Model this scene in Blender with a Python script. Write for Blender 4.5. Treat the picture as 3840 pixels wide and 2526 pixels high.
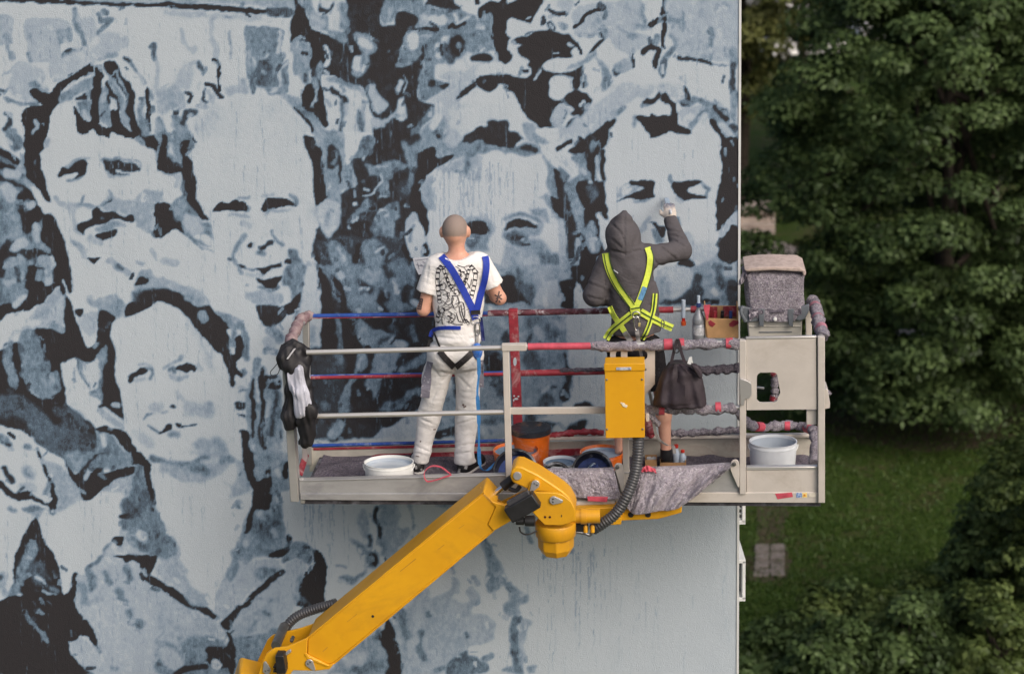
import bpy, math, random
import numpy as np
from mathutils import Vector, Matrix
from mathutils.bvhtree import BVHTree
for o in list(bpy.data.objects): bpy.data.objects.remove(o, do_unlink=True)
S = bpy.context.scene
COL = S.collection
# ---------------------------------------------------------------- camera (drone, short telephoto, looking slightly down)
FPX, CX, CY = 7502.0, 1920.0, 1263.0          # in pixels of a 3840 x 2526 frame
PITCH, ROLL, CAMH = 0.286, -0.0295, 15.0
CAM = np.array([0.0, 0.0, CAMH])
_f = np.array([0, math.cos(PITCH), -math.sin(PITCH)]); _u = np.array([0, math.sin(PITCH), math.cos(PITCH)]); _x = np.array([1.0, 0, 0])
RX = math.cos(ROLL) * _x + math.sin(ROLL) * _u
RU = -math.sin(ROLL) * _x + math.cos(ROLL) * _u
cd = bpy.data.cameras.new('camera'); cam = bpy.data.objects.new('camera', cd); COL.objects.link(cam)
cam.matrix_world = Matrix(((RX[0], RU[0], -_f[0], 0), (RX[1], RU[1], -_f[1], 0), (RX[2], RU[2], -_f[2], CAMH), (0, 0, 0, 1)))
cd.sensor_width = 36; cd.lens = 36 * FPX / 3840; cd.clip_end = 2000; cd.clip_start = 0.1
cd.dof.use_dof = True; cd.dof.focus_distance = 13.4; cd.dof.aperture_fstop = 1.9
S.camera = cam
S.render.resolution_x, S.render.resolution_y = 1024, 673
# ---------------------------------------------------------------- light: bright overcast
SUN_EL, SUN_AZ = math.radians(38), math.radians(142)     # azimuth clockwise from +Y : behind the camera, to the right
w = bpy.data.worlds.new('World'); S.world = w; w.use_nodes = True
nt = w.node_tree; bg = nt.nodes['Background']
sky = nt.nodes.new('ShaderNodeTexSky'); sky.sky_type = 'NISHITA'; sky.sun_disc = False
sky.sun_elevation = SUN_EL; sky.sun_rotation = SUN_AZ; sky.air_density = 0.75; sky.dust_density = 6.0; sky.ozone_density = 1.0
nt.links.new(sky.outputs[0], bg.inputs[0]); bg.inputs[1].default_value = 0.15
sl = bpy.data.lights.new('sun', 'SUN'); sl.energy = 0.7; sl.angle = math.radians(38); sl.color = (1.0, 0.97, 0.93)
sun = bpy.data.objects.new('sun', sl); COL.objects.link(sun)
sd = Vector((math.sin(SUN_AZ) * math.cos(SUN_EL), math.cos(SUN_AZ) * math.cos(SUN_EL), math.sin(SUN_EL)))
sun.rotation_euler = sd.to_track_quat('Z', 'Y').to_euler(); sun.location = (10, -10, 40)
S.view_settings.view_transform = 'Standard'; S.view_settings.look = 'None'; S.view_settings.gamma = 1.0
S.view_settings.exposure = 0.22; S.view_settings.use_curve_mapping = False
# ---------------------------------------------------------------- pixel <-> world
def rays(u, v):
    a = (np.asarray(u, float) - CX) / FPX; b = -(np.asarray(v, float) - CY) / FPX
    return a[..., None] * RX + b[..., None] * RU + _f
def ray(u, v): return rays(np.array(u), np.array(v))
def hit(u, v, n, c):
    d = ray(u, v); return CAM + d * ((c - np.dot(n, CAM)) / np.dot(n, d))
YAW, Y0 = 0.08, 12.28
def N(u, v, d=0.0): return hit(u, v, np.array([YAW, 1, 0.0]), Y0 + d)      # on the upright plane d metres behind the basket's near side
WY = 13.40
def WL(u, v): return hit(u, v, np.array([0, 1.0, 0]), WY)                  # on the painted wall
def G(u, v, z=0.0): return hit(u, v, np.array([0, 0, 1.0]), z)             # on the ground
def project(P):
    q = np.asarray(P) - CAM; z = q @ _f
    return CX + FPX * (q @ RX) / z, CY - FPX * (q @ RU) / z
YD = np.array([YAW, 1, 0.0]) / math.hypot(YAW, 1)    # into the basket
XD = np.array([1, -YAW, 0.0]) / math.hypot(YAW, 1)
# floor of the basket : plane through the near bottom corners, level in depth
_a, _b = N(1110, 1868), N(3090, 1876)
FN = np.cross(_b - _a, YD); FN /= np.linalg.norm(FN); FN *= np.sign(FN[2])
FC = FN @ _a
def FL(u, v, up=0.0): return hit(u, v, FN, FC + up)  # on the basket floor
def SRGB(r, g, b):
    f = lambda c: (c / 255 / 12.92) if c / 255 < .04045 else ((c / 255 + .055) / 1.055) ** 2.4
    return (f(r), f(g), f(b))
# ---------------------------------------------------------------- materials
def nodes(name):
    m = bpy.data.materials.new(name); m.use_nodes = True
    return m, m.node_tree, m.node_tree.nodes['Principled BSDF']
def mth(t, op, a, b=None, c=None, clamp=False):
    n = t.nodes.new('ShaderNodeMath'); n.operation = op; n.use_clamp = clamp
    for i, x in enumerate((a, b, c)):
        if x is None: continue
        if isinstance(x, (int, float)): n.inputs[i].default_value = x
        else: t.links.new(x, n.inputs[i])
    return n.outputs[0]
def noise(t, scale, detail=4, rough=.55, vec=None, dist=0):
    n = t.nodes.new('ShaderNodeTexNoise'); n.inputs['Scale'].default_value = scale; n.inputs['Detail'].default_value = detail
    n.inputs['Roughness'].default_value = rough; n.inputs['Distortion'].default_value = dist
    if vec is not None: t.links.new(vec, n.inputs['Vector'])
    return n.outputs['Fac']
def coords(t, scale=(1, 1, 1)):
    g = t.nodes.new('ShaderNodeNewGeometry'); m = t.nodes.new('ShaderNodeMapping'); m.inputs['Scale'].default_value = scale
    t.links.new(g.outputs['Position'], m.inputs['Vector']); return m.outputs[0]
def ramp(t, fac, stops, interp='LINEAR'):
    r = t.nodes.new('ShaderNodeValToRGB'); r.color_ramp.interpolation = interp; e = r.color_ramp.elements
    while len(e) < len(stops): e.new(.5)
    for i, (p, c) in enumerate(stops): e[i].position = p; e[i].color = (*c, 1)
    t.links.new(fac, r.inputs[0]); return r.outputs[0]
def mix(t, fac, a, b, mode='MIX'):
    n = t.nodes.new('ShaderNodeMix'); n.data_type = 'RGBA'; n.blend_type = mode
    for i, x in ((0, fac), (6, a), (7, b)):
        if isinstance(x, tuple): n.inputs[i].default_value = (*x, 1)
        elif isinstance(x, (int, float)): n.inputs[i].default_value = x
        else: t.links.new(x, n.inputs[i])
    return n.outputs[2]
def bump(t, p, h, strength=.3, dist=.01):
    b = t.nodes.new('ShaderNodeBump'); b.inputs['Strength'].default_value = strength; b.inputs['Distance'].default_value = dist
    t.links.new(h, b.inputs['Height']); t.links.new(b.outputs[0], p.inputs['Normal'])
MATS = {}
def mat(name, col, rough=.6, metal=0.0, var=.12, scale=12, col2=None, bmp=.15, bscale=80, dirt=None, dirt_amt=.25, spec=.4, stretch=(1, 1, 1)):
    """painted / plain surface: base colour with blotchy variation, optional dirt, fine bump"""
    if name in MATS: return MATS[name]
    m, t, p = nodes(name); v = coords(t, stretch)
    n1 = noise(t, scale, 5, .6, v)
    c2 = col2 or tuple(c * (1 - var * 2.2) for c in col)
    f = mth(t, 'MULTIPLY', mth(t, 'SUBTRACT', n1, .38), 3.2, clamp=True)
    c = mix(t, f, tuple(min(1, x * (1 + var * .6)) for x in col) if col2 is None else col, c2)
    if dirt:
        n2 = noise(t, scale * .35, 8, .72, v, .6)
        g = mth(t, 'MULTIPLY', mth(t, 'SUBTRACT', n2, .52), 6.0, clamp=True)
        c = mix(t, mth(t, 'MULTIPLY', g, dirt_amt), c, dirt)
    t.links.new(c, p.inputs['Base Color'])
    rr = mth(t, 'MULTIPLY_ADD', noise(t, scale * 2, 4, .6, v), .25, rough - .12)
    t.links.new(rr, p.inputs['Roughness'])
    p.inputs['Metallic'].default_value = metal; p.inputs['Specular IOR Level'].default_value = spec
    bump(t, p, noise(t, bscale, 4, .6, v), bmp, .004)
    MATS[name] = m; return m
# ---------------------------------------------------------------- objects
ROOTLOC = {}
def setprops(o, label=None, cat=None, group=None, kind=None):
    if label: o['label'] = label
    if cat: o['category'] = cat
    if group: o['group'] = group
    if kind: o['kind'] = kind
    return o
def thing(name, loc, label, cat, group=None):
    o = bpy.data.objects.new(name, None); COL.objects.link(o); o.location = tuple(loc); o.empty_display_size = .2
    ROOTLOC[o.name] = np.array(loc, float)
    return setprops(o, label, cat, group)
class MB:
    """collects verts / faces of ONE object"""
    def __init__(s): s.v = []; s.f = []; s.n = 0; s.mi = []
    def add(s, v, f, mi=0):
        v = np.asarray(v, float); s.v.append(v)
        for q in f: s.f.append(tuple(int(i) + s.n for i in q)); s.mi.append(mi)
        s.n += len(v); return s
    def build(s, name, m, parent=None, smooth=True, bevel=0, angle=35, label=None, cat=None, group=None, kind=None, sub=0):
        v = np.vstack(s.v)
        me = bpy.data.meshes.new(name)
        if parent is not None:
            base = ROOTLOC[parent.name]
        else:
            base = np.array([(v[:, 0].min() + v[:, 0].max()) / 2, (v[:, 1].min() + v[:, 1].max()) / 2, v[:, 2].min()])
        me.from_pydata([tuple(x) for x in (v - base)], [], s.f); me.validate()
        o = bpy.data.objects.new(name, me); COL.objects.link(o)
        if parent is not None: o.parent = parent
        else: o.location = tuple(base)
        ROOTLOC[o.name] = base
        for mm in (m if isinstance(m, (list, tuple)) else [m]): me.materials.append(mm)
        if isinstance(m, (list, tuple)) and len(me.polygons) == len(s.mi): me.polygons.foreach_set('material_index', s.mi)
        import bmesh as _bm
        b = _bm.new(); b.from_mesh(me); _bm.ops.recalc_face_normals(b, faces=b.faces); b.to_mesh(me); b.free()
        if smooth:
            me.polygons.foreach_set('use_smooth', [True] * len(me.polygons)); me.set_sharp_from_angle(angle=math.radians(angle))
        if bevel:
            md = o.modifiers.new('bevel', 'BEVEL'); md.width = bevel; md.segments = 2; md.limit_method = 'ANGLE'; md.angle_limit = math.radians(40)
        if sub:
            md = o.modifiers.new('sub', 'SUBSURF'); md.levels = sub; md.render_levels = sub
        return setprops(o, label, cat, group, kind)
def frame(a, b, up=(0, 0, 1)):
    z = np.asarray(b, float) - a; L = np.linalg.norm(z); z = z / L
    up = np.asarray(up, float)
    if abs(z @ up) > .97: up = YD
    x = np.cross(up, z); x /= np.linalg.norm(x); y = np.cross(z, x)
    return x, y, z, L
def bar(mb, a, b, w, h, up=(0, 0, 1), mi=0):
    """rectangular bar, w across, h along up"""
    a = np.asarray(a, float); b = np.asarray(b, float); x, y, z, L = frame(a, b, up)
    v = [p + x * sx * w / 2 + y * sy * h / 2 for p in (a, b) for sx, sy in ((-1, -1), (1, -1), (1, 1), (-1, 1))]
    return mb.add(v, [(3, 2, 1, 0), (4, 5, 6, 7), (0, 1, 5, 4), (1, 2, 6, 5), (2, 3, 7, 6), (3, 0, 4, 7)], mi)
def tube(mb, pts, r, n=14, mi=0, caps=True, rfun=None, nz=0, seed=0):
    pts = [np.asarray(p, float) for p in pts]; K = len(pts); V = []
    rng = np.random.default_rng(seed)
    t0 = pts[1] - pts[0]; t0 /= np.linalg.norm(t0)
    x = np.cross(t0, YD if abs(t0 @ YD) < .9 else np.array([0, 0, 1.0])); x /= np.linalg.norm(x)
    for i, p in enumerate(pts):
        t = pts[min(i + 1, K - 1)] - pts[max(i - 1, 0)]; t /= np.linalg.norm(t)
        x = x - t * (x @ t); x /= np.linalg.norm(x); y = np.cross(t, x)
        rr = r if rfun is None else rfun(i / (K - 1))
        for k in range(n):
            a = 2 * math.pi * k / n; q = rr * (1 + (nz * (rng.random() - .5) if nz else 0))
            V.append(p + q * (math.cos(a) * x + math.sin(a) * y))
    F = [(i * n + k, i * n + (k + 1) % n, (i + 1) * n + (k + 1) % n, (i + 1) * n + k) for i in range(K - 1) for k in range(n)]
    if caps: F += [tuple(range(n - 1, -1, -1)), tuple((K - 1) * n + k for k in range(n))]
    return mb.add(V, F, mi)
def smoothpath(pts, n=8):
    p = np.asarray(pts, float); q = np.vstack([2 * p[0] - p[1], p, 2 * p[-1] - p[-2]]); out = []
    t = np.linspace(0, 1, n, endpoint=False)[:, None]
    for i in range(len(p) - 1):
        a, b, c, d = q[i:i + 4]; out.append(.5 * (2 * b + (c - a) * t + (2 * a - 5 * b + 4 * c - d) * t * t + (3 * b - a - 3 * c + d) * t ** 3))
    out.append(p[-1:]); return np.vstack(out)
def line(a, b, n): return [np.asarray(a) + (np.asarray(b) - a) * t for t in np.linspace(0, 1, n)]
def lathe(mb, base, axis, prof, n=32, mi=0, close=True, sx=1.0):
    """prof: list of (radius, height along axis)"""
    base = np.asarray(base, float); ax = np.asarray(axis, float); ax = ax / np.linalg.norm(ax)
    x = np.cross(ax, np.array([0, 1.0, 0]) if abs(ax[1]) < .9 else np.array([1.0, 0, 0])); x /= np.linalg.norm(x); y = np.cross(ax, x); V = []
    for r, h in prof:
        for k in range(n):
            a = 2 * math.pi * k / n; V.append(base + ax * h + r * (math.cos(a) * x + math.sin(a) * y - (math.cos(a) * (x @ YD) + math.sin(a) * (y @ YD)) * (1 - sx) * YD))
    K = len(prof)
    F = [(i * n + k, i * n + (k + 1) % n, (i + 1) * n + (k + 1) % n, (i + 1) * n + k) for i in range(K - 1) for k in range(n)]
    if close: F += [tuple(range(n - 1, -1, -1)), tuple((K - 1) * n + k for k in range(n))]
    return mb.add(V, F, mi)
def prism(mb, pts, d0, d1, mi=0, plane=N):
    """outline given in photo pixels on the upright plane at d0, given its real thickness to d1"""
    a = [plane(u, v, d0) for u, v in pts]; off = YD * (d1 - d0) / (YD @ np.array([YAW, 1, 0])); n = len(a)
    b = [p + off for p in a]
    F = [tuple(range(n)), tuple(range(2 * n - 1, n - 1, -1))] + [(i, (i + 1) % n, n + (i + 1) % n, n + i) for i in range(n)]
    return mb.add(a + b, F, mi)
def rounded(pts, r, n=4):
    """round the corners of a 2-D outline"""
    P = np.asarray(pts, float); out = []; k = len(P)
    for i in range(k):
        a, b, c = P[i - 1], P[i], P[(i + 1) % k]
        u = (a - b) / np.linalg.norm(a - b); w = (c - b) / np.linalg.norm(c - b)
        rr = min(r, .45 * np.linalg.norm(a - b), .45 * np.linalg.norm(c - b))
        s, e = b + u * rr, b + w * rr
        for t in np.linspace(0, 1, n): out.append((1 - t) ** 2 * s + 2 * t * (1 - t) * b + t * t * e)
    return out
def sheet(mb, P, thick=0.004, mi=0):
    """grid of points (rows x cols x 3) given a thickness"""
    P = np.asarray(P, float); r, c = P.shape[:2]
    du = np.gradient(P, axis=1); dv = np.gradient(P, axis=0); nn = np.cross(du, dv); nn /= (np.linalg.norm(nn, axis=-1, keepdims=True) + 1e-12)
    Q = P + nn * thick
    V = np.vstack([P.reshape(-1, 3), Q.reshape(-1, 3)]); o = r * c; F = []
    for i in range(r - 1):
        for j in range(c - 1):
            a = i * c + j; F.append((a, a + 1, a + c + 1, a + c)); F.append((o + a + c, o + a + c + 1, o + a + 1, o + a))
    ed = [i for i in range(c)] + [i * c + c - 1 for i in range(1, r)] + [(r - 1) * c + j for j in range(c - 2, -1, -1)] + [i * c for i in range(r - 2, 0, -1)]
    for i in range(len(ed)): a, b = ed[i], ed[(i + 1) % len(ed)]; F.append((b, a, o + a, o + b))
    return mb.add(V, F, mi)
# ---------------------------------------------------------------- implicit bodies -> one continuous surface
def smin(a, b, k): h = np.clip(.5 + .5 * (b - a) / k, 0, 1); return b * (1 - h) + a * h - k * h * (1 - h)
def cone(P, a, b, ra, rb, fl=None):
    a = np.asarray(a, float); b = np.asarray(b, float); d = b - a
    if fl is not None:  # flatten along direction fl[0] by factor fl[1]
        n, s = np.asarray(fl[0], float), fl[1]; P = P + np.outer((P - a) @ n, n) * (1 / s - 1)
    t = np.clip((P - a) @ d / (d @ d), 0, 1); return np.linalg.norm(P - a - t[:, None] * d, axis=1) - (ra + (rb - ra) * t)
def ellip(P, c, ax, r):
    q = (P - np.asarray(c)) @ np.asarray(ax).T / np.asarray(r); k = np.linalg.norm(q, axis=1); return (k - 1) * min(r)
def wob(P, seed, freq, amp, sc=(1, 1, 1)):
    rng = np.random.default_rng(seed); out = 0
    for i in range(6):
        k = rng.normal(size=3) * freq * np.asarray(sc); out = out + np.sin(P @ k + rng.random() * 6.28)
    return amp * out / 3
def surface_nets(f, lo, hi, h):
    lo = np.asarray(lo, float); n = np.ceil((np.asarray(hi) - lo) / h).astype(int) + 1
    gx, gy, gz = np.meshgrid(*[np.arange(k) for k in n], indexing='ij')
    P = np.stack([gx, gy, gz], -1).reshape(-1, 3) * h + lo
    D = np.concatenate([f(P[i:i + 200000]) for i in range(0, len(P), 200000)]).reshape(n)
    ins = D < 0
    acc = np.zeros((*(n - 1), 3)); cnt = np.zeros(n - 1)
    for ax in range(3):
        s0 = [slice(None)] * 3; s1 = [slice(None)] * 3; s0[ax] = slice(0, -1); s1[ax] = slice(1, None)
        a, b = D[tuple(s0)], D[tuple(s1)]; cr = (a < 0) != (b < 0); t = np.where(cr, a / np.where(cr, a - b, 1), 0)
        idx = np.stack(np.meshgrid(*[np.arange(k) for k in a.shape], indexing='ij'), -1).astype(float); idx[..., ax] += t
        o1, o2 = [k for k in range(3) if k != ax]
        for d1 in (0, 1):
            for d2 in (0, 1):
                ss = [slice(None)] * 3; ss[o1] = slice(d1, d1 + n[o1] - 1); ss[o2] = slice(d2, d2 + n[o2] - 1)
                c = cr[tuple(ss)]; acc += np.where(c[..., None], idx[tuple(ss)], 0); cnt += c
    act = cnt > 0; vid = -np.ones(n - 1, int); vid[act] = np.arange(act.sum())
    V = acc[act] / cnt[act][:, None] * h + lo; F = []
    for ax in range(3):
        o1, o2 = (ax + 1) % 3, (ax + 2) % 3
        s0 = [slice(1, -1)] * 3; s1 = [slice(1, -1)] * 3; s0[ax] = slice(0, -1); s1[ax] = slice(1, None)
        a, b = ins[tuple(s0)], ins[tuple(s1)]
        I = np.argwhere(a != b)
        if not len(I): continue
        c = I + 1; c[:, ax] = I[:, ax]; q = []
        for e1, e2 in ((-1, -1), (0, -1), (0, 0), (-1, 0)):
            k = c.copy(); k[:, o1] += e1; k[:, o2] += e2; q.append(vid[k[:, 0], k[:, 1], k[:, 2]])
        q = np.stack(q, 1); fl_ = ~a[I[:, 0], I[:, 1], I[:, 2]]; q[fl_] = q[fl_][:, ::-1]; F += [tuple(r) for r in q[q.min(1) >= 0].tolist()]
    return V, F
def bvh_of(*vf):
    v = []; f = []; n = 0
    for V, F in vf: v += [tuple(x) for x in V]; f += [tuple(i + n for i in q) for q in F]; n += len(V)
    return BVHTree.FromPolygons(v, f)
def cast(bv, u, v, lift=0.0, fallback=None):
    d = ray(u, v); d = d / np.linalg.norm(d); h = bv.ray_cast(Vector(CAM), Vector(d))
    if h[0] is None: return fallback
    return np.array(h[0]) - d * lift
def strap(mb, bv, path, width, lift=.006, thick=.003, n=6, mi=0, dflt=.45):
    """webbing laid on a body: centre line and width in photo pixels, dropped on the surface below"""
    p = smoothpath(path, n) if len(path) > 2 else np.array(line(np.array(path[0], float), np.array(path[1], float), 10))
    t = np.gradient(p, axis=0); t /= np.linalg.norm(t, axis=1, keepdims=True); nn = np.stack([-t[:, 1], t[:, 0]], 1)
    wd = width if np.ndim(width) else np.full(len(p), width)
    rows = []; last = None
    for i in range(len(p)):
        row = []
        for s in (-.5, 0, .5):
            q = p[i] + nn[i] * s * wd[min(i, len(wd) - 1)]; h = cast(bv, q[0], q[1], lift)
            row.append((q, h))
        good = [h for _, h in row if h is not None]
        if good: last = np.mean([(h - CAM) @ _f for h in good])
        zz = last if last is not None else (N(p[i][0], p[i][1], dflt) - CAM) @ _f
        rows.append([h if h is not None else CAM + ray(*q) * zz for q, h in row])
    P = np.array(rows)
    K = 1   # light smoothing so the webbing stays taut
    for _ in range(3): P[1:-1] = (P[:-2] + 2 * P[1:-1] + P[2:]) / 4
    toward = (CAM - P.reshape(-1, 3)); 
    sheet(mb, P, thick, mi); return P
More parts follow.
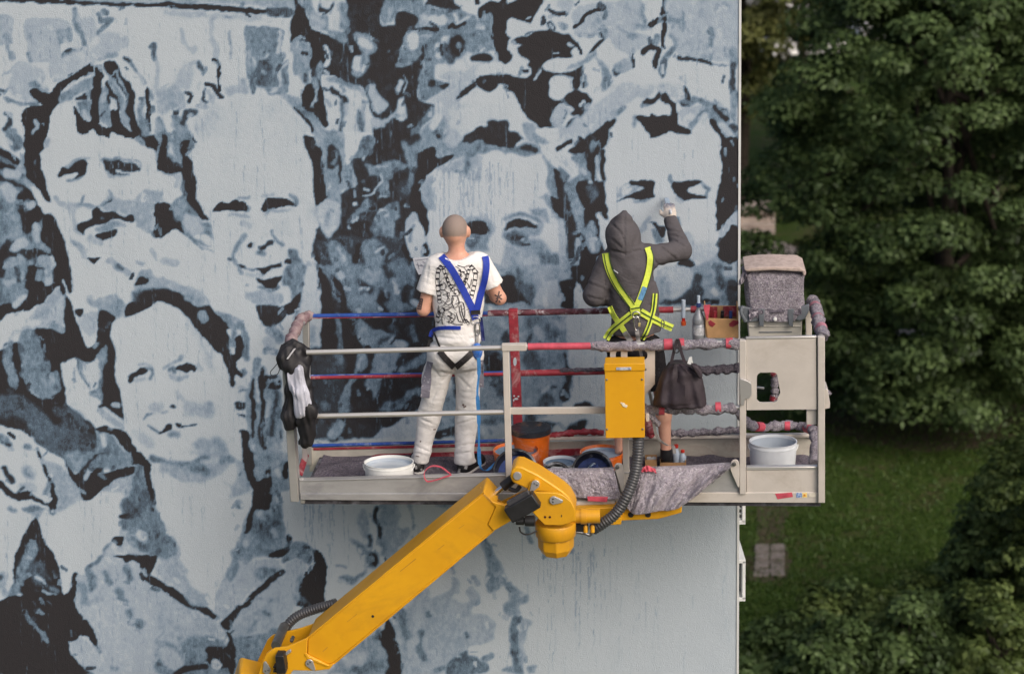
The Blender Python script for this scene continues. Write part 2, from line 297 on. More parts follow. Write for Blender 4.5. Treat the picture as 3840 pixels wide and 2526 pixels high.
# ================================================================ mural: outlines traced as paint patches (P) and brush strokes (S): tone 0-10, softness, points
MURAL = '''
W 0 0 2.447
P 7 8 -9,-9 1720,-9 1720,30 900,22 300,6 -9,2
S 1 3 34 -20,-8 400,14 900,34 1300,50 1720,58
S 0 2 26 1250,50 1500,55 1720,58
P 8 3 -9,150 110,150 125,240 100,400 -9,400
P 8 3 235,170 640,190 640,330 550,430 540,560 260,570 240,400
P 8.2 8 640,430 860,420 1150,320 1160,440 1000,520 820,540 700,500
P 8 10 900,330 1000,300 1150,320 1150,440 920,450
P 8.4 10 700,200 850,150 880,330 800,400 700,330
S 5 4 60 690,100 700,200 735,290
S 4 3 42 720,240 760,330 780,410
S 5 3 48 900,140 930,200 1030,180 900,310
S 5 3 50 950,110 985,120
S 6 4 80 560,300 570,370
S 5 3 60 630,270 640,350
S 6 5 60 60,340 70,400 100,480 110,540
S 3 3 44 175,620 190,680
S 5 3 36 255,500 285,560
S 5 3 24 480,580 540,570
S 2 2 60 585,500 650,470 700,495
S 5 2 50 590,500 600,520
S 5 5 40 740,500 830,520 860,560
S 6 4 60 1000,510 1050,500
S 8 4 180 200,650 330,700
S 8 6 220 180,780 330,850
S 5 4 40 500,740 600,700
S 5 4 56 300,770 380,830 420,840
S 5 4 34 60,910 180,960 340,960
S 6 6 24 30,680 90,650
S 8.5 10 240 560,640 760,560
S 3 3 50 1385,430 1420,420 1400,500 1420,550
S 7.5 6 40 1430,560 1460,620 1440,800 1470,1000
S 7.5 8 90 1480,850 1490,1000 1620,820
S 8 8 16 1660,260 1690,360
S 2 2 60 1600,960 1610,1040
P 0 2 275,830 330,815 400,850 470,850 520,780 640,705 820,590 850,620 850,670 760,700 640,770 560,830 560,900 500,990 470,1060 450,1150 430,1250 400,1300 410,1400 415,1566 240,1566 240,1400 215,1330 225,1200 205,1010 380,965 300,910
P 6 5 560,850 640,800 850,690 860,800 740,860 640,915 540,940
S 6 5 50 590,860 640,890
S 8 4 40 330,1110 350,1160 300,1220
P 1 3 690,920 760,860 850,820 860,900 760,910
P 5 5 710,940 830,910 850,990 800,1110 740,1050
S 8 4 50 780,1030 790,1080
S 0 2 84 905,640 890,800 880,960 870,1110
P 0 2 680,970 730,1050 790,1110 860,1110 930,1160 1020,1170 1010,1020 1090,1010 1110,1120 1170,1190 1230,1210 1290,1250 1220,1265 1110,1245 1020,1215 1000,1260 900,1240 850,1185 790,1225 710,1195
S 1 3 40 990,760 1010,850 1070,920 1090,990
S 1 3 30 1000,880 990,950
P 6 4 950,780 990,830 970,920 1000,1000 1020,1130 1000,1180 930,1120 900,1020 920,880
S 8 3 36 960,860 940,930
S 9 3 40 1030,940 1050,990
P 6 4 950,620 990,640 1060,760 1120,900 1150,1060 1200,1190 1120,1130 1100,1000 1060,880 1000,740
P 0 3 950,580 1050,565 1130,690 1230,830 1240,900 1230,1010 1260,1130 1330,1250 1420,1230 1450,1330 1490,1400 1490,1250 1530,1270 1550,1450 1600,1566 1440,1566 1400,1420 1300,1280 1230,1220 1150,1080 1150,900 1060,750 970,640
S 7 5 26 1080,650 1120,780 1170,880 1150,1000 1170,1120
S 2 3 40 1150,530 1190,570
S 5 4 30 1200,590 1270,680 1330,760
S 6 6 60 1300,940 1290,1040
S 0 2 34 1345,820 1350,930 1370,1010 1360,1080 1365,1190
S 4 3 50 1400,990 1400,1020
S 6 5 40 1380,830 1390,900
S 5 6 90 1310,1100 1330,1220
S 6 5 60 1450,1100 1450,1250
S 4 5 90 1600,1100 1680,1180
S 5 6 110 1600,1250 1610,1420
S 2 4 90 1680,1330 1640,1380
P 7 5 400,1290 450,1270 460,1350 430,1410 410,1380
S 5 4 50 1270,1280 1310,1310
S 2 4 50 50,1040 90,1060 80,1130 50,1180
S 5 5 120 110,1220 150,1320
S 1 4 50 -20,1380 60,1420 130,1470
S 1 4 60 -20,1530 60,1520 110,1566
S 6 4 50 200,1430 210,1540
S 3 3 30 -20,820 40,850
S 1 2 30 -10,880 5,880
W 0 560 2.447
P 5 8 -9,60 90,90 230,210 330,330 390,480 480,590 520,700 620,840 650,1000 560,1200 540,1260 300,1440 60,1566 -9,1566
P 0 2 235,-9 410,-9 410,150 425,280 460,470 420,475 330,330 240,260
S 0 4 60 -20,20 100,70 150,110
S 0 6 50 -20,150 100,160 180,230
S 1 6 44 -20,240 60,280 160,340 260,360
S 8 5 90 60,210 150,230
S 8 5 120 60,360 110,430
S 7 4 70 240,290 280,330
S 0 6 70 180,440 260,400 330,500
S 1 6 80 200,570 210,640
S 0 6 120 350,560 280,640 240,720
S 6 6 120 110,600 130,760
S 8 4 90 270,520 290,510
S 8 4 70 330,700 340,830
P 0 3 390,590 490,600 520,700 620,840 625,960 660,1100 680,1290 690,1390 660,1370 580,1200 540,1260 460,1130 470,960 380,830 385,700
P 1 5 0,930 60,830 120,880 180,940 200,900 330,900 470,960 480,1080 340,1100 320,980 250,1010 160,960 60,1000 -9,1060 -9,960
S 6 5 60 240,880 330,890 430,920
S 8 5 90 140,900 210,860
P 0 3 250,1080 330,1060 330,1200 500,1230 530,1260 470,1330 380,1430 260,1490 90,1530 -9,1566 -9,1440 100,1420 200,1440 260,1300 200,1260 220,1180
P 6 5 100,970 230,1010 250,1120 220,1260 190,1440 130,1460 110,1380 60,1280 30,1200 60,1100
S 8 4 60 140,1080 200,1180 60,1230
S 3 5 50 160,1090 175,1210
S 9 4 60 220,1360 140,1440
S 7 3 110 390,1020 440,1040
S 8 3 80 450,1120 450,1210
S 9 3 30 470,990 490,1040
S 1 5 50 20,1020 20,1150
P 10 3 290,350 340,340 420,480 500,600 630,800 640,1040 680,1290 700,1380 760,1470 800,1566 700,1566 640,1450 560,1250 580,1190 660,1380 640,1060 500,600 400,590 360,530
P 10 3 410,-9 1380,-9 1440,150 1450,350 1560,330 1720,260 1720,800 1566,740 1440,800 1350,800 1420,700 1400,500 1420,900 1720,1000 1720,1200 1400,1210 1250,1280 1130,1400 1140,1520 900,1520 800,1460 760,1470 700,1390 640,1050 620,860 640,800 500,600 450,450 420,300
S 7 4 50 500,440 540,500 590,500
P 7 5 1000,400 1080,460 1230,450 1330,370 1500,400 1500,460 1420,500 1400,700 1380,770 1260,710 1240,640 1110,580 950,540
S 9.5 4 60 1320,420 1320,460
S 6 3 16 1335,425 1330,455
P 7.5 6 600,520 660,600 680,750 720,790 740,760 700,640 700,560 760,530 840,560 850,520 700,480
P 0 3 535,230 560,180 700,110 760,95 805,130 790,210 740,260 650,285 720,225 590,225 545,255
S 5 5 22 600,285 700,275 760,240
S 6 5 24 600,160 710,95 810,80
P 1 3 935,95 1050,85 1130,110 1240,130 1285,165 1275,195 1180,200 1120,200 1080,185 1060,190 1080,220 1190,215 1100,245 1020,230 965,190
S 5 5 22 930,100 1060,85 1280,110 1290,150
S 7 5 20 980,200 1000,240 1080,250 1180,230
S 5 3 28 770,430 760,470 750,500
S 6 3 30 690,510 760,510 840,520 890,530
S 1 2 24 945,505 985,480 1020,460
S 6 4 22 1000,380 1020,440 920,520
P 0 3 850,560 900,535 960,570 1060,575 1120,610 1220,605 1240,650 1200,665 1110,640 1030,650 960,690 880,690 800,730 770,770 710,755 710,700 760,660 850,630
S 6 5 36 935,635 945,640
P 6 5 880,720 1050,660 1180,690 1090,720 930,760 880,760
P 0 3 875,790 960,760 1070,735 1070,780 1000,820 930,830
S 7 6 60 820,800 850,840 930,850
P 7.5 5 640,820 720,850 790,900 790,1020 740,980 700,880
S 6 4 30 660,850 710,880
P 0 2 790,995 840,1005 925,995 850,1055
S 7 4 60 1010,1030 1120,1100 1190,1130
S 3 4 40 1070,1060 1130,1100
S 7.8 3 50 1395,920 1440,1000 1530,1040 1610,1040
S 7.5 4 40 1260,1030 1320,1050
P 7 5 1290,1100 1370,1090 1420,1180 1570,1210 1720,1270 1720,1300 1400,1300 1250,1300 1250,1200
P 0 3 1240,1230 1300,1160 1370,1190 1350,1220 1270,1240
P 7 5 800,1340 850,1330 880,1370 1050,1320 1140,1400 1150,1500 1050,1560 900,1500 870,1420
S 6 5 70 860,1400 900,1500 1000,1560
S 6 5 60 1100,1400 1080,1500
P 0 3 1420,510 1560,500 1640,620 1640,720 1560,760 1500,800 1450,810 1400,780 1420,700
P 4 6 1570,500 1640,440 1720,470 1720,800 1640,730
S 8 4 100 1600,560 1680,640
S 6 6 40 1690,300 1690,430
S 7 6 40 1560,200 1640,270
P 9 3 60,1566 140,1510 280,1470 400,1420 520,1270 570,1290 580,1440 580,1566
P 7 6 280,1500 400,1430 520,1290 570,1300 580,1566 300,1566
P 0 3 545,1240 580,1230 640,1400 700,1566 590,1566 580,1440
S 0 3 50 710,1490 740,1500
P 0 4 900,1500 960,1490 1045,1530 1040,1570 890,1570
P 3 8 1200,1380 1230,1300 1350,1290 1720,1290 1720,1480 1560,1400 1420,1400 1300,1480 1160,1540
S 0 10 110 1330,1360 1500,1350 1640,1400 1760,1500
P 0 3 1170,1420 1380,1410 1380,1440 1300,1470 1220,1510 1160,1510
W 600 0 2.447
P 7 6 -9,-9 1230,-9 1220,90 1000,60 500,40 100,20 -9,20
S 0 3 50 60,50 400,70 700,95 1000,120
S 3 3 90 1000,110 1180,120
S 8 8 50 60,110 500,150 1000,180
P 5 3 770,240 970,250 1110,270 1140,300 1110,460 1160,500 1120,570 1180,550 1180,830 1110,870 1000,870 930,800 860,740 820,730 790,700 785,450
S 9 3 36 1100,300 1090,490
S 9 3 26 860,540 890,610
S 8.5 3 36 940,550 990,500
S 8.5 3 24 1000,570 1010,650
S 9 3 26 1100,640 1090,820 1020,840
S 8.5 3 30 1170,560 1110,620
S 3 8 150 960,620 960,740
S 4 3 60 850,720 860,830
S 6 8 60 750,740 760,760
S 7.5 5 34 200,270 230,400 290,470
S 8 6 60 310,440 300,470
S 7.5 6 46 480,190 470,310 510,450 520,520
S 4 5 18 630,290 650,420 655,540
S 3 4 44 350,570 390,640
S 0 2 34 490,550 525,570 540,700 555,830
S 1 2 40 430,770 490,790 540,880 570,900
S 2 2 40 240,850 290,880 265,930
S 2 2 30 400,850 395,910 420,940
S 2 2 60 130,970 140,1030
S 3 3 60 230,1040 310,1030
S 2 4 50 220,1060 210,1130
S 6 4 60 130,1120 200,1180
S 6 5 60 180,880 190,980
S 6 4 40 350,970 400,970
S 7 4 50 470,880 470,930
S 7.5 8 100 640,830 760,820
S 8 10 160 250,650 220,740
S 7 8 160 110,880 130,940
P 5 5 -9,1090 30,1100 80,1200 250,1200 310,1250 310,1400 280,1566 -9,1566
P 10 4 60,1080 110,1080 120,1200 100,1300 90,1400 200,1530 210,1420 120,1240 70,1200
S 5 6 90 130,1300 170,1460
P 0 3 20,1240 60,1240 70,1400 110,1490 190,1540 200,1440 170,1370 180,1320 280,1270 240,1360 300,1390 290,1566 -9,1566 -9,1400
S 9 3 22 240,1420 270,1425
P 9.6 4 320,1240 320,1120 400,1020 600,940 700,870 860,860 1050,880 1130,920 1200,980 1260,1050 1330,1130 1390,1240 1320,1240 1345,1350 1380,1480 1390,1566 300,1566 300,1400
S 8.6 20 200 500,1050 420,1150
S 8.8 14 80 1030,980 1020,1020
P 6 5 1100,870 1200,870 1250,900 1400,1000 1480,1090 1500,1180 1600,1290 1700,1400 1720,1566 1480,1566 1470,1350 1400,1240 1390,1180 1300,1090 1200,960
S 9.5 5 60 1270,1070 1340,1160 1380,1220
S 0 3 22 1230,990 1300,1060 1390,1150 1410,1210
P 0 3 1330,1240 1400,1250 1440,1320 1480,1420 1480,1566 1390,1566 1380,1460 1345,1350
P 6 4 1200,400 1240,340 1300,330 1380,420 1390,500 1370,600 1370,750 1320,780 1280,710 1220,700 1210,560
S 1 2 44 1310,490 1340,500
P 10 3 1180,570 1210,540 1220,700 1270,710 1260,770 1220,860 1180,820
P 0 3 1245,-9 1330,-9 1340,130 1390,250 1480,310 1590,340 1720,400 1720,760 1600,700 1500,680 1480,750 1500,900 1540,1040 1550,1130 1510,1165 1440,1060 1330,1000 1300,940 1330,780 1390,740 1370,620 1385,500 1380,400 1290,320 1240,340 1210,390 1190,330 1200,220 1230,120
P 5 5 1340,0 1450,-9 1720,-9 1720,380 1560,310 1400,240 1350,130
P 10 4 1400,-9 1480,-9 1460,80 1500,130 1570,110 1620,-9 1670,-9 1660,250 1560,270 1540,160 1440,130 1410,60
S 8 5 100 1420,150 1460,230
S 6 5 50 1290,10 1310,50
S 1 4 30 1480,90 1540,110 1590,30
S 6 8 80 1620,300 1700,290
P 10 3 1490,430 1520,410 1560,470 1580,560 1540,630 1500,610 1530,540
P 5 5 1430,610 1490,550 1500,680 1470,740 1430,690
S 8 4 30 1450,810 1430,900 1400,960
S 5 4 60 1420,740 1440,790
P 9.5 4 1490,740 1560,720 1650,790 1720,800 1720,1280 1650,1270 1580,1200 1540,1000 1500,860
P 5 6 1560,720 1640,740 1720,800 1720,850 1600,790
S 2 4 60 1580,830 1640,870 1700,930
S 4 5 36 1640,940 1690,1050 1660,1180 1670,1270
S 8.5 5 60 1690,1060 1700,1240
P 2 6 1570,1310 1620,1340 1660,1420 1660,1566 1550,1566 1540,1450
S 6 5 50 1610,1400 1610,1520
W 600 560 2.447
P 1 4 1440,470 1420,700 1440,1000 1450,1100 1500,1500 1720,1566 1720,400 1640,480
P 0 3 -9,500 100,510 160,600 190,700 230,790 140,730 90,760 -9,810
P 0 3 200,100 290,60 300,180 330,290 340,450 390,560 440,640 380,630 300,570 230,500 240,380 200,280
S 4 4 34 225,290 215,440
S 8 4 60 170,260 150,330
P 5 5 100,510 190,450 240,470 380,640 470,700 540,870 460,900 250,820 190,700
P 8.3 6 230,580 350,640 420,720 380,780 280,770 220,680
P 10 4 400,780 510,850 550,890 520,930 420,870 310,790
S 5 3 26 240,800 330,870 400,920 480,950
P 10 3 -9,840 130,740 240,800 340,890 480,950 600,1010 700,1130 770,1300 870,1440 930,1566 560,1566 440,1420 340,1290 190,1240 -9,1220
P 9.7 4 310,-9 1360,-9 1390,120 1410,350 1425,520 1460,690 1440,900 1440,1010 1450,1100 1470,1260 1480,1500 1290,1500 1260,1380 1230,1400 1120,1440 1010,1430 880,1440 810,1350 770,1250 740,1160 640,1010 500,900 470,700 430,620 360,500 340,300 300,130
S 8.4 14 60 1390,550 1420,640
P 6 6 1480,-9 1640,-9 1670,200 1660,500 1620,720 1560,810 1470,700 1430,520 1520,470 1510,300 1480,180
P 0 3 1355,-9 1480,-9 1490,200 1520,330 1520,470 1440,500 1420,400 1400,200 1385,110
S 3 5 60 1590,60 1580,160
S 2 5 20 1650,40 1660,260
P 9 5 1400,560 1520,560 1530,740 1560,810 1600,760 1640,560 1600,500 1440,520
S 6 5 60 1570,610 1560,720
P 0 3 1455,730 1530,800 1570,810 1640,700 1660,480 1720,420 1720,1030 1640,1000 1540,990 1450,1030 1420,990 1430,880
P 6 6 1450,1060 1530,1000 1640,1000 1720,1060 1720,1566 1590,1566 1560,1400 1500,1150
S 8 4 60 1650,1100 1620,1180
S 0 4 44 1590,1170 1640,1290 1700,1480
S 9 3 40 1670,1030 1720,1030
P 0 3 1445,1070 1490,1110 1530,1240 1570,1400 1590,1520 1480,1520 1470,1250
P 0 2 490,570 500,530 550,485 620,490 700,465 740,490 790,490 800,560 720,570 600,555
P 0 2 930,550 950,490 990,450 1080,450 1200,460 1250,500 1250,520 1170,515 1090,525 1040,545 970,570
S 6 6 26 640,590 720,610 810,610
S 6 6 24 960,590 1060,560 1200,560
S 6 4 30 730,450 800,450 820,440
S 7 5 30 930,440 1050,420
S 5 4 30 1200,410 1250,450 1250,500
S 7.5 8 60 760,680 830,700
P 9.2 8 980,640 1180,640 1220,800 1100,760
S 5 4 30 1020,750 1060,810 1120,870
S 5 5 40 790,790 730,850 690,930 670,970 690,1040
S 6 4 24 660,1010 700,1060 740,1150
S 2 3 20 620,1000 650,1010
P 0 3 795,880 830,845 870,870 850,900 820,905
P 1 3 905,890 960,870 1010,825 1050,830 1050,870 990,890 950,930 910,920
S 5 5 50 900,940 940,970
P 4 5 1170,900 1260,930 1290,1000 1300,1050 1350,1100 1340,1200 1310,1290 1220,1310 1180,1260 1120,1240 1120,1170 1150,1080 1210,1040 1180,980
S 3 10 80 1230,1150 1200,1130
P 0 3 710,1050 780,1070 790,1095 740,1095
P 0 3 870,1090 940,1090 1060,1050 1120,1035 1130,1065 1050,1090 980,1130 940,1145 920,1110
S 4 3 24 780,1095 860,1100
S 1 3 30 1160,1025 1200,1030
S 7.5 6 40 800,1150 860,1160 940,1150
P 0 3 890,1190 950,1190 1020,1190 1070,1160 1115,1160 1110,1190 1080,1230 1060,1270 970,1280 930,1230
S 4 5 30 910,1260 990,1300 1080,1270
S 6 3 24 800,1240 820,1250
S 6 4 30 790,1340 850,1410
P 0 3 1330,1280 1300,1340 1270,1400 1270,1460 1180,1500 1100,1566 930,1566 880,1450 1010,1435 1120,1440 1220,1390 1250,1330
S 5 5 50 1300,1400 1280,1470
S 8 8 60 1360,1300 1340,1450
S 8 5 70 30,1030 150,1045
S 7.5 5 80 20,1210 180,1280 330,1330 420,1420
P 7 6 180,1260 350,1290 440,1430 380,1460 280,1400
P 1 4 -9,1290 120,1300 190,1350 280,1430 440,1430 540,1510 600,1566 300,1566 200,1460 90,1400 -9,1390
S 6 5 60 400,1470 390,1520
P 6 5 500,1470 620,1500 770,1530 800,1566 600,1566 530,1500
W 0 1100 2.447
P 0 4 330,310 440,300 570,330 590,260 600,-9 640,60 700,230 740,300 770,430 810,500 870,460 900,330 890,200 940,170 1040,220 1010,400 1060,540 1060,760 1110,920 1140,1180 1020,1110 900,1040 930,1000 820,880 720,700 700,600 720,580 560,640 600,900 620,1040 800,1160 880,1240 900,1440 820,1566 560,1566 420,1440 270,1290 200,1240 -9,1210 -9,500 200,450
P 8.3 5 -9,520 20,480 120,410 130,340 340,300 430,210 580,0 580,230 550,310 440,310 330,320 300,340 200,340 120,420 60,500
P 10 3 -9,280 80,190 270,150 360,110 300,200 150,290 120,330 30,460 -9,520
S 6 4 60 480,290 570,340
P 5 5 20,520 100,430 130,450 130,600 180,780 150,870 90,850 40,700
P 5 4 190,340 330,340 370,480 430,590 470,690 440,760 540,700 560,830 560,900 470,960 370,970 250,860 190,700 170,450
S 8 3 20 260,880 350,950
S 7 3 50 480,740 480,790
P 0 4 100,470 150,480 150,600 200,760 250,880 370,990 440,1040 400,1080 330,1010 220,910 170,860 190,780 130,680
P 3 10 -9,940 200,930 330,1010 420,1080 500,1040 620,1050 720,1080 800,1180 870,1260 880,1440 800,1550 600,1540 400,1420 270,1290 140,1200 -9,1190
S 0 8 60 420,1060 470,1130 540,1170
S 1 8 90 20,1190 140,1180 260,1280
P 10 3 690,220 640,60 600,-9 900,-9 880,80 890,200 900,330 870,460 810,500 770,430 730,290
P 8 5 740,200 880,170 890,330 840,400 760,340 720,260
P 0 3 690,150 760,140 770,170 740,215 700,190
S 6 5 60 830,60 880,100
P 5 4 700,600 760,620 820,640 870,590 940,500 980,480 980,600 940,760 930,980 870,950 820,870 730,720
P 9.5 4 760,660 830,640 890,590 900,660 920,740 900,860 840,890 810,820 760,730
P 7 4 890,1080 960,1040 1100,1140 1140,1200 1140,1260 1040,1200 920,1110
S 9 3 30 960,1050 1120,1170
S 8 3 50 1050,1020 1090,1030
S 6 4 30 890,930 910,970
P 5 6 900,1260 960,1260 1060,1340 1180,1460 1230,1500 1200,1566 780,1566 860,1480
S 9 4 46 940,1310 950,1380
S 4 8 80 1000,1500 1080,1540
P 0 3 880,1230 1000,1220 1140,1270 1190,1330 1280,1450 1370,1566 1220,1566 1230,1520 1060,1320 900,1250
P 10 3 -9,1230 60,1220 220,1270 300,1350 420,1430 600,1566 -9,1566
S 1 6 50 30,1350 90,1400
S 5 5 60 10,1320 60,1350
S 5 5 40 200,1410 280,1410
S 4 5 30 340,1430 400,1566
S 6 5 36 300,1450 320,1540
S 6 8 40 110,1420 160,1500
S 0 4 30 -10,1490 10,1566
W 350 1100 2.447
P 10 4 190,260 300,220 420,160 530,90 640,80 740,110 830,190 960,340 1080,470 1160,570 1220,720 1270,860 1300,1000 1370,1260 1380,1566 460,1566 400,1420 290,1230 280,1060 250,850 210,760 200,500 160,400 160,300
S 8.3 14 50 860,250 1000,430 1030,560 1100,700
S 8.2 12 60 1080,560 1060,660
P 0 3 510,60 450,60 560,10 760,-9 860,60 930,120 1060,110 1130,180 1220,260 1280,320 1210,330 1250,420 1260,540 1300,560 1310,400 1350,380 1380,470 1370,560 1320,630 1340,700 1400,790 1290,740 1300,850 1260,840 1230,720 1180,570 1080,480 960,330 860,200 760,110 640,70
P 0 3 310,90 520,85 525,110 460,150 360,190 300,195
S 6 4 80 1000,190 1020,230
S 6 6 60 850,40 980,90
S 6 4 80 1200,200 1280,300 1390,250
S 5 5 60 1280,360 1270,460
S 5 5 90 1380,300 1420,420 1400,560
S 4 5 50 1380,720 1400,780
P 10 4 1040,-9 1390,-9 1470,120 1540,250 1560,350 1600,420 1560,560 1450,560 1420,400 1400,250 1260,200 1120,130 1060,60
P 7 5 1390,-9 1720,-9 1720,100 1500,110 1440,70
P 1 4 1490,120 1720,110 1720,270 1580,300 1540,230
S 5 8 110 1640,330 1700,400
S 8 6 100 1600,440 1640,480
S 5 3 70 1590,520 1680,540
S 5 3 80 1500,620 1490,700
P 9.5 4 1330,780 1440,740 1430,900 1400,1000 1380,1100 1310,1010 1280,870
S 4 4 20 1350,890 1410,890
P 1 3 1295,1000 1390,1000 1390,1050 1310,1060
P 1 3 1310,1105 1380,1110 1390,1150 1350,1130
P 0 3 1345,1260 1420,1255 1450,1400 1470,1566 1370,1566 1370,1340
P 6 5 1390,980 1450,760 1560,650 1620,760 1720,800 1720,1566 1470,1566 1420,1260
S 0 4 40 1550,700 1540,900 1560,1060 1540,1300 1570,1420
S 0 4 30 1470,800 1450,900 1470,1100 1460,1320
S 2 6 40 1680,900 1650,1100 1640,1300
S 9 4 24 1510,780 1500,1000
S 8 5 28 1600,980 1590,1180
S 8 5 40 1480,1400 1500,1540
S 8 5 40 1680,1380 1690,1450
S 0 4 40 1590,760 1570,860
P 0 3 1600,860 1700,790 1720,830 1720,870 1640,880
P 0 3 310,810 340,750 390,720 430,685 490,690 500,720 440,745 380,770 360,800 330,830
S 4 5 26 480,690 545,700 510,780
S 6 6 24 400,660 480,640 540,670
S 8 6 30 380,810 460,780
P 0 3 760,680 860,640 920,650 945,690 930,715 900,695 850,715 770,710
S 4 4 40 700,700 740,690 750,730
S 5 6 30 650,680 750,620 820,590
S 6.5 6 34 700,750 760,780 860,750
S 6.5 6 24 950,640 990,690
P 1 4 700,1035 730,1015 770,1040 740,1065 710,1055
S 6 5 26 640,1090 680,1075
S 8 8 80 540,1040 600,1050
S 7.5 8 40 740,880 790,960 860,1010
S 7.5 12 140 900,1060 1040,1080
S 7 10 60 1060,1030 1060,1110
S 5 4 18 460,1160 500,1120 540,1100
S 4 4 22 500,1210 560,1250 620,1270
P 0 3 600,1280 640,1240 700,1200 725,1210 710,1250 650,1270
P 0 3 750,1195 790,1185 830,1205 945,1195 940,1210 840,1222 770,1220
S 5 8 50 700,1290 790,1290
S 8.3 10 90 400,1280 520,1380
S 7 10 120 980,1400 1040,1400
S 6 12 120 1130,1360 1190,1450
S 6.5 8 60 1100,1480 1260,1510
S 4 7 40 540,1500 630,1530
S 6 6 30 900,1540 1060,1480
W 0 1700 2.447
P 10 3 -9,-9 480,-9 580,80 640,180 720,320 770,430 1100,340 1120,400 1100,520 1120,700 1010,780 940,900 850,1030 700,1100 650,1180 630,1300 590,1300 540,1040 460,880 380,640 330,590 180,440 -9,420
P 7 8 400,60 520,80 640,180 720,310 760,420 520,520 500,380 450,180
P 7 8 900,330 1060,220 1230,200 1230,300 1150,420 1110,350 1000,350
S 5 12 80 240,150 280,200
S 7.5 8 80 200,300 300,310
S 0 4 36 350,-9 410,120 450,230 490,380 500,480
S 5 6 40 430,280 420,380
S 0 4 60 490,400 490,480
S 5 4 60 470,520 480,530
S 9.5 2 26 475,520 480,525
P 0 3 140,370 240,345 320,380 420,460 480,440 470,520 420,480 340,440 290,410 200,440 160,430
S 0 4 60 -10,270 60,340 140,390
S 1 5 50 30,120 60,180 110,250
P 4 5 190,490 270,480 380,480 400,510 300,560 240,540
S 5 6 60 90,500 130,520
S 6 6 50 330,580 370,540
P 0 3 330,590 370,650 390,760 460,880 540,1040 560,1180 600,1300 660,1310 640,1200 680,1100 720,1100 700,1200 690,1400 780,1520 860,1566 -9,1566 -9,1370 110,1280 130,1000 200,800 270,650
P 5 6 240,880 280,790 330,800 350,880 260,1050 200,1200 170,1300 60,1310 120,1200 150,1050
S 8 3 26 270,950 280,960
S 3 10 160 330,1050 400,1150
S 8 4 40 400,1260 500,1300
S 9 3 30 340,1130 430,1200
S 5 8 50 480,1220 540,1260
P 5 3 200,1440 250,1440 340,1566 270,1566
P 5.5 3 310,1420 350,1410 410,1460 400,1480 340,1470
S 9 3 60 190,1310 180,1300
S 7 6 60 20,1100 40,1280
S 2 5 40 10,1120 10,1140
P 8.2 6 720,1110 850,1050 920,950 1000,830 1060,900 1100,960 1280,1000 1340,1100 1360,1200 1720,1400 1720,1566 860,1566 760,1500 700,1400 690,1200
S 4 4 40 920,950 860,1010 790,1050
S 5 5 30 1000,830 950,920
S 5 6 80 820,1080 850,1220
S 5 6 60 960,1100 1000,1180
S 6 6 90 750,1220 780,1350
S 4 8 60 1090,1250 1120,1310 1180,1400 1200,1480
S 5 5 60 1160,1030 1200,1150
S 7 8 60 900,1330 870,1350
P 4 6 1230,190 1240,110 1310,130 1340,240 1400,420 1480,580 1570,760 1640,930 1560,980 1490,960 1440,930 1200,920 1130,880 1180,790 1100,760 1110,600 1120,430 1190,380
P 8 6 1110,700 1200,720 1230,800 1300,900 1420,930 1180,920 1080,880 1080,800
S 3 10 100 1160,480 1240,540
S 9 5 80 1290,750 1300,760
P 8 8 1440,1010 1520,980 1640,950 1720,1050 1720,1300 1560,1200 1420,1100
S 9 3 30 1480,920 1500,910
P 0 3 610,60 700,180 790,60 900,-9 1060,-9 930,180 1130,130 1230,110 1220,180 1110,220 1000,270 870,390 770,430 730,360 640,180
P 5 6 560,-9 860,-9 800,80 720,160 650,120
P 5 6 910,-9 1200,-9 1220,100 1100,140 940,140 880,150 790,240 760,240 780,180
S 8 4 40 860,140 780,220
P 0 3 1200,-9 1290,-9 1370,80 1390,230 1430,400 1400,440 1350,300 1320,140 1260,100 1230,60
S 2 3 40 1410,420 1420,450
S 0 4 50 1110,570 1170,570
S 2 6 30 1170,575 1230,585
P 0 3 1010,800 1050,760 1140,760 1130,800 1100,860 1050,820
P 0 3 1050,940 1150,925 1300,935 1440,930 1430,990 1400,1060 1360,1110 1290,1060 1280,1000 1220,985 1150,1000 1120,960
S 0 4 70 1360,1140 1500,1220 1640,1310 1760,1400
S 7 8 80 1500,90 1640,110
S 4 6 50 1410,50 1500,70
S 7 10 120 1620,180 1720,160
W 600 1700 2.447
P 10 4 -9,170 200,260 350,270 560,210 680,60 760,100 840,330 790,560 740,750 620,1050 520,1320 430,1380 300,1150 180,950 60,680 -9,520
P 7 10 200,-9 560,-9 680,40 620,150 480,230 330,270 190,240 120,180 -9,170 -9,90 150,80 330,80 440,20
S 4 10 90 300,130 420,160
S 5 8 60 560,60 640,60
S 8.5 8 60 440,70 520,60
S 4 8 30 -20,40 60,70 200,90 330,70 430,20
P 7 8 680,60 760,60 770,130 830,300 800,360 640,400 700,200
S 5 5 60 730,440 730,470
P 6 5 860,-9 1160,-9 1150,180 1180,240 1180,330 1090,350 1110,460 1150,640 1170,720 1160,830 990,940 860,960 760,1000 690,1060 620,1160 560,1200 640,1010 700,870 760,680 800,540 860,420 880,250
S 4 12 160 930,620 1000,760
S 4 10 110 1060,520 1080,640
S 5 10 100 700,920 850,880 980,880
S 8.5 6 50 780,820 800,840
S 8 6 60 1040,710 1050,740
S 8 5 50 920,560 950,580
S 3 6 30 980,580 990,620
S 9 4 50 1070,160 1090,200
P 0 4 765,-9 855,-9 860,90 880,260 960,210 970,150 1010,150 1020,260 1010,500 880,510 840,650 800,740 780,720 800,600 850,420 850,330 800,260 770,120
S 7 3 24 990,190 990,195
P 0 4 1120,170 1170,60 1180,230 1130,225
P 8 6 560,1200 760,1000 900,980 1050,960 1100,1080 800,1300 640,1500 530,1500 500,1400
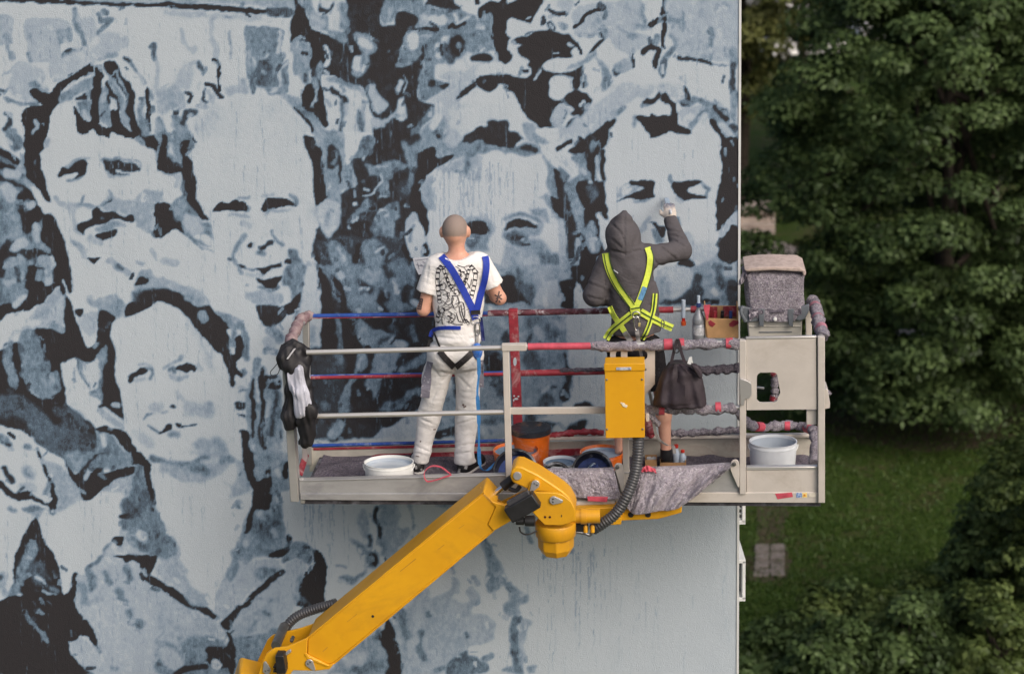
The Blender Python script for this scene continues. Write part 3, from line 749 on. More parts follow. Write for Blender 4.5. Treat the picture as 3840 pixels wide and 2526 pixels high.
P 5 6 880,1050 960,1030 1060,1060 1060,1100 960,1150 930,1180 870,1110
S 5 6 60 700,1040 640,1130
P 0 3 1160,760 1180,740 1210,770 1190,830 1195,890 1130,950 1060,950 1000,940 1010,910 1100,880 1150,840
P 5 4 1210,800 1310,800 1420,870 1430,940 1340,1000 1230,950 1130,1000 1120,960 1200,900
P 8 6 1130,1020 1230,960 1330,1000 1340,1080 1330,1130 1280,1300 1160,1350 1000,1440 900,1566 640,1566 760,1420 1120,1110
S 5 10 50 1290,1140 1250,1300 1100,1400
S 5 5 50 1020,1360 930,1480
S 4 5 40 1140,1330 1180,1300
P 0 3 1420,880 1470,890 1510,970 1525,1060 1510,1300 1500,1400 1300,1490 1330,1400 1250,1400 1260,1300 1310,1150 1400,1050 1410,1000
S 3 8 60 1300,1340 1350,1370
S 9.5 3 30 1350,1090 1410,1010
S 0 4 60 -20,1190 100,1270 280,1370 420,1440 510,1490
S 0 4 54 580,1566 650,1490 780,1390 900,1270 1010,1170 1110,1090
S 7.5 10 120 130,1050 230,1220
P 5 10 0,600 60,680 170,900 140,950 60,980 -9,950
S 8.5 8 150 150,1480 260,1500
S 7 8 150 300,1300 370,1330
W 0 2000 2.9767
S 7.5 8 160 1100,1000 1300,1300
P 0 3 820,480 860,560 840,800 900,930 980,960 1040,1050 1080,1180 1140,1350 1040,1240 980,1150 880,1140 860,1190 780,1200 700,1130 660,900 700,700 780,640
P 0 4 -9,750 700,700 760,1100 770,1300 860,1430 960,1500 1050,1566 -9,1566
P 5 3 240,860 300,840 350,950 500,1090 560,1190 520,1230 460,1140 330,1010 260,930
P 5.5 3 380,840 430,820 500,880 480,910 400,880
P 8.3 6 780,1230 880,1160 960,1180 1040,1270 1140,1360 1080,1190 1060,1060 980,950 1000,800 1786,800 1786,1566 1060,1566 860,1430 790,1340
S 4 8 60 1520,1000 1580,1000 1550,1040
S 5 8 60 1440,870 1460,910
S 5 4 50 1060,1270 1110,1320
S 6 5 36 1240,1490 1300,1510
S 6 6 80 1750,1200 1770,1250
W 600 2000 2.9767
P 7.5 8 -9,650 250,800 600,960 700,1050 770,1080 700,1140 400,1140 260,1260 -9,1190
P 5 8 -9,1190 200,1250 300,1150 420,1130 620,1150 740,1250 760,1566 -9,1566
S 8 6 200 60,1350 180,1450
P 5 8 820,1140 1000,1130 1200,1080 1400,1000 1300,1200 1100,1400 1060,1566 840,1566
P 7.5 8 800,1100 830,1000 900,880 1250,740 1540,640 1500,850 1350,1000 1200,1080 1000,1130 860,1150
S 8.5 8 120 200,930 300,960
S 5 6 40 1100,860 1240,900
S 5 8 70 1000,1080 1060,1000
S 9 6 60 700,1060 640,1120
P 0 4 690,1010 760,950 880,780 880,900 820,970 780,1070 710,1060
P 0 4 740,1100 780,1090 820,1190 840,1280 830,1566 770,1566 740,1480 690,1500 680,1400 600,1380 560,1450 500,1480 520,1400 540,1330 510,1300 530,1260 740,1270 760,1220
S 9.5 2 110 625,1450 640,1455
S 5 3 36 640,1455 642,1458
S 0 5 60 500,1480 300,1510 160,1580
W 1200 0 2.447
P 1 4 240,-9 620,-9 560,110 550,220 680,230 700,120 800,100 910,170 880,240 900,270 790,290 760,400 720,540 720,610 880,560 960,420 950,580 900,720 900,880 970,940 1060,970 900,1200 920,1400 1030,1340 1060,1440 1230,1420 1060,1566 400,1566 280,1480 480,1330 490,1240 450,1000 440,900 380,800 270,770 130,660 20,680 110,560 60,410 -9,370 130,380 240,280
P 5 5 620,-9 940,-9 970,60 1200,80 1290,80 1430,130 1450,170 1580,120 1590,430 1600,470 1450,490 1340,460 1330,350 1250,310 1130,340 1110,400 1140,560 1060,600 1050,720 1160,800 1130,840 960,920 910,870 900,730 950,580 960,430 880,560 720,620 720,540 790,290 900,280 1080,290 1090,260 890,240 910,170 820,100 730,90 660,200 560,220 560,110
S 9.5 4 90 1030,185 1120,195
S 9.5 4 70 1240,150 1250,210
S 9 4 30 1260,230 1370,150
S 9 4 60 1450,250 1490,250
S 9.5 4 110 850,350 850,410
S 7 5 40 640,90 640,180
S 9 4 60 1080,430 1090,510
S 8 3 30 930,335 1010,330
S 8 5 80 950,180 970,210
S 0 3 34 900,270 1080,275
S 0 3 26 1190,250 1220,210 1240,250 1330,220
S 0 5 30 960,430 940,540
S 2 3 30 1000,545 1010,550
S 0 3 26 1115,420 1120,500
S 3 6 110 1170,450 1200,540
S 0 6 50 1010,760 1080,770 1160,790
S 0 10 150 1250,380 1270,450
S 6 5 40 1270,420 1290,420
P 1 4 970,60 1010,-9 1240,-9 1230,30 1300,80 1250,100 1130,80 1050,60
P 10 3 1240,30 1260,-9 1620,-9 1590,30 1470,80 1440,160 1420,130 1310,90
S 1 2 40 1440,-9 1450,30
P 0 3 1590,150 1580,120 1460,160 1470,80 1640,30 1720,-9 1720,560 1640,580 1600,460
S 0 6 60 1400,530 1550,530
P 10 3 1310,540 1350,510 1430,640 1320,640
P 8.6 5 1090,690 1200,640 1320,640 1440,580 1560,570 1620,480 1660,500 1640,570 1720,590 1720,690 1500,700 1430,760 1320,820 1250,930 1350,960 1400,840 1500,820 1560,880 1720,780 1720,1110 1540,1110 1380,1190 1310,1300 1180,1200 1060,1120 1060,970 970,930 1150,830 1180,750
P 9.6 5 1170,1000 1340,990 1380,860 1500,850 1560,890 1720,860 1720,1090 1540,1080 1380,1180 1250,1280 1200,1200 1200,1080
P 0 4 1245,930 1300,840 1470,720 1500,690 1720,690 1720,790 1560,860 1480,810 1420,800 1340,870
P 6 6 910,1230 1060,1090 1100,1050 1170,1100 1200,1200 1300,1300 1450,1290 1450,1400 1220,1420 1100,1450 1050,1400 1030,1330 920,1400
S 9.5 4 60 1090,1070 1040,1170
S 0 6 40 1080,1210 1100,1240
S 8 5 120 1230,1240 1200,1300
S 6 5 40 1030,1000 960,1120 860,1200
P 1 4 1310,1310 1340,1260 1440,1180 1530,1150 1530,1110 1720,1110 1720,1350 1580,1320 1450,1280 1370,1320
P 4 6 740,1300 830,1320 850,1180 960,1060 1050,980 1030,1080 920,1200 910,1400 870,1560 840,1566 780,1420
P 10 5 1080,1566 1180,1480 1330,1430 1420,1400 1720,1400 1720,1566
P 6 6 1100,1450 1250,1400 1460,1290 1600,1330 1720,1370 1720,1420 1500,1400 1350,1450 1200,1520
P 9.5 4 30,-9 230,-9 220,260 190,330 80,290 70,150 20,60
S 1 4 26 20,90 80,100 130,30
S 5 6 70 210,60 230,240
S 5 6 80 110,310 210,350
P 6 6 310,320 380,290 480,360 520,440 460,520 430,640 350,720 290,660 330,500 380,490
S 9.5 4 90 380,380 440,420
S 9.5 4 70 340,540 330,620
S 7 4 16 640,450 640,470
P 9.5 4 25,770 70,710 250,770 300,780 400,850 440,960 480,1060 490,1230 460,1280 340,1390 260,1490 240,1400 220,1300 150,1260 90,1130 50,940
P 5 6 70,710 180,730 340,780 420,900 350,830 240,800 100,760
S 1 4 60 110,820 180,870 230,930
S 3 5 30 190,940 210,1040 190,1180 200,1290
S 8 5 30 230,960 240,1060
S 4 6 60 380,980 370,1080 390,1220
P 4 5 380,1270 480,1250 480,1330 400,1440 310,1460 310,1400
S 10 3 30 390,1430 395,1460
P 8.3 5 430,790 490,760 530,860 620,960 610,1010 530,1050 490,1000 460,900
P 8 5 600,1100 690,1000 720,920 780,890 790,1010 800,1080 750,1120 680,1090 610,1130 600,1180 480,1170 470,1090
S 9.5 4 60 740,940 740,1020
S 9 4 50 740,760 720,820
S 9 3 16 770,700 800,760 770,850
P 5 6 410,1500 560,1500 640,1470 770,1490 790,1566 410,1566
P 2 6 80,1340 150,1330 190,1420 180,1566 90,1566
W 1150 500 3.426
P 1 5 440,800 560,700 640,700 620,560 580,430 560,380 620,340 740,380 860,380 960,400 1060,340 1180,360 1260,320 1220,110 1330,140 1360,20 1450,10 1440,250 1600,170 1650,300 1713,330 1713,430 1600,500 1520,580 1470,800 1480,910 1560,890 1570,1000 1540,1290 1480,1260 1440,1100 1380,1010 1300,1100 1270,1250 1300,1450 1340,1566 100,1566 150,1240 250,1300 400,1200 450,900
P 5 5 750,390 870,420 970,400 1060,340 1200,360 1290,400 1260,470 1110,510 1060,620 1060,810 900,810 960,640 940,560 870,560 800,560 760,460
S 8 4 30 900,430 960,440 1040,430
S 9 3 24 950,540 970,620 900,710 850,770 730,800
S 9 3 30 730,720 790,730
S 8 3 30 910,800 1040,800
P 5 6 560,1060 640,970 740,850 860,850 910,930 900,1010 760,1010 680,1040 580,1180 520,1160
S 8.5 3 40 660,1080 600,1150
S 9 3 26 540,1200 560,1230
S 9.5 3 30 610,910 640,900
P 5 6 830,1180 840,1100 900,1030 1000,960 1140,860 1210,960 1200,1080 1120,1150 1140,1400 1130,1566 880,1566 640,1440 760,1380 850,1330
S 9 4 70 960,1020 1040,1030
S 8 3 24 900,1100 920,1080
S 3 10 100 940,1340 960,1440
S 1 6 60 760,1030 880,1030
S 3 8 60 720,1080 800,1090
P 4 6 1220,110 1300,140 1360,200 1450,260 1400,500 1350,640 1380,440 1300,300 1250,220
S 3 12 150 1270,660 1260,760
S 8 4 30 1270,930 1290,940
P 8 4 1330,1030 1390,1010 1430,1080 1490,1240 1500,1280 1560,1290 1560,1450 1500,1566 1350,1566 1290,1430 1275,1260 1300,1120
P 10 3 1360,1290 1410,1200 1440,1300 1430,1500 1370,1566 1350,1400
S 5 4 50 1370,1190 1350,1330
S 0 4 16 1350,1180 1410,1165
S 1 4 60 1500,1420 1530,1500
S 9 3 20 370,1440 400,1510
P 5 5 1140,1480 1280,1480 1320,1566 1140,1566
P 6 6 640,1400 830,1430 900,1566 680,1566
P 6 5 190,-9 500,-9 500,330 560,400 620,660 580,710 440,740 440,900 430,1100 360,1280 300,1350 200,1240 130,1100 110,950 240,830 240,600 190,400 180,150
P 10 3 -9,-9 60,-9 100,40 -9,40
P 10 3 400,-9 500,-9 510,380 540,380 600,310 640,250 680,60 850,20 850,-9 690,-9
P 10 3 500,-9 680,-9 640,230 570,320 540,390 510,380
P 4 4 640,220 720,80 850,40 850,180 760,280 700,320 600,320
S 8 3 26 740,290 720,360
P 8.6 6 130,940 260,900 420,960 400,1150 300,1350 200,1240 130,1100
S 6 6 50 270,1030 260,1160
P 1 5 280,200 340,130 400,200 440,320 440,660 430,560 400,420 340,470 280,430
S 5 5 80 370,260 350,380
S 0 3 18 435,300 440,500 430,640
S 8 5 40 300,640 280,720
P 0 3 -9,20 110,110 190,200 190,420 220,620 250,820 210,880 120,940 100,840 80,560 60,380 30,250 -9,180
P 8.5 5 110,940 200,890 240,860 430,900 420,960 200,980
W 1500 500 2.447
P 6 6 -9,1060 60,1050 140,1300 170,1566 -9,1566
S 2 6 60 20,1450 60,1540
S 9 4 60 30,1340 20,1400
S 5 6 60 80,1200 60,1280
P 0 3 180,180 310,120 330,220 380,220 490,195 440,260 300,340 220,440 190,580 200,640 260,640 270,720 260,900 220,930 170,830 110,700 90,600 100,350 170,260
P 5 8 -9,60 100,130 180,60 130,400 90,560 80,330
P 10 4 230,420 300,350 420,280 560,220 640,190 780,180 900,160 1050,240 1250,180 1330,240 1360,340 1380,500 1350,600 1420,720 1510,820 1530,1000 1520,1180 1560,1220 1490,1400 1400,1566 700,1566 300,1200 260,1000 250,700 190,560 210,480
P 7 6 200,560 230,420 300,380 300,520 320,700 250,700 200,640
P 7 6 330,330 470,270 600,210 640,270 600,340 560,370
P 5 6 580,80 620,90 760,80 900,150 1000,130 1150,80 1250,60 1340,150 1400,220 1430,320 1500,430 1560,620 1450,600 1370,560 1330,230 1280,180 1130,210 980,170 880,150 730,190 640,230 580,140
P 7 6 600,260 640,220 760,200 740,330 740,430 640,430 570,390
S 5 5 40 620,200 620,290 590,370
S 9 4 70 680,330 660,390
P 1 4 570,90 590,30 680,-9 1070,-9 1160,40 1080,80 1040,130 980,140 900,110 820,100 760,70 650,70
S 1 5 44 1120,130 1200,140 1240,160
P 10 4 1240,-9 1440,-9 1460,60 1540,20 1680,-9 1720,-9 1720,180 1640,110 1540,170 1600,280 1600,360 1480,300 1400,200 1320,90
S 0 3 50 1460,120 1560,90
S 0 4 60 1570,170 1660,100 1720,80
P 5 6 1540,190 1720,180 1720,330 1640,320
P 5 5 1430,280 1570,380 1540,450 1640,620 1680,760 1720,860 1640,960 1580,860 1480,560 1420,440
P 0 4 1410,320 1490,400 1490,520 1510,620 1600,740 1650,900 1720,940 1720,1000 1600,960 1580,1090 1540,1190 1520,1100 1530,960 1500,800 1440,740 1370,650 1380,580 1460,600 1420,450
P 1 4 1600,520 1720,400 1720,840 1660,760 1620,620
P 6 6 1250,600 1360,560 1400,690 1520,840 1500,900 1400,780 1330,700
P 6 6 1160,700 1240,680 1300,600 1330,700 1450,800 1380,830
P 9.5 5 1250,580 1180,700 1340,700 1380,830 1450,860 1380,960 1500,940 1450,820 1340,650
P 6 8 600,780 720,760 830,800 860,900 800,1000 820,1080 700,1090 620,1060 600,950
P 4 8 610,940 740,940 700,1040 610,1040
P 0 3 610,830 680,810 770,820 820,890 780,930 690,920 620,900
S 5 6 40 970,790 1080,740 1240,780 1300,840
P 0 4 965,870 1020,800 1090,780 1180,810 1280,860 1260,885 1160,870 1050,870 980,885
S 6 8 60 1300,840 1270,910 1130,900 980,920
P 3 8 970,920 1060,900 1180,930 1180,1010 1060,1040 990,980
S 1 5 40 1050,950 1130,960
S 8 3 24 1120,975 1140,970
P 6 10 960,1020 1080,1050 1230,960 1400,1080 1520,1140 1560,1230 1490,1400 1380,1340 1120,1280 1030,1200 950,1300 890,1340 940,1200
P 7.5 10 1060,1160 1160,1120 1260,1130 1330,1200 1240,1290 1110,1260
P 4 8 1260,1100 1430,1090 1520,1170 1480,1330 1350,1300 1310,1190
P 0 5 1030,1200 1090,1260 1130,1340 1080,1380 1160,1420 1230,1560 900,1566 800,1450 900,1340 990,1290
S 6 6 60 1060,1330 1030,1340
P 8 5 1260,1440 1330,1350 1430,1360 1510,1440 1480,1566 1220,1566
P 3 6 1480,1350 1560,1360 1600,1280 1640,1200 1600,1400 1580,1566 1500,1566
S 0 4 100 1560,1420 1540,1566
P 7.5 5 1560,1050 1640,960 1660,1040 1620,1200 1560,1300 1590,1360 1530,1370 1510,1250
S 8.5 4 40 1590,1200 1580,1290
P 0 5 1640,960 1720,940 1720,1566 1680,1566 1660,1430 1600,1380 1640,1180
P 10 3 1610,1390 1660,1430 1700,1566 1600,1566
P 9.5 3 60,820 150,770 210,880 220,960 270,1100 240,1150 120,1140 70,1010
S 5 4 34 130,850 100,930 100,990
S 0 4 60 230,1040 240,1110
P 8 4 60,800 130,720 170,780 120,820 70,900
W 1800 0 2.447
P 10 5 400,-9 1720,-9 1720,1566 1130,1566 1100,1380 900,1566 700,1566 600,1430 500,1320 360,1250 280,1000 -9,880 -9,590 300,560 300,300
P 8.3 5 700,-9 870,-9 850,90 780,130 700,50
P 8 5 830,160 920,60 1180,20 1480,-9 1480,180 1420,290 1180,250 1100,330 880,320 860,240
P 8 5 1190,260 1420,290 1560,330 1520,420 1380,500 1240,440 1190,370
P 0 4 -9,80 120,10 230,40 370,-9 580,-9 550,80 500,160 470,220 430,220 380,190 300,165 240,200 220,310 290,340 230,400 280,470 300,540 250,570 190,570 150,440 120,330 120,140 60,120 -9,170
P 10 3 230,320 240,210 300,165 400,210 470,220 530,120 560,140 560,260 560,300 420,310 330,350 270,350
P 0 4 280,390 340,350 440,320 560,280 700,290 820,330 860,370 900,400 840,470 850,530 720,530 640,560 560,600 600,650 720,670 870,650 960,600 930,700 910,820 870,840 850,760 850,710 700,700 630,760 640,880 720,920 850,840 960,840 1030,900 1020,960 970,1060 820,1190 790,1160 830,1100 880,1080 820,1030 870,1010 860,990 720,960 660,1060 670,1170 560,1170 440,1080 330,900 260,830 200,770 100,850 -9,790 -9,700 250,690 440,720 480,640 430,590 450,560 480,570 360,500 340,440 390,420 380,400
S 9 3 40 820,410 840,420
S 9 3 20 500,740 530,700 550,640
S 9 3 16 680,490 720,490
S 9 3 40 920,960 950,930
P 10 3 600,600 640,560 780,540 900,560 870,600 800,640 720,660 640,640
P 6 5 770,640 830,600 940,540 1060,440 1080,510 970,590 900,620
P 6 5 920,680 1000,600 1060,520 1150,590 1190,650 1220,720 1120,800 1060,850 1120,740 1100,620 1060,540 960,680 1000,780 940,800
P 10 3 960,660 1050,530 1100,600 1120,720 1060,850 1010,800
S 5 5 50 1150,640 1190,730 1130,810
S 0 2 36 860,250 910,220 960,150 1060,100 1140,70
S 3 2 60 1100,50 1120,60
S 1 2 40 640,100 710,130 780,125
S 2 2 40 580,160 575,220
S 2 3 60 640,220 660,260
S 6 4 70 750,230 770,240
S 2 2 24 880,50 910,20
S 0 2 20 890,420 925,490
S 1 2 30 1100,310 1130,360 1070,420 1030,480
S 5 4 60 1140,280 1150,330
S 6 4 40 920,330 1030,320
S 6 3 30 1260,250 1350,300
S 6 3 50 1370,330 1420,340
S 6 5 50 1490,60 1500,200
S 6 4 50 1430,260 1540,240
S 0 2 50 1700,-9 1690,150 1690,300 1690,420
S 0 2 50 1560,220 1620,190 1680,170
S 0 2 40 1550,360 1570,400
S 0 3 50 1500,480 1570,440 1640,470 1610,560 1610,620
S 0 2 36 1400,490 1410,610
S 2 3 60 1250,650 1260,680
S 7 5 110 1280,620 1350,590
S 5 4 60 1630,330 1620,390
S 3 4 60 1700,540 1670,680
S 6 5 30 1400,440 1390,520
S 1 3 40 410,660 430,650
S 8.3 8 200 850,1250 1000,1130 1200,960 1340,850
S 8 8 90 1440,860 1560,820
P 0 4 1480,940 1520,890 1600,900 1650,830 1660,900 1600,950 1550,960
S 0 4 50 1690,870 1720,930
P 0 3 1430,1080 1470,1070 1550,1080 1560,1040 1620,1070 1720,1060 1720,1210 1650,1230 1560,1270 1530,1190 1470,1130
S 6 6 40 1430,1080 1400,1160
S 3 4 40 1260,1040 1320,990
S 7.5 8 60 1200,1100 1300,1000
P 0 4 1250,1090 1190,1200 1160,1280 1120,1370 1060,1420 1040,1566 1000,1566 960,1400 850,1410 800,1400 900,1330 960,1290 1080,1190 1180,1110
S 5 6 80 1070,1320 1040,1370
S 0 3 26 910,1265 940,1285
S 0 3 40 720,1360 770,1330 830,1305
P 5 5 830,1420 950,1390 1000,1480 1000,1566 900,1566
S 0 3 30 930,1510 940,1560
S 0 3 36 1130,1390 1120,1540
S 7 4 24 1080,1450 1070,1550
P 6 6 370,1130 480,1140 540,1200 640,1320 560,1330 460,1290 420,1250
P 8 6 690,980 760,980 860,1000 820,1030 780,1130 780,1200 700,1300 720,1180 660,1160 660,1060
P 10 3 500,1210 570,1170 700,1190 720,1270 640,1290
P 9.5 5 660,1420 760,1410 880,1530 800,1566 740,1500
W 2200 0 2.447
P 8 8 740,-9 1400,-9 1400,440 1300,560 1060,540 880,520 820,440 760,320 740,180
S 8.6 8 60 1190,60 1200,400
S 6 4 60 770,180 870,190
S 6 4 40 880,240 890,100
S 6 5 40 780,330 810,420
S 9.5 4 30 740,350 730,430
S 4 5 50 790,450 720,530 700,590
S 3 4 40 690,640 690,700
S 5 4 50 1150,260 1140,400 1145,530
S 8.5 3 50 1140,460 1145,465
S 5 5 24 1270,430 1290,520
S 6 5 30 1250,20 1290,60
S 1 3 40 850,525 960,545 1060,560 1150,590
S 4 3 20 1160,590 1280,600
S 5 5 70 1350,470 1350,600
S 2 4 64 1340,600 1340,840
S 5 5 70 1360,860 1350,1080
S 8.6 6 120 700,800 820,830 880,860
S 7.5 6 44 870,700 900,760
P 1 3 890,790 930,830 960,920 950,980 900,990 865,950 900,900
P 5 5 820,920 860,950 960,980 1000,940 1060,960 1100,1060 1200,1060 1300,1100 1290,1000 1100,940 1060,900 960,880 960,930
P 8 5 840,1010 940,990 1050,970 1000,1050 920,1140 850,1110
P 5 5 940,1150 1030,1020 1100,930 1190,1000 1290,1100 1390,1210 1390,1290 1300,1290 1160,1110 1050,1100 980,1180
S 9.5 4 50 960,1060 900,1110
S 9 4 60 1090,1060 1060,1130
S 8.5 5 70 1330,1230 1240,1150
S 2 4 50 1330,1160 1370,1190
S 1 3 36 1180,990 1210,1030 1280,1100
P 0 3 460,1080 500,1065 570,1080 580,1040 620,1070 760,1060 780,1000 750,940 690,930 690,880 720,850 740,900 820,950 830,1030 830,1110 870,1160 960,1190 940,1240 840,1240 750,1205 690,1240 570,1270 530,1180 480,1120
P 0 3 1130,1100 1190,1110 1250,1230 1290,1290 1390,1270 1395,1566 1240,1566 1230,1320 1160,1180
W 2100 500 2.447
P 10 4 440,60 480,-9 800,-9 830,40 960,10 1180,10 1250,-9 1440,-9 1470,100 1490,300 1450,600 1440,880 1430,1060 1250,1210 1100,1130 900,1250 750,1000 440,750 420,560 400,330 420,170
P 5 6 -9,300 100,360 190,180 280,180 330,100 370,60 410,100 380,200 330,420 240,420 160,480 200,680 220,860 150,870 100,640 30,480 -9,420
P 9.5 5 -9,180 60,220 160,280 180,380 80,430 100,380 -9,290
P 0 5 200,60 340,-9 450,-9 420,90 380,150 320,300 350,450 320,480 280,420 240,180 180,170 90,190 80,160
S 5 6 60 320,90 290,150
S 0 4 40 400,170 390,300 400,420
S 8 4 20 350,200 340,330 330,440
P 0 4 180,440 320,470 390,440 420,620 450,780 420,790 360,730 350,760 370,960 420,1060 440,1100 350,1130 300,1300 240,1500 260,1566 -9,1566 30,1400 120,1380 190,1000 220,960 240,880 210,760 200,640 150,530
P 3 8 240,480 340,480 340,600 260,640
P 1 4 -9,400 60,560 110,680 160,860 150,960 130,1150 70,1190 60,960 20,780 -9,760
P 7.5 5 -9,780 40,860 60,980 80,1180 130,1160 160,960 200,1000 180,1160 120,1370 20,1330 -9,1300
S 5 5 50 40,1160 100,1220
P 6 5 100,640 170,600 210,700 230,860 300,800 330,930 380,1010 350,1090 270,1090 230,960 160,820
S 9 4 40 300,1010 300,1060
P 9.5 3 345,760 380,735 440,830 430,1060 390,1010 360,900
P 10 3 140,1380 180,1420 240,1566 130,1566
P 0 3 1475,90 1640,60 1640,720 1600,730 1500,850 1460,880 1435,870 1440,640 1450,520 1490,300
P 8 4 1460,890 1520,840 1600,740 1640,700 1640,860 1560,850 1500,930 1470,1010 1440,1020
P 0 3 1560,860 1600,840 1640,880 1640,1150 1560,1200 1490,1170 1440,1110 1470,1000
P 6 6 1440,1100 1500,1180 1600,1200 1645,1160 1645,1566 880,1566 900,1290 1050,1210 1160,1230 1240,1220 1330,1160 1430,1100
P 8.6 8 910,1290 1050,1210 1180,1230 1220,1300 1200,1420 1080,1500 900,1500
S 6 10 100 960,1370 950,1480
P 2 5 1230,1290 1300,1310 1310,1440 1280,1566 880,1566 1060,1510 1190,1440
S 8 5 110 1560,1270 1600,1250
S 3 6 70 1450,1230 1480,1400
S 9.5 3 50 1410,1440 1440,1470
S 2 5 110 1580,1400 1590,1566
S 1 4 60 1330,1540 1440,1550
P 0 3 1150,1120 1240,1200 1190,1235 1080,1190
P 0 3 515,625 560,590 640,560 700,530 840,540 860,580 840,600 750,605 640,590
P 0 3 580,490 640,450 740,430 860,450 865,490 840,550 740,530 770,500 700,480 620,480
P 6 5 570,500 660,480 760,500 700,530 600,570 530,580 530,540
P 10 4 570,570 580,520 660,500 640,540
P 0 3 1030,450 1130,445 1250,430 1320,455 1240,470 1180,500 1170,540 1250,560 1330,570 1360,595 1290,600 1130,610 1060,570 1030,500
S 4 4 30 1010,400 1020,450
S 5 4 30 1320,470 1360,510 1350,570
P 10 4 1190,520 1250,490 1310,510 1330,550 1230,550
S 5 5 20 690,625 810,610
S 8 5 40 1060,600 1110,620
P 0 3 820,820 870,820 900,850 960,850 970,900 940,970 900,920 880,870
S 7 6 40 830,770 780,840 740,900
P 5 4 840,880 880,870 910,940 950,990 880,1010 850,960
S 4 5 60 1060,780 1080,830
S 8 8 90 1160,940 1200,1010
S 8.5 12 200 1260,1080 1340,1080
W 1100 900 2.447
P 2 5 240,-9 1000,-9 1080,200 1120,500 1130,720 700,740 520,720 420,640 330,420 250,160
P 5 5 300,40 420,20 520,160 560,300 480,420 400,300
P 5 5 620,20 760,-9 860,90 820,240 700,260 640,140
P 4 5 880,220 1000,160 1080,300 1040,440 930,420
P 6 5 640,330 760,300 800,420 700,520 620,450
P 5 5 480,480 600,520 640,660 520,700
P 4 5 820,500 960,480 1060,580 980,700 860,680
S 8 3 22 420,80 470,200
S 9 3 20 760,120 830,60
S 9 3 18 560,420 640,380
S 9 3 26 900,360 960,330 980,280
S 8 3 20 720,580 800,620
S 0 4 46 590,60 560,220
S 0 4 60 860,320 840,470
S 0 4 50 700,640 760,700
S 0 4 44 1010,60 1090,180
S 0 4 40 330,260 430,470 500,600
S 8 4 26 1020,520 1090,640
W 1500 500 2.447
P 9.5 3 60,820 150,770 210,880 220,960 270,1100 240,1150 120,1140 70,1010
S 5 4 34 130,850 100,930 100,990
S 0 4 60 230,1040 240,1110
P 8 4 60,800 130,720 170,780 120,820 70,900
W 1100 1000 2.447
P 4 6 1050,-9 1720,-9 1720,430 1060,430
S 1 6 120 1100,60 1180,160 1120,300
S 1 6 90 1260,330 1300,420
S 8 4 50 1060,300 1150,360
P 2 6 1060,430 1720,430 1720,1200 1500,1250 1180,1250
S 5 6 90 1120,560 1300,720
S 5 6 80 1500,700 1640,560
S 6 6 120 1560,1120 1600,1250
P 8 5 1160,1290 1500,1000 1720,1200 1720,1566 1100,1566
W 1700 1000 2.447
P 6 6 -9,-9 300,-9 300,1566 -9,1566
S 2 6 160 180,480 150,700
S 2 6 120 260,900 200,1100
S 8 5 100 120,1250 200,1500
W 1100 1000 2.447
P 1 6 -9,470 60,380 200,-9 230,-9 260,400 200,760 -9,900 200,1566 700,1566 820,1500 1000,1400 1160,1300 1300,1150 1300,440 1100,400 700,420 250,100
P 5 6 -9,-9 140,-9 110,180 40,300 -9,330
P 0 4 -9,310 110,200 60,310 -9,420
P 9 5 120,-9 220,-9 240,160 265,400 260,600 240,760 150,740 130,500 60,420 70,280
S 7 6 60 170,560 180,680
P 2 8 140,760 380,760 480,900 440,1160 400,1320 380,1566 200,1566 180,1200 150,950
P 0 4 220,-9 260,20 320,180 350,350 370,480 390,760 260,760 270,600 260,300
P 5 6 270,-9 560,-9 600,200 700,420 500,440 430,330 350,230 330,130
P 0 4 340,80 430,150 500,330 540,430 480,450 430,330 380,200
P 4 6 370,430 440,440 460,620 450,760 470,880 400,900 390,640
P 0 4 450,480 560,480 600,600 640,700 580,780 470,760 450,600
P 5 8 540,-9 1100,-9 1120,150 1080,330 900,440 640,430 560,260
S 1 10 90 620,140 700,200
S 1 8 70 840,20 870,80
S 1 8 70 840,240 800,360 860,400
S 1 8 80 1040,200 1030,300
S 9 3 30 620,200 690,190
S 9 3 40 920,130 960,230
S 9 3 30 790,380 820,400
S 8 3 60 430,60 450,90
S 8 3 50 600,400 610,420
S 6 6 120 680,80 720,100
P 6 6 590,500 660,500 740,570 840,590 930,620 960,680 1050,700 1080,740 980,800 960,860 900,980 820,1020 780,1160 745,1230 710,1140 640,1080 700,960 740,800 640,720 580,620
S 8.5 5 70 950,710 1010,720
S 2 8 40 780,720 860,640
P 5 4 590,790 660,800 680,900 600,1000 540,1100 520,1200 540,1320 480,1330 410,1330 440,1160 500,1050 560,960
S 8 4 30 620,840 600,920
S 3 6 50 890,520 940,600
S 4 6 60 1080,560 1120,680
P 5 6 950,960 1080,870 1180,820 1240,760 1240,860 1120,920 1010,980
P 5 6 930,1230 1040,1150 1150,1110 1170,1170 1060,1230 960,1320 780,1320 860,1240
S 8 3 24 670,1130 690,1110
S 4 8 60 280,1260 280,1300
P 6 5 300,1566 350,1460 420,1390 470,1420 430,1566
P 8.5 4 780,1566 900,1450 1020,1380 1160,1290 1300,1180 1500,960 1520,1100 1480,1430 1320,1566
P 6 5 1330,1320 1500,1050 1520,1300 1480,1450 1330,1540
P 1 5 1310,1500 1500,1460 1480,1566 1310,1566
S 2 5 40 1470,1010 1490,1180
S 3 6 60 240,1420 220,1520
W 1700 1000 2.447
P 6 6 280,-9 1100,-9 1280,40 1440,200 1440,900 1050,700 1060,430 1040,380 290,360
P 6 8 280,430 1050,430 1060,700 1080,900 1080,1050 1040,1230 920,1340 650,1450 300,1430 250,1300
P 0 6 290,260 310,200 420,110 500,70 560,100 620,200 720,350 640,330 500,330 400,340 290,340
P 3 8 560,-9 640,30 640,120 720,160 760,260 720,330 620,260 560,130
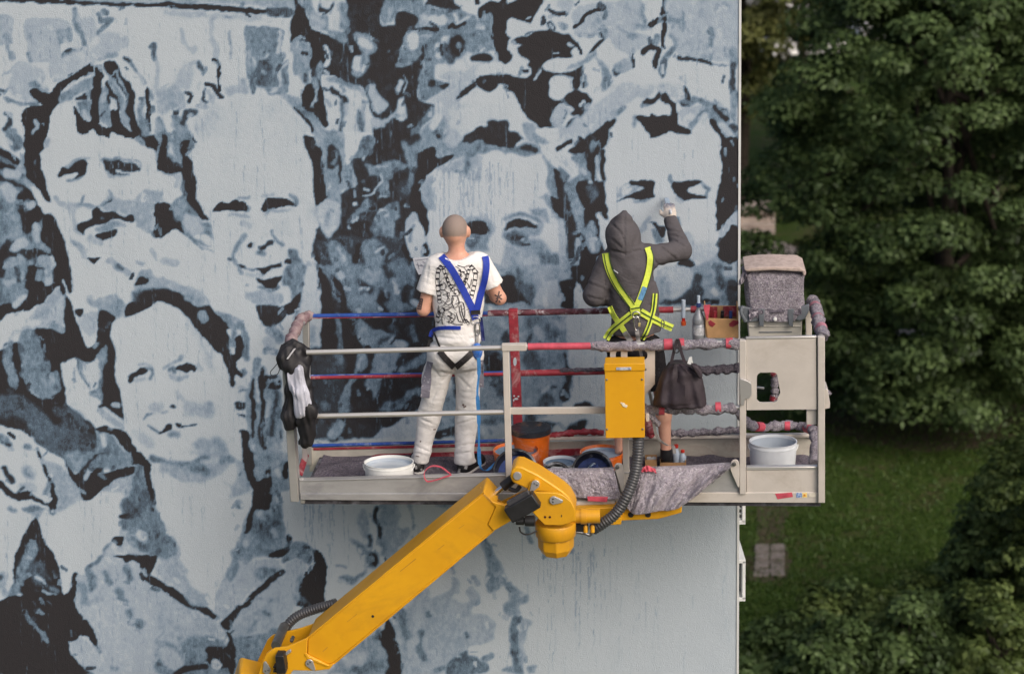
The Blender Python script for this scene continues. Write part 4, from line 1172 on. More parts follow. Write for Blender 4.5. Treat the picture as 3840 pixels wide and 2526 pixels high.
P 8 5 740,360 800,180 880,120 960,130 960,260 1000,370
P 0 5 980,140 1110,110 1120,340 1110,380 1000,370 1000,250
P 7 6 680,-9 980,-9 1000,80 830,120 700,90
P 0 5 1100,-9 1300,-9 1250,240 1230,290 1180,260 1120,150 1090,80
P 10 3 1120,160 1160,170 1220,290 1270,390 1120,380
P 9 4 1060,440 1440,430 1440,900 1400,1566 1100,1566 1080,1300 1080,1000 1050,760
P 4 8 650,440 830,440 830,560 740,580 640,540
S 4 8 60 860,540 880,660 940,600
S 2 5 40 720,620 700,690
S 4 5 40 980,470 960,560
S 8 6 60 760,560 810,640
S 8 6 60 960,520 1000,560
P 2 6 440,640 520,570 520,700 450,700
P 1 10 290,760 450,800 450,1000 300,1000
P 3 8 330,1010 460,1000 470,1200 400,1170 340,1080
S 5 10 160 680,850 780,860
S 3 10 150 700,830 740,880
S 5 8 120 900,860 960,830
P 1 5 1020,790 1040,800 1060,920 1090,960 1080,1080 1060,1220 1000,1240 970,1190 1020,1080 1030,950
P 3 6 770,1280 800,1210 870,1170 940,1210 930,1270
S 2 4 24 890,1100 930,1105
S 8 5 30 820,1160 880,1080
S 7 10 120 340,1260 400,1300
P 1 4 1100,1280 1200,1230 1280,1280 1280,1310 1100,1310
P 1 6 1040,1500 1080,1430 1230,1400 1200,1500 1080,1540
P 2 6 700,1300 640,1470 800,1420 970,1430 900,1490 1000,1520 820,1500
P 8 5 260,1450 470,1430 470,1566 260,1566
P 4 8 250,1400 470,1360 470,1440 350,1450
W 1200 1886 2.447
P 7 6 580,-9 680,-9 740,100 710,180 740,230 800,230 800,330 700,440 650,470 590,480 540,300 540,150
P 7 8 340,130 370,60 420,50 430,200 440,300 400,330 360,250
S 1 5 40 510,40 510,160 550,260 550,320
S 2 6 50 460,300 460,370
P 5 8 280,310 360,350 440,400 500,470 530,560 440,600 360,470
S 0 8 60 490,470 520,550
P 5 6 180,680 330,660 450,600 420,640 300,740 230,720
S 7 4 30 150,575 230,585
S 6 5 40 820,10 860,130 860,240
S 4 8 30 560,360 580,480
S 6 8 60 1080,10 1200,-9
P 7.5 6 650,1040 760,940 980,770 1010,870 1200,780 1200,680 1260,690 1290,820 1200,880 1350,900 1340,800 1400,750 1470,830 1460,920 1380,970 1400,1010 1520,1030 1610,1120 1560,1250 1500,1290 1350,1330 1200,1440 1100,1566 740,1566 720,1300 680,1150
P 5 6 690,1010 740,960 800,1020 800,1120 850,1210 800,1260 780,1380 760,1200
P 4 5 890,1160 960,1160 940,1290 990,1400 980,1450 930,1430 880,1330 910,1280
P 4 4 970,1000 1000,985 1030,1030 980,1050
S 4 4 40 1330,1200 1350,1220
P 4 5 1160,1566 1180,1470 1230,1410 1300,1420 1270,1380 1360,1340 1360,1390 1440,1410 1500,1480 1560,1510 1500,1566
S 5 4 40 1070,1530 1140,1510
S 5 5 60 1510,1430 1560,1400
S 4 5 40 1490,320 1560,410
P 6 6 1480,390 1560,400 1660,560 1670,640 1640,800 1560,820 1530,740 1540,580 1520,480
S 6 5 60 1400,680 1450,720
S 6 5 40 1215,580 1220,630
P 0 4 610,1060 640,1050 690,1180 730,1370 745,1566 590,1566 610,1400 530,1260 520,1220 580,1150
P 6 8 200,1400 360,1260 500,1200 560,1290 620,1400 590,1566 80,1566 100,1510
S 4 8 60 540,1170 500,1220
S 4 8 80 320,1520 560,1480
S 8.5 10 120 260,1430 380,1420
W 1800 1886 2.447
S 5 5 50 30,360 90,460
P 6 6 100,440 190,540 220,640 180,660 110,740 150,800 80,820 50,660 70,560
P 6 6 180,660 260,700 350,780 450,850 430,920 360,950 400,1010 330,1040 260,1040 210,930 280,850 200,750
P 4 5 280,1120 310,1050 370,1040 380,1090 340,1130 360,1200 370,1350 360,1500 300,1480 270,1300
P 7 6 370,1080 430,1070 480,1100 420,1180 400,1566 360,1566
P 7.5 6 -9,1030 80,1040 150,1110 120,1240 -9,1300
P 5 5 20,1420 90,1390 150,1410 80,1450
P 5 5 200,1540 260,1490 380,1490 400,1566
P 5 5 440,1490 530,1480 470,1550
S 6 4 40 430,230 460,350
S 6 4 40 590,490 640,450
P 6 4 760,450 830,390 860,430 840,460 780,470
P 4 5 -9,1480 60,1460 90,1530 -9,1540
'''
def catmull(p, n=5, closed=True):
    p=np.asarray(p,float); k=len(p)
    if closed: q=np.vstack([p[-1],p,p[0],p[1]]); segs=k
    else: q=np.vstack([2*p[0]-p[1],p,2*p[-1]-p[-2]]); segs=k-1
    t=np.linspace(0,1,n,endpoint=False)[:,None]; out=[]
    for i in range(segs):
        a,b,c,d=q[i],q[i+1],q[i+2],q[i+3]
        tg=.35
        m1=(c-a)*tg; m2=(d-b)*tg
        out.append((2*t**3-3*t**2+1)*b+(t**3-2*t**2+t)*m1+(-2*t**3+3*t**2)*c+(t**3-t**2)*m2)
    if not closed: out.append(p[-1:])
    return np.vstack(out)
def poly_mask(pts,x0,y0,w,h):
    ys=np.arange(h)+y0+.5; xs=np.arange(w)+x0+.5
    a=pts; b=np.roll(pts,-1,0); m=np.zeros((h,w),bool)
    for r in range(h):
        y=ys[r]; c=((a[:,1]<=y)&(b[:,1]>y))|((b[:,1]<=y)&(a[:,1]>y))
        if c.any():
            X=np.sort(a[c,0]+(y-a[c,1])*(b[c,0]-a[c,0])/(b[c,1]-a[c,1]))
            m[r]=np.searchsorted(X,xs)%2==1
    return m
def stroke_mask(pts,wd,x0,y0,w,h):
    Y,X=np.mgrid[0:h,0:w]; X=X+x0+.5; Y=Y+y0+.5
    d=np.full((h,w),1e9)
    for (ax,ay),(bx,by) in zip(pts[:-1],pts[1:]):
        vx,vy=bx-ax,by-ay; L=vx*vx+vy*vy+1e-9
        t=np.clip(((X-ax)*vx+(Y-ay)*vy)/L,0,1)
        d=np.minimum(d,np.hypot(X-ax-t*vx,Y-ay-t*vy))
    return d<wd/2
def blur(m,s):
    if s<.4: return m
    r=int(3*s)+1; k=np.exp(-.5*(np.arange(-r,r+1)/s)**2); k/=k.sum()
    m=np.pad(m,r,mode='edge')
    out=sum(k[i]*m[i:i+m.shape[0]-2*r] for i in range(2*r+1))
    return sum(k[i]*out[:,i:i+out.shape[1]-2*r] for i in range(2*r+1))
def vnoise(shape,cell,rng):
    cy,cx=cell; h,w=shape
    g=rng.random((int(h/cy)+3,int(w/cx)+3))
    y=np.arange(h)/cy; x=np.arange(w)/cx
    yi=y.astype(int); xi=x.astype(int); fy=y-yi; fx=x-xi
    fy=(fy*fy*(3-2*fy))[:,None]; fx=(fx*fx*(3-2*fx))[None]
    g00=g[yi][:,xi]; g01=g[yi][:,xi+1]; g10=g[yi+1][:,xi]; g11=g[yi+1][:,xi+1]
    return (g00*(1-fx)+g01*fx)*(1-fy)+(g10*(1-fx)+g11*fx)*fy-.5
def paint_mural(text,DS,WID,HEI,seed=3):
    """tone field of the mural, photo pixels / DS"""
    rng=np.random.default_rng(seed)
    W,H=int(WID/DS),int(HEI/DS)
    T=np.ones((H,W)); 
    # edge warp so that brush edges wander
    wx=(vnoise((H,W),(26/DS,26/DS),rng)*16+vnoise((H,W),(11/DS,11/DS),rng)*6)/DS
    wy=(vnoise((H,W),(26/DS,26/DS),rng)*16+vnoise((H,W),(11/DS,11/DS),rng)*6)/DS
    ox=oy=0; sc=1
    for ln in text.split('\n'):
        f=ln.split()
        if not f: continue
        if f[0]=='W': ox,oy,sc=float(f[1]),float(f[2]),float(f[3]); continue
        tone=float(f[1])/10; so=float(f[2])*.62/DS
        k=3 if f[0]=='P' else 4
        pts=np.array([[float(v) for v in s.split(',')] for s in f[k:]])
        pts=(pts/sc+[ox,oy])/DS
        if f[0]=='P': c=catmull(pts,5,True); wd=0
        else:
            wd=float(f[3])/sc/DS; c=catmull(pts,4,False) if len(pts)>2 else pts
        pad=int(3*so+wd/2+3)
        x0=max(0,int(c[:,0].min())-pad); x1=min(W,int(c[:,0].max())+pad+1)
        y0=max(0,int(c[:,1].min())-pad); y1=min(H,int(c[:,1].max())+pad+1)
        if x1<=x0 or y1<=y0: continue
        m=(poly_mask(c,x0,y0,x1-x0,y1-y0) if f[0]=='P' else stroke_mask(c,wd,x0,y0,x1-x0,y1-y0)).astype(float)
        # wander the edge
        Y,X=np.mgrid[0:y1-y0,0:x1-x0]
        a=min(1,.35+so*DS/8)
        yy=np.clip((Y+wy[y0:y1,x0:x1]*a).round().astype(int),0,y1-y0-1); xx=np.clip((X+wx[y0:y1,x0:x1]*a).round().astype(int),0,x1-x0-1)
        m=blur(m[yy,xx],so)
        T[y0:y1,x0:x1]=T[y0:y1,x0:x1]*(1-m)+tone*m
    # loose brush marks where the painting is busy
    gy,gx=np.gradient(blur(T,5/DS)); busy=blur(np.hypot(gx,gy)*DS,22/DS); midm=blur(np.clip(1-np.abs(T-.5)*2.2,0,1),8/DS)
    want=np.clip(busy*26-.16,0,1)*.8+midm*.55
    YY,XX=np.mgrid[0:H,0:W]*DS
    for cx,cy,rx,ry in ((370,640,230,340),(950,740,250,430),(1850,820,270,430),(2480,760,230,430),(690,1480,270,400),(500,1060,300,150)):
        want*=np.where(((XX-cx)/rx)**2+((YY-cy)/ry)**2<1,.10,1)
    for i in range(4200):
        x=int(rng.integers(8,W-9)); y=int(rng.integers(8,H-9))
        if rng.random()>want[y,x]: continue
        ox_,oy_=int(np.clip(x+rng.normal()*20/DS,0,W-1)),int(np.clip(y+rng.normal()*20/DS,0,H-1))
        tone=np.clip(T[oy_,ox_]+rng.normal()*.13,0,1)
        gv=math.atan2(gx[y,x],-gy[y,x]) if np.hypot(gx[y,x],gy[y,x])>.004 else rng.uniform(-.6,.6)+1.2
        a=gv+rng.normal()*.35; L=rng.uniform(6,26)/DS; wd=rng.uniform(6,17)/DS
        p=np.array([[x-math.cos(a)*L/2,y-math.sin(a)*L/2],[x+math.cos(a)*L/2,y+math.sin(a)*L/2]])
        pad=int(wd+3); x0=max(0,int(p[:,0].min())-pad); x1=min(W,int(p[:,0].max())+pad+1); y0=max(0,int(p[:,1].min())-pad); y1=min(H,int(p[:,1].max())+pad+1)
        m=stroke_mask(p,wd,x0,y0,x1-x0,y1-y0)*rng.uniform(.3,.85)
        T[y0:y1,x0:x1]=T[y0:y1,x0:x1]*(1-m)+tone*m
    # broken roller / brush texture in the mid tones
    mid=np.clip(1-np.abs(T-.5)*2,0,1)
    n=vnoise((H,W),(22/DS,16/DS),rng)*.5+vnoise((H,W),(10/DS,7/DS),rng)*.4+vnoise((H,W),(60/DS,40/DS),rng)*.5
    T=T+n*(.035+.30*mid)
    # drips
    for i in range(760):
        x=rng.integers(2,W-3); y=rng.integers(0,H-10); L=int(rng.uniform(40,260)/DS)
        if i<46: x=int(rng.uniform(1615,1930)/DS); y=int(rng.uniform(590,640)/DS); L=int(rng.uniform(120,330)/DS)
        elif i<70: x=int(rng.uniform(2020,2300)/DS); y=int(rng.uniform(2040,2080)/DS); L=int(rng.uniform(120,430)/DS)
        elif i<95: x=int(rng.uniform(1140,1290)/DS); y=int(rng.uniform(1880,1900)/DS); L=int(rng.uniform(60,260)/DS)
        xs=x; dark=T[min(y,H-1),x]<.4
        for r in range(y,min(H,y+L)):
            if rng.random()<.12: xs=min(W-2,max(1,xs+rng.integers(-1,2)))
            t=T[r,xs]; a=(.22 if i<95 else .17)*(1-(r-y)/L*.5)
            if t>.8: T[r,xs]-=a*1.3
            elif t<.2: T[r,xs]+=a*2.2
    return np.clip(T,0,1)
# ================================================================ the painted gable wall
def wall_material():
    m, t, p = nodes('mural_paint')
    at = t.nodes.new('ShaderNodeAttribute'); at.attribute_name = 'tone'
    v = coords(t)
    T = at.outputs['Fac']
    mid = mth(t, 'SUBTRACT', 1.0, mth(t, 'MULTIPLY', mth(t, 'ABSOLUTE', mth(t, 'SUBTRACT', T, .5)), 1.7), clamp=True)
    n1 = noise(t, 38, 6, .68, coords(t, (1, 1, .75)))
    n2 = noise(t, 150, 3, .6, v)
    n3 = noise(t, 9, 4, .6, coords(t, (1, 1, .6)), .8)
    d = mth(t, 'ADD', mth(t, 'MULTIPLY', mth(t, 'SUBTRACT', n1, .5), .55), mth(t, 'MULTIPLY', mth(t, 'SUBTRACT', n2, .5), .55))
    d = mth(t, 'ADD', d, mth(t, 'MULTIPLY', mth(t, 'SUBTRACT', n3, .5), .14))
    st = noise(t, 70, 4, .7, coords(t, (1, 1, .16)))
    d = mth(t, 'ADD', d, mth(t, 'MULTIPLY', mth(t, 'SUBTRACT', st, .5), .30))
    T2 = mth(t, 'ADD', T, mth(t, 'MULTIPLY', d, mth(t, 'MULTIPLY_ADD', mid, .9, .09)))
    LV = [(.0, .13, (54, 51, 53)), (.16, .25, (63, 68, 76)), (.285, .375, (88, 103, 118)), (.405, .50, (113, 133, 150)), (.53, .62, (134, 154, 171)), (.65, .735, (156, 172, 187)), (.765, .85, (176, 188, 200)), (.885, .94, (194, 203, 210)), (.965, 1.0, (203, 210, 215))]
    c = ramp(t, T2, [(p, SRGB(*c)) for lo, hi, c in LV for p in (lo + (hi - lo) * .22, hi - (hi - lo) * .22)])
    # thin washes and slightly uneven coverage
    n4 = noise(t, 3.2, 6, .6, coords(t, (1, 1, .5)), .4)
    c = mix(t, mth(t, 'MULTIPLY', mth(t, 'SUBTRACT', n4, .5), .55, clamp=True), c, SRGB(186, 194, 204), 'MULTIPLY')
    gr = mth(t, 'MULTIPLY_ADD', noise(t, 210, 3, .7, v), .36, .82); gn = t.nodes.new('ShaderNodeCombineColor'); [t.links.new(gr, gn.inputs[i]) for i in range(3)]
    c = mix(t, 1.0, c, gn.outputs[0], 'MULTIPLY')
    c = mix(t, 1.0, c, (.675, .712, .752), 'MULTIPLY')     # the paints are light greys, not pure white
    t.links.new(c, p.inputs['Base Color'])
    p.inputs['Roughness'].default_value = .75; p.inputs['Specular IOR Level'].default_value = .25
    h = mth(t, 'ADD', noise(t, 120, 3, .6, v), mth(t, 'MULTIPLY', noise(t, 30, 3, .5, v), .7))
    bump(t, p, h, .55, .007)
    return m
XR = float(WL(2769, 1263)[0])
XL, ZT, ZB = float(WL(-900, 1263)[0]), float(WL(1400, -260)[2]), float(WL(1400, 2790)[2])
DS = 2.5
TONE = paint_mural(MURAL, DS, 2800, 2530)
H_ = .0098
nx, nz = int((XR - XL) / H_), int((ZT - ZB) / H_)
gx, gz = np.linspace(XL, XR, nx), np.linspace(ZB, ZT, nz)
PX, PZ = np.meshgrid(gx, gz)
pu, pv = project(np.stack([PX, np.full_like(PX, WY), PZ], -1))
def mirror(a, hi): a = np.abs(a); return np.where(a > hi, 2 * hi - a, a)
su = np.clip(mirror(pu, 1e9) / DS - .5, 0, TONE.shape[1] - 1.01); sv = np.clip(mirror(pv, 2526) / DS - .5, 0, TONE.shape[0] - 1.01)
iu, iv = su.astype(int), sv.astype(int); fu, fv = su - iu, sv - iv
tone = (TONE[iv, iu] * (1 - fu) + TONE[iv, iu + 1] * fu) * (1 - fv) + (TONE[iv + 1, iu] * (1 - fu) + TONE[iv + 1, iu + 1] * fu) * fv
# the painting goes on past the left edge of the picture: loose crowd-like patches, no repeated face
lu = np.maximum(0, -pu); bu = (1230 + (lu * .83) % 360) / DS; bv = (40 + np.abs(np.mod(pv * .9 + 300, 1760) - 880)) / DS
alt = TONE[np.clip(bv.astype(int), 0, TONE.shape[0] - 1), np.clip(bu.astype(int), 0, TONE.shape[1] - 1)]
k_ = np.clip(lu / 50, 0, 1); tone = tone * (1 - k_) + alt * k_
BDEPTH = 11.0; BZ = 21.0; BXL = -16.0
building = thing('apartment_building', ((BXL + XR) / 2, WY + BDEPTH / 2, 0), 'tall building with a grey blue mural of faces painted on its windowless end wall', 'building')
bb = ROOTLOC[building.name]
me = bpy.data.meshes.new('mural_wall')
co = np.stack([PX, np.full_like(PX, WY), PZ], -1).reshape(-1, 3) - bb
idx = np.arange(nx * nz).reshape(nz, nx)
q = np.stack([idx[:-1, :-1], idx[:-1, 1:], idx[1:, 1:], idx[1:, :-1]], -1).reshape(-1, 4)
me.vertices.add(len(co)); me.vertices.foreach_set('co', co.astype(np.float32).ravel())
me.loops.add(q.size); me.loops.foreach_set('vertex_index', q.astype(np.int32).ravel())
me.polygons.add(len(q)); me.polygons.foreach_set('loop_start', np.arange(0, q.size, 4, dtype=np.int32)); me.polygons.foreach_set('loop_total', np.full(len(q), 4, dtype=np.int32))
me.update(calc_edges=True)
a = me.attributes.new('tone', 'FLOAT', 'POINT'); a.data.foreach_set('value', tone.astype(np.float32).ravel())
M_MURAL = wall_material(); me.materials.append(M_MURAL)
mw = bpy.data.objects.new('mural_wall', me); COL.objects.link(mw); mw.parent = building
mw['label'] = 'mural of five large painted faces in blue grey tones'
M_RENDER = mat('white_render', SRGB(180, 185, 190), .8, var=.05, scale=3, bmp=.3, bscale=110)
def quad(name, pts, m, parent):
    b = MB(); b.add(pts, [tuple(range(len(pts)))]); return b.build(name, m, parent, smooth=False)
quad('upper_wall', [(BXL, WY, ZT), (XR, WY, ZT), (XR, WY, BZ), (BXL, WY, BZ)], M_RENDER, building)
quad('lower_wall', [(BXL, WY, 0), (XR, WY, 0), (XR, WY, ZB), (BXL, WY, ZB)], M_RENDER, building)
quad('end_wall', [(BXL, WY, ZB), (XL, WY, ZB), (XL, WY, ZT), (BXL, WY, ZT)], M_RENDER, building)
quad('side_wall', [(XR, WY, 0), (XR, WY + BDEPTH, 0), (XR, WY + BDEPTH, BZ), (XR, WY, BZ)], M_RENDER, building)
quad('side_wall', [(BXL, WY + BDEPTH, 0), (BXL, WY, 0), (BXL, WY, BZ), (BXL, WY + BDEPTH, BZ)], M_RENDER, building)
quad('rear_wall', [(XR, WY + BDEPTH, 0), (BXL, WY + BDEPTH, 0), (BXL, WY + BDEPTH, BZ), (XR, WY + BDEPTH, BZ)], M_RENDER, building)
quad('roof', [(BXL, WY, BZ), (XR, WY, BZ), (XR, WY + BDEPTH, BZ), (BXL, WY + BDEPTH, BZ)], mat('roof_felt', (.05, .05, .055), .9), building)
b = MB(); bar(b, (XR + .003, WY - .001, ZB - .3), (XR + .003, WY - .001, ZT + .3), .016, .014, up=(0, 1, 0)); b.build('corner_bead', mat('bead_white', SRGB(200, 202, 202), .6, var=.04), building)
# fittings on the far side that stick out past the corner
M_SHUT = mat('shutter_white', SRGB(212, 214, 214), .55, var=.06, dirt=SRGB(120, 118, 110))
M_DGLASS = mat('dark_pane', SRGB(38, 46, 56), .15, var=.2, spec=.6)
def fitting(name, v0, v1, slats):
    y0 = WY + .35; zt = hit(2797, v0, np.array([0, 1.0, 0]), y0)[2]; zb = hit(2797, v1, np.array([0, 1.0, 0]), y0)[2]
    x1 = hit(2796, v0, np.array([0, 1.0, 0]), y0)[0]
    b = MB()
    bar(b, (x1 - .012, y0 + .35, zb), (x1 - .012, y0 + .35, zt), .024, .7, up=(0, 1, 0))
    for z in (zb, zt): bar(b, (XR, y0 + .35, z), (x1, y0 + .35, z), .70, .03, up=(0, 0, 1))
    fr = b.build(name, M_SHUT, building, bevel=.003)
    if slats:
        k = int((zt - zb) / .036)
        for i in range(k):
            b = MB(); z = zb + (i + .5) * (zt - zb) / k; bar(b, (XR, y0 + .03, z), (x1 - .024, y0 + .03, z), .012, .013); b.build('slat', M_SHUT, fr)
    b = MB(); bar(b, (XR + .001, y0 + .12, (zb + zt) / 2), (x1 - .025, y0 + .12, (zb + zt) / 2), .02, (zt - zb) - .04); b.build('pane', M_DGLASS, fr)
fitting('vent_louver', 1880, 1958, True)
fitting('balcony_panel', 2104, 2246, False)
# ================================================================ ground and park behind
def ground_material():
    m, t, p = nodes('lawn'); v = coords(t)
    n1 = noise(t, .45, 6, .68, v, .6); n2 = noise(t, 5, 6, .7, v); n3 = noise(t, 60, 3, .6, v)
    f = mth(t, 'ADD', mth(t, 'MULTIPLY', n1, .55), mth(t, 'MULTIPLY', n2, .45))
    c = ramp(t, f, [(.30, (.034, .040, .013)), (.40, (.046, .084, .014)), (.50, (.066, .112, .020)), (.57, (.10, .10, .042)), (.66, (.12, .092, .052))])
    c = mix(t, mth(t, 'MULTIPLY', mth(t, 'SUBTRACT', n3, .40), 3, clamp=True), mix(t, .45, c, (.008, .014, .004)), c)
    t.links.new(c, p.inputs['Base Color']); p.inputs['Roughness'].default_value = .95; p.inputs['Specular IOR Level'].default_value = .1
    bump(t, p, mth(t, 'ADD', n2, n3), .8, .06); return m
b = MB(); R_ = 900
b.add([(-R_, -R_, 0), (R_, -R_, 0), (R_, R_, 0), (-R_, R_, 0)], [(0, 1, 2, 3)])
b.build('ground', ground_material(), smooth=False, kind='structure')
def patch(name, pts, z, m, kind='structure', jit=0, n=6, seed=1):
    """flat sheet with a wandering outline, corners on the ground given in photo pixels"""
    P = smoothpath([G(u, v) for u, v in pts] + [G(*pts[0])], n)[:-1]; r = np.random.default_rng(seed)
    P = P + r.normal(size=P.shape) * jit; P[:, 2] = z
    b = MB(); b.add(P, [tuple(range(len(P)))]); return b.build(name, m, smooth=False, kind=kind)
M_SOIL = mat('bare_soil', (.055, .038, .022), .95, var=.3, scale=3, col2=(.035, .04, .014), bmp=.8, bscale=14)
M_CONC = mat('old_concrete', SRGB(150, 140, 132), .9, var=.18, scale=2.2, bmp=.4, bscale=20, dirt=(.05, .04, .03), dirt_amt=.7)
M_PATH = mat('pale_path', SRGB(176, 162, 150), .9, var=.15, scale=1.5, bmp=.3, bscale=20)
M_ASPH = mat('asphalt', (.06, .06, .062), .9, var=.2, scale=2)
M_SLAB = mat('mossy_slab', SRGB(122, 114, 108), .9, var=.25, scale=5, col2=SRGB(84, 78, 68), bmp=.5, bscale=20, dirt=(.03, .035, .015), dirt_amt=.8)
patch('soil_shade_patch', [(3050, 1560), (3300, 1500), (3640, 1490), (3900, 1540), (3850, 1640), (3500, 1690), (3180, 1650)], .004, M_SOIL, jit=.12, n=10)  # brownish soil under the chestnut, with the tree's shadow painted in as dark brown
patch('worn_path', [(2835, 1860), (2942, 1860), (2940, 1960), (2930, 2050), (2840, 2050), (2838, 1960)], .006, M_SOIL, jit=.03)
slab_mesh = None
pv_ = MB(); g0, g1, g2 = G(2832, 2046), G(2946, 2046), G(2946, 2165)
paving = patch('paving', [(2826, 2042), (2950, 2042), (2952, 2168), (2770, 2172), (2768, 2085), (2826, 2085)], .004, M_SOIL, jit=.01, n=2)
for i in range(2):
    for j in range(4):
        u0, u1 = 2830 + i * 58, 2830 + i * 58 + 55; v0, v1 = 2046 + j * 29.5, 2046 + j * 29.5 + 28
        P = [G(u0, v1), G(u1, v1), G(u1, v0), G(u0, v0)]; r = np.random.default_rng(i * 9 + j)
        z = .03 + r.random() * .02; P = [p + np.array([r.normal() * .012, r.normal() * .012, 0]) for p in P]
        b = MB(); b.add([(p[0], p[1], .005) for p in P] + [(p[0], p[1], z) for p in P], [(4, 5, 6, 7), (0, 1, 5, 4), (1, 2, 6, 5), (2, 3, 7, 6), (3, 0, 4, 7)])
        b.build('paving_slab', M_SLAB, paving, bevel=.008)
patch('footpath', [(2500, 1330), (3200, 1296), (4200, 1252), (4200, 1212), (3200, 1246), (2500, 1290)], .008, M_PATH, n=4)
patch('pavement', [(2400, 985), (2925, 985), (2935, 908), (2400, 908)], .010, M_CONC, n=3)
patch('car_park', [(1500, 190), (4600, 60), (4600, -60), (1500, 20)], .012, M_ASPH, n=3)
# steps up from the pavement
e0, e1 = G(2400, 908), G(2908, 908)
ex = (e1 - e0) / np.linalg.norm(e1 - e0); ey = np.array([-ex[1], ex[0], 0])
steps = thing('garden_steps', tuple((e0 + e1) / 2), 'pale concrete garden steps beside the painted wall corner', 'steps')
for i in range(5):
    b = MB(); c0 = e0 + ey * (.32 * i + 1.2); c1 = e1 + ey * (.32 * i + 1.2)
    z = .06 + .12 * i; bar(b, c0 - ey * 1.2 * 0 + (0, 0, z), c1 + (0, 0, z), .34 if i < 4 else 1.4, .12); b.build('step', M_PATH, steps, bevel=.01)
# ---------------------------------------------------------------- foliage
def leaf_material(name, dark, midc, light, yellow=.02):
    m, t, p = nodes(name); t.nodes.remove(p)
    at = t.nodes.new('ShaderNodeAttribute'); at.attribute_name = 'rnd'
    n = noise(t, .9, 3, .6, coords(t))
    f = mth(t, 'ADD', mth(t, 'MULTIPLY', at.outputs['Fac'], .62), mth(t, 'MULTIPLY', n, .42))
    c = ramp(t, f, [(.22, dark), (.52, midc), (.80, light), (.94, light), (min(1.0, .985 - yellow), (.17, .16, .03))])
    d = t.nodes.new('ShaderNodeBsdfDiffuse'); tr = t.nodes.new('ShaderNodeBsdfTranslucent'); gl = t.nodes.new('ShaderNodeBsdfGlossy'); gl.inputs['Roughness'].default_value = .45
    for q in (d, tr): t.links.new(c, q.inputs[0])
    gl.inputs[0].default_value = (.7, .8, .75, 1)
    m1 = t.nodes.new('ShaderNodeMixShader'); m1.inputs[0].default_value = .26; t.links.new(d.outputs[0], m1.inputs[1]); t.links.new(tr.outputs[0], m1.inputs[2])
    m2 = t.nodes.new('ShaderNodeMixShader'); m2.inputs[0].default_value = .015; t.links.new(m1.outputs[0], m2.inputs[1]); t.links.new(gl.outputs[0], m2.inputs[2])
    t.links.new(m2.outputs[0], t.nodes['Material Output'].inputs[0]); return m
L_DARK = leaf_material('leaf_dark', (.018, .027, .010), (.052, .084, .028), (.122, .178, .066))
L_MID = leaf_material('leaf_mid', (.024, .034, .009), (.064, .094, .026), (.145, .190, .062), .01)
L_PALE = leaf_material('leaf_pale', (.040, .044, .014), (.105, .118, .038), (.21, .22, .080), .03)
M_BARK = mat('bark', (.035, .027, .020), .95, var=.3, scale=8, bmp=.9, bscale=30)
def leaf_mesh(name, C, NRM, size, rng, m, parent, rnd):
    n = len(C)
    up = rng.normal(size=(n, 3)); tx = np.cross(NRM, up); tx /= np.linalg.norm(tx, axis=1, keepdims=True) + 1e-9; ty = np.cross(NRM, tx)
    s = (size * rng.uniform(.6, 1.35, n))[:, None]
    droop = NRM * s * .25
    V = np.stack([C - tx * s * .95 - droop, C - ty * s * .52, C + tx * s * .95 - droop, C + ty * s * .52], 1).reshape(-1, 3)
    base = ROOTLOC[parent.name]; me = bpy.data.meshes.new(name)
    me.vertices.add(4 * n); me.vertices.foreach_set('co', (V - base).astype(np.float32).ravel())
    me.loops.add(4 * n); me.loops.foreach_set('vertex_index', np.arange(4 * n, dtype=np.int32))
    me.polygons.add(n); me.polygons.foreach_set('loop_start', np.arange(0, 4 * n, 4, dtype=np.int32)); me.polygons.foreach_set('loop_total', np.full(n, 4, dtype=np.int32))
    me.update(calc_edges=True)
    a = me.attributes.new('rnd', 'FLOAT', 'FACE'); a.data.foreach_set('value', rnd.astype(np.float32))
    me.materials.append(m); o = bpy.data.objects.new(name, me); COL.objects.link(o); o.parent = parent; return o
